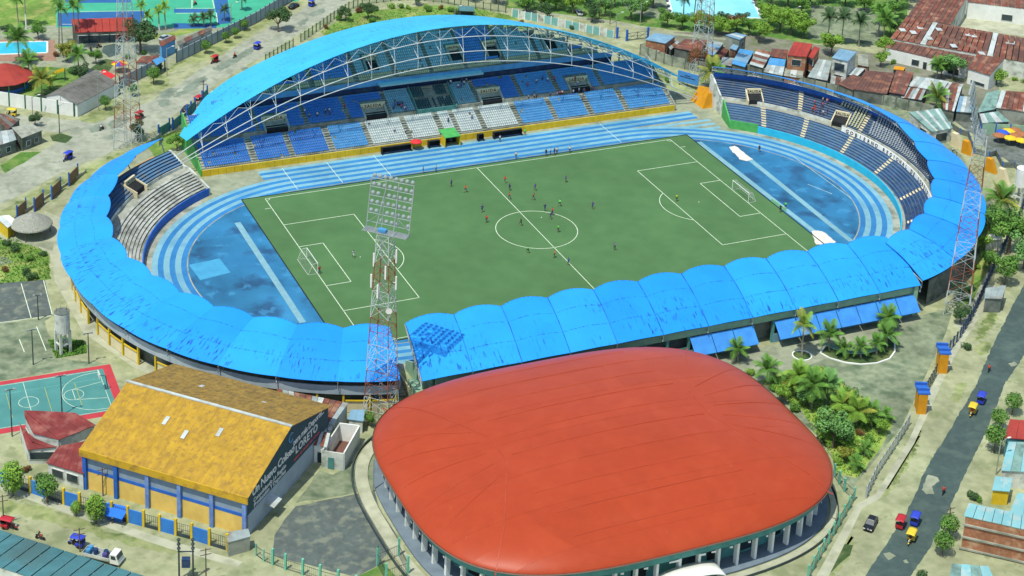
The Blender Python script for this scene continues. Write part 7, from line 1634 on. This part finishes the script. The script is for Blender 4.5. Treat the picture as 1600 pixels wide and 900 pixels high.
for z_, f0, f1 in ((3.3, .35, .62), (2.75, .12, .85)):
    n_ = Vector((d.y, -d.x, 0))*.13; a_, b_ = p0.lerp(p1, f0)+n_, p0.lerp(p1, f1)+n_; mb = MB(); mb.bar((a_.x, a_.y, z_), (b_.x, b_.y, z_), .04, .22); mb.build('faded_line', navy, T)
for f in (.1, .5, .9): q = p0.lerp(p1, f); mb = MB(); mb.tube((q.x, q.y, 0), (q.x, q.y, 1.3), .08, n=5); mb.build('post', dark_steel, T)
# advertising mats by the right runway
p0, p1 = G(1205, 315), G(1228, 331); T = thing('advertising_mat', 'green and white advertising board beside the right runway', 'advertising board', (p0+p1)/2, wc=True)
mb = MB(); mb.bar((p0.x, p0.y, .45), (p1.x, p1.y, .45), .08, .8); mb.build('board', paint('board_green', (.25, .6, .3)), T)
# ================================================================== WATER TANKS
def water_tank(px, label, r, z0, z1, top):
    b = G(*px); T = thing('water_tank', label, 'water tank', (b.x, b.y, 0), .3)
    for sx in (-1, 1):
        for sy in (-1, 1): mb = MB(); mb.box((sx*r*.68, sy*r*.68, z0/2+.2), (.45, .45, z0+.4)); mb.build('leg', white_d, T)
    mb = MB()
    for sx, sy, ex_, ey_ in ((-1, -1, 1, -1), (1, -1, 1, 1), (1, 1, -1, 1), (-1, 1, -1, -1)): mb.bar((sx*r*.68, sy*r*.68, z0*.45), (ex_*r*.68, ey_*r*.68, z0*.45), .25, .3)
    mb.build('tie_beam', white_d, T)
    mb = MB(); mb.lathe([(r*.3, z0-.5), (r, z0), (r, z1), (r*.96, z1)], 20); mb.build('tank', white_d if top else white, T, smooth=False)
    mb = MB(); mb.lathe([(r*1.02, z1), (r*1.02, z1+.12), (.2, z1+.3)], 20); mb.build('lid', conc_d if top else white, T)
    if top:
        for k in range(5): a = k*1.3; mb = MB(); mb.tube((r*.7*math.cos(a), r*.7*math.sin(a), z1+.1), (r*.7*math.cos(a), r*.7*math.sin(a), z1+1.0), .03, n=4); mb.build('rebar', dark_steel, T)
water_tank((99, 549), 'stained white cylindrical water tank on four legs beside the bowl', 1.45, 4.3, 8.6, True)
water_tank((1592, 318), 'white water tank on legs at the right edge', 1.6, 4.6, 9.0, False)
# ================================================================== VEHICLES
def wheel_mesh(r, w_):
    mb = MB(); mb.lathe([(r*.55, -w_/2), (r, -w_/2), (r, w_/2), (r*.55, w_/2)], 14, m=0); mb.lathe([(.03, -w_*.42), (r*.58, -w_*.42), (r*.58, w_*.42), (.03, w_*.42)], 10, m=1)
    me = mb.mesh('wheel', [rubber, grey_steel]); me.transform(Matrix.Rotation(PI/2, 4, 'X')); return me
WH_S, WH_M, WH_L = wheel_mesh(.28, .12), wheel_mesh(.32, .2), wheel_mesh(.42, .26)
def mototaxi(px, rz, canopy, label, driver='navy'):
    b = G(*px); T = thing('mototaxi', label, 'mototaxi', (b.x, b.y, .02), rz, 'mototaxis in the streets'); S = 1.02; T.scale = (S, S, S)
    for x, y in ((1.2, 0), (-.75, .58), (-.75, -.58)): o = add('wheel', WH_S, T); o.location = (x, y, .28)
    mb = MB(); mb.tube((1.2, 0, .3), (.95, 0, 1.0), .04, n=5); mb.tube((.95, 0, .85), (.1, 0, .6), .06, n=5); mb.tube((.95, 0, .5), (-.7, 0, .35), .05, n=5); mb.box((.55, 0, .42), (.4, .28, .35)); mb.build('frame', dark_steel, T)
    mb = MB(); mb.hexa([(.45, -.14, .68), (.9, -.11, .72), (.9, .11, .72), (.45, .14, .68), (.45, -.14, .86), (.85, -.1, .92), (.85, .1, .92), (.45, .14, .86)]); mb.build('fuel_tank', canopy, T)
    mb = MB(); mb.box((.2, 0, .76), (.6, .3, .12)); mb.build('driver_seat', black, T)
    mb = MB(); mb.tube((.88, -.36, 1.05), (.95, 0, 1.0), .025, n=4); mb.tube((.95, 0, 1.0), (.88, .36, 1.05), .025, n=4); mb.build('handlebar', dark_steel, T)
    mb = MB(); mb.hexa([(-1.3, -.62, .32), (-.1, -.62, .32), (-.1, .62, .32), (-1.3, .62, .32), (-1.35, -.64, .95), (-.15, -.64, .8), (-.15, .64, .8), (-1.35, .64, .95)]); mb.build('carriage', canopy, T)
    mb = MB(); mb.box((-.95, 0, 1.0), (.5, 1.1, .16)); mb.hexa([(-1.3, -.55, 1.0), (-1.15, -.55, 1.0), (-1.15, .55, 1.0), (-1.3, .55, 1.0), (-1.4, -.55, 1.5), (-1.28, -.55, 1.5), (-1.28, .55, 1.5), (-1.4, .55, 1.5)]); mb.build('passenger_seat', black, T)
    mb = MB()
    for x, y in ((-1.35, .6), (-1.35, -.6), (-.1, .6), (-.1, -.6), (.55, .45), (.55, -.45)): mb.tube((x, y, .8 if x < .3 else .9), (x*.98, y*.98, 1.78), .025, n=4)
    mb.build('canopy_frame', dark_steel, T)
    P = []
    for i in range(6):
        x = lerp(-1.5, .75, i/5); P.append([(x, lerp(-.72, .72, j/6), 1.74+.14*math.sin(PI*j/6)+.05*math.sin(PI*i/5)) for j in range(7)])
    mb = MB(); mb.grid(P); o = mb.build('canopy', canopy, T, smooth=True); o.modifiers.new('t', 'SOLIDIFY').thickness = .04
    mb = MB(); mb.box((1.22, 0, .95), (.1, .2, .2)); mb.build('headlight', white, T)
    mb = MB(); mb.hexa([(1.0, -.09, .56), (1.45, -.09, .5), (1.45, .09, .5), (1.0, .09, .56), (1.0, -.09, .6), (1.45, -.09, .54), (1.45, .09, .54), (1.0, .09, .6)]); mb.build('mudguard', canopy, T)
    d = Vector((math.cos(rz), math.sin(rz), 0)); p = b+d*.22*S; person((p.x, p.y, .02-.08), 'driver of the '+label, driver, 'black', 'sit', rz-PI/2, sc=.98)
def motorbike(px, rz, label, shirt):
    b = G(*px); T = thing('motorcycle', label, 'motorcycle', (b.x, b.y, .02), rz)
    for x in (.65, -.65): o = add('wheel', WH_S, T); o.location = (x, 0, .28)
    mb = MB(); mb.tube((.65, 0, .3), (.42, 0, .95), .04, n=5); mb.tube((.42, 0, .8), (-.1, 0, .6), .06, n=5); mb.tube((-.65, 0, .3), (-.1, 0, .45), .05, n=5); mb.box((.02, 0, .42), (.42, .26, .34)); mb.build('frame', dark_steel, T)
    mb = MB(); mb.hexa([(-.05, -.13, .66), (.38, -.1, .7), (.38, .1, .7), (-.05, .13, .66), (-.05, -.13, .84), (.34, -.09, .88), (.34, .09, .88), (-.05, .13, .84)]); mb.build('fuel_tank', cr_, T)
    mb = MB(); mb.box((-.4, 0, .76), (.75, .26, .12)); mb.build('saddle', black, T)
    mb = MB(); mb.tube((.36, -.35, 1.0), (.42, 0, .96), .025, n=4); mb.tube((.42, 0, .96), (.36, .35, 1.0), .025, n=4); mb.build('handlebar', dark_steel, T)
    d = Vector((math.cos(rz), math.sin(rz), 0)); p = b-d*.25; person((p.x, p.y, -.06), 'rider in '+shirt+' on the '+label, shirt, 'black', 'sit', rz-PI/2)
def heading(a, b): d = G(*b)-G(*a); return math.atan2(d.y, d.x)
hl = heading((60, 270), (320, 120)); hb = heading((0, 820), (250, 880)); hr = heading((1400, 870), (1580, 500))
red_c, blue_c, yel_c = paint('mototaxi_red', (.45, .02, .03), .6), paint('mototaxi_blue', (.03, .06, .48), .6), paint('mototaxi_yellow', (.72, .52, .03), .6)
for p, rz, c, l, dr in (((334, 98), hl+PI, red_c, 'red mototaxi passing on the left street', 'yellow'), ((219, 185), hl, red_c, 'dark red mototaxi beside the left lattice tower', 'navy'), ((105, 250), hl+PI, blue_c, 'blue mototaxi alone on the pale left street', 'orange'), ((17, 181), hl+2.0, yel_c, 'yellow mototaxi near the house at the left edge', 'black'),
                        ((403, 76), hl, blue_c, 'blue mototaxi by the garden fence', 'navy'), ((488, 9), hl, blue_c, 'blue mototaxi at the top of the left street', 'black'), ((311, 160), hl, red_c, 'red canopied mototaxi by the dark pole', 'blue'),
                        ((15, 826), hb, red_c, 'red mototaxi at the left edge of the bottom street', 'black'), ((119, 853), hb+PI, blue_c, 'blue mototaxi ahead of the white truck', 'black'), ((1518, 648), hr+PI, yel_c, 'yellow mototaxi on the asphalt beside the garden', 'red'), ((1533, 628), hr, blue_c, 'blue mototaxi on the asphalt ahead of the yellow one', 'black'),
                        ((1407, 822), hr, red_c, 'dark red mototaxi leaving the asphalt', 'black'), ((1430, 817), hr, blue_c, 'blue mototaxi low on the asphalt road', 'black'), ((1422, 847), hr+PI, yel_c, 'yellow mototaxi lowest on the asphalt road', 'black')):
    mototaxi(p, rz, c, l, dr)
for p, rz, l, s in (((159, 203), hl, 'motorcycle at the corner of the white panel wall', 'white'), ((367, 90), hl, 'motorcycle between mototaxis on the left street', 'red'), ((305, 8), hl, 'motorcycle parked by the far long wall', 'red'), ((63, 843), hb, 'motorcycle between the red and blue mototaxis', 'black'), ((1545, 580), hr, 'motorcycle coming down the asphalt road', 'red'), ((1474, 771), hr, 'motorcycle beside the broken road patch', 'red'),
                    ((155, 75), .4, 'motorcycle on the club plaza', 'black'), ((142, 80), 1.2, 'motorcycle at the plaza edge', 'black'), ((217, 0), hl, 'motorcycle far up the street', 'red')):
    motorbike(p, rz, l, s)
def car(px, rz, m, label, cat='car', L=4.3, W_=1.75):
    b = G(*px); T = thing('car', label, cat, (b.x, b.y, .02), rz)
    secs = [(-L/2, .45, .72, .80), (-L/2+.15, .30, .86, .88), (-L*.22, .28, .92, 1.0), (L*.12, .28, .92, 1.0), (L/2-.75, .28, .86, .96), (L/2-.12, .30, .74, .88), (L/2, .42, .62, .78)]
    mb = MB(); P = []
    for x, z0, z1, k in secs:
        h = W_/2*k; P.append([(x, -h*.92, z0), (x, -h, (z0+z1)/2), (x, -h*.9, z1), (x, h*.9, z1), (x, h, (z0+z1)/2), (x, h*.92, z0), (x, -h*.92, z0)])
    mb.grid(P); mb.face(P[0][:6]); mb.face(P[-1][:6][::-1]); mb.build('body', m, T, smooth=True)
    c = [(-L*.42, .90, .70), (-L*.24, 1.38, .60), (L*.06, 1.42, .60), (L*.24, .90, .72)]
    mb = MB(); Q = [[(x, -W_/2*k*1.12, .86 if z < 1 else z*.985), (x, -W_/2*k, z), (x, W_/2*k, z), (x, W_/2*k*1.12, .86 if z < 1 else z*.985)] for x, z, k in c]
    mb.hexa([(-L*.42, -W_*.43, .86), (L*.24, -W_*.43, .86), (L*.24, W_*.43, .86), (-L*.42, W_*.43, .86), (-L*.26, -W_*.33, 1.38), (L*.07, -W_*.33, 1.38), (L*.07, W_*.33, 1.38), (-L*.26, W_*.33, 1.38)]); mb.build('window_glass', glass, T)
    mb = MB(); mb.hexa([(-L*.27, -W_*.35, 1.37), (L*.08, -W_*.35, 1.37), (L*.08, W_*.35, 1.37), (-L*.27, W_*.35, 1.37), (-L*.25, -W_*.31, 1.45), (L*.06, -W_*.31, 1.45), (L*.06, W_*.31, 1.45), (-L*.25, W_*.31, 1.45)]); mb.build('roof', m, T)
    for x in (-L*.30, L*.31):
        for y in (-W_/2+.08, W_/2-.08): o = add('wheel', WH_M, T); o.location = (x, y, .32)
    for y in (-.58, .58):
        mb = MB(); mb.box((L/2-.06, y, .64), (.12, .34, .14)); mb.build('headlight', white, T); mb = MB(); mb.box((-L/2+.08, y, .70), (.1, .3, .14)); mb.build('tail_light', cr_, T)
black_p = paint('black_car_paint', (.015, .017, .02), .25)
car((1360, 822), hr+PI, black_p, 'black car parked on the dirt beside the arena fence'); car((294, 172), hl, black_p, 'black car parked by the grandstand gates'); car((459, 12), hl, black_p, 'black car at the top of the left street')
car((905, 22), 1.3, paint('white_car_paint', (.6, .62, .6), .3), 'white car parked in the park under trees'); car((258, 62), .6, paint('silver_car_paint', (.4, .45, .5), .3), 'silver blue car parked behind the lodge')
b = G(163, 876); T = thing('flatbed_truck', 'white flatbed truck carrying blue barrels on the bottom street', 'truck', (b.x, b.y, .02), hb)
mb = MB(); mb.hexa([(1.5, -1.0, .55), (3.1, -1.0, .55), (3.1, 1.0, .55), (1.5, 1.0, .55), (1.5, -.95, 2.2), (2.6, -.92, 2.2), (2.6, .92, 2.2), (1.5, .95, 2.2)]); mb.build('cab', white, T)
mb = MB(); mb.hexa([(2.86, -.85, 1.4), (2.93, -.85, 1.4), (2.93, .85, 1.4), (2.86, .85, 1.4), (2.62, -.8, 2.1), (2.70, -.8, 2.1), (2.70, .8, 2.1), (2.62, .8, 2.1)]); mb.build('windscreen', glass, T)
for s in (-1, 1): mb = MB(); mb.hexa([(1.7, s*.98-.03, 1.4), (2.6, s*.98-.03, 1.4), (2.6, s*.98+.03, 1.4), (1.7, s*.98+.03, 1.4), (1.7, s*.95-.03, 2.0), (2.4, s*.95-.03, 2.0), (2.4, s*.95+.03, 2.0), (1.7, s*.95+.03, 2.0)]); mb.build('side_window', glass, T)
mb = MB(); mb.box((-1.0, 0, .78), (4.8, 2.0, .16)); mb.build('flatbed', grey_steel, T)
for s in (-1, 1): mb = MB(); mb.box((-1.0, s*1.0, 1.12), (4.8, .06, .52)); mb.build('side_board', white_d, T)
mb = MB(); mb.box((-3.4, 0, 1.12), (.06, 2.0, .52)); mb.build('tailboard', white_d, T)
for x, r in ((2.2, 0), (-2.2, 0)):
    for y in (-.85, .85): o = add('wheel', WH_L, T); o.location = (x, y, .42)
for x, y, m, l in ((-2.6, .45, tin_bright, 'light blue barrel at the tail of the truck bed'), (-2.6, -.4, tin_bright, 'second light blue barrel on the truck bed'), (-1.5, .1, navy, 'navy barrel in the middle of the truck bed'), (.2, .3, navy, 'navy drum behind the truck cab'), (.4, -.5, paint('purple_drum', (.08, .06, .22)), 'purple drum behind the truck cab')):
    mb = MB(); mb.lathe([(.38, 0), (.42, .3), (.42, .7), (.38, .95), (.1, .97)], 14); o = mb.build('barrel', m); q = b+Vector((math.cos(hb)*x-math.sin(hb)*y, math.sin(hb)*x+math.cos(hb)*y, .88)); o.location = q; tag(o, l, 'barrel')
b = G(180, 814); T = thing('street_stall', 'street stall under two bright blue tarpaulins beside the egg shaped tree', 'stall', (b.x, b.y, 0), hb)
for k, x in enumerate((-.9, 1.0)):
    mb = MB(); mb.hexa([(x-.95, -1.3, 1.7), (x+.95, -1.3, 1.6), (x+.95, 1.3, 2.2), (x-.95, 1.3, 2.3), (x-.95, -1.3, 1.76), (x+.95, -1.3, 1.66), (x+.95, 1.3, 2.26), (x-.95, 1.3, 2.36)]); mb.build('tarpaulin', paint('tarp_blue', (.02, .17, .68), .5), T)
for x in (-1.8, 1.9):
    for y, z in ((-1.2, 1.65), (1.2, 2.2)): mb = MB(); mb.tube((x, y, 0), (x, y, z), .04, n=5); mb.build('pole', dark_steel, T)
mb = MB(); mb.box((0, .3, .45), (2.6, .9, .9)); mb.build('counter', blue_w, T)
# park gate, garden hut, basketball hoop
T = thing('park_gate', 'blue gate frame with dark gates behind the cyan roof', 'gate', G(975, 62), wc=True)
for p in ((964, 60), (979, 64), (1012, 60)): q = G(*p); mb = MB(); mb.box((q.x, q.y, 1.7), (.5, .5, 3.4)); mb.build('post', blue_w, T)
for a_, b_ in (((981, 64), (995, 62)), ((996, 62), (1011, 60))):
    p_, q_ = G(*a_), G(*b_); mb = MB()
    for z in (.3, 1.3, 2.3): mb.tube((p_.x, p_.y, z), (q_.x, q_.y, z), .06, n=4)
    mb.tube((p_.x, p_.y, .3), (q_.x, q_.y, 2.3), .05, n=4); mb.tube((p_.x, p_.y, 2.3), (q_.x, q_.y, .3), .05, n=4); mb.tube((p_.x, p_.y, .2), (p_.x, p_.y, 2.5), .06, n=4); mb.tube((q_.x, q_.y, .2), (q_.x, q_.y, 2.5), .06, n=4); mb.build('gate_leaf', dark_steel, T)
building('garden_shelter', 'small teal roofed shelter at the top of the garden triangle', [([(716, 9), (740, 10), (742, 18), (718, 17)], [3.0, 3.0, 2.7, 2.7], [tin_teal], 2)], dark_steel, 'shelter', posts=True)
building('lane_hut', 'grey roofed hut on the verge near the right tower', [([(1540, 450), (1572, 446), (1566, 467), (1538, 466)], [3.6, 3.6, 3.4, 3.4], [tin], 3)], conc_d, 'hut')
building('white_hut', 'small white roofed hut in front of the big tree', [([(1546, 366), (1568, 364), (1566, 373), (1540, 376)], [2.8, 2.8, 2.6, 2.6], [white], 2)], white_d, 'hut')
c = CT(4.0, 8.6, 0); T = thing('basketball_hoop', 'basketball hoop at the right end of the teal court', 'basketball hoop', c, math.atan2(cex.y, cex.x))
mb = MB(); mb.tube((2.0, 0, 0), (1.6, 0, 2.9), .09, n=6); mb.tube((1.6, 0, 2.9), (.4, 0, 3.2), .06, n=5); mb.build('post', dark_steel, T)
mb = MB(); mb.box((.35, 0, 3.4), (.06, 1.8, 1.05)); mb.build('backboard', white, T)
mb = MB()
for i in range(12): a, b_ = 2*PI*i/12, 2*PI*(i+1)/12; mb.tube((.05+.23*math.cos(a)-.2, .23*math.sin(a), 3.05), (.05+.23*math.cos(b_)-.2, .23*math.sin(b_), 3.05), .015, n=4)
mb.build('rim', red_steel, T)
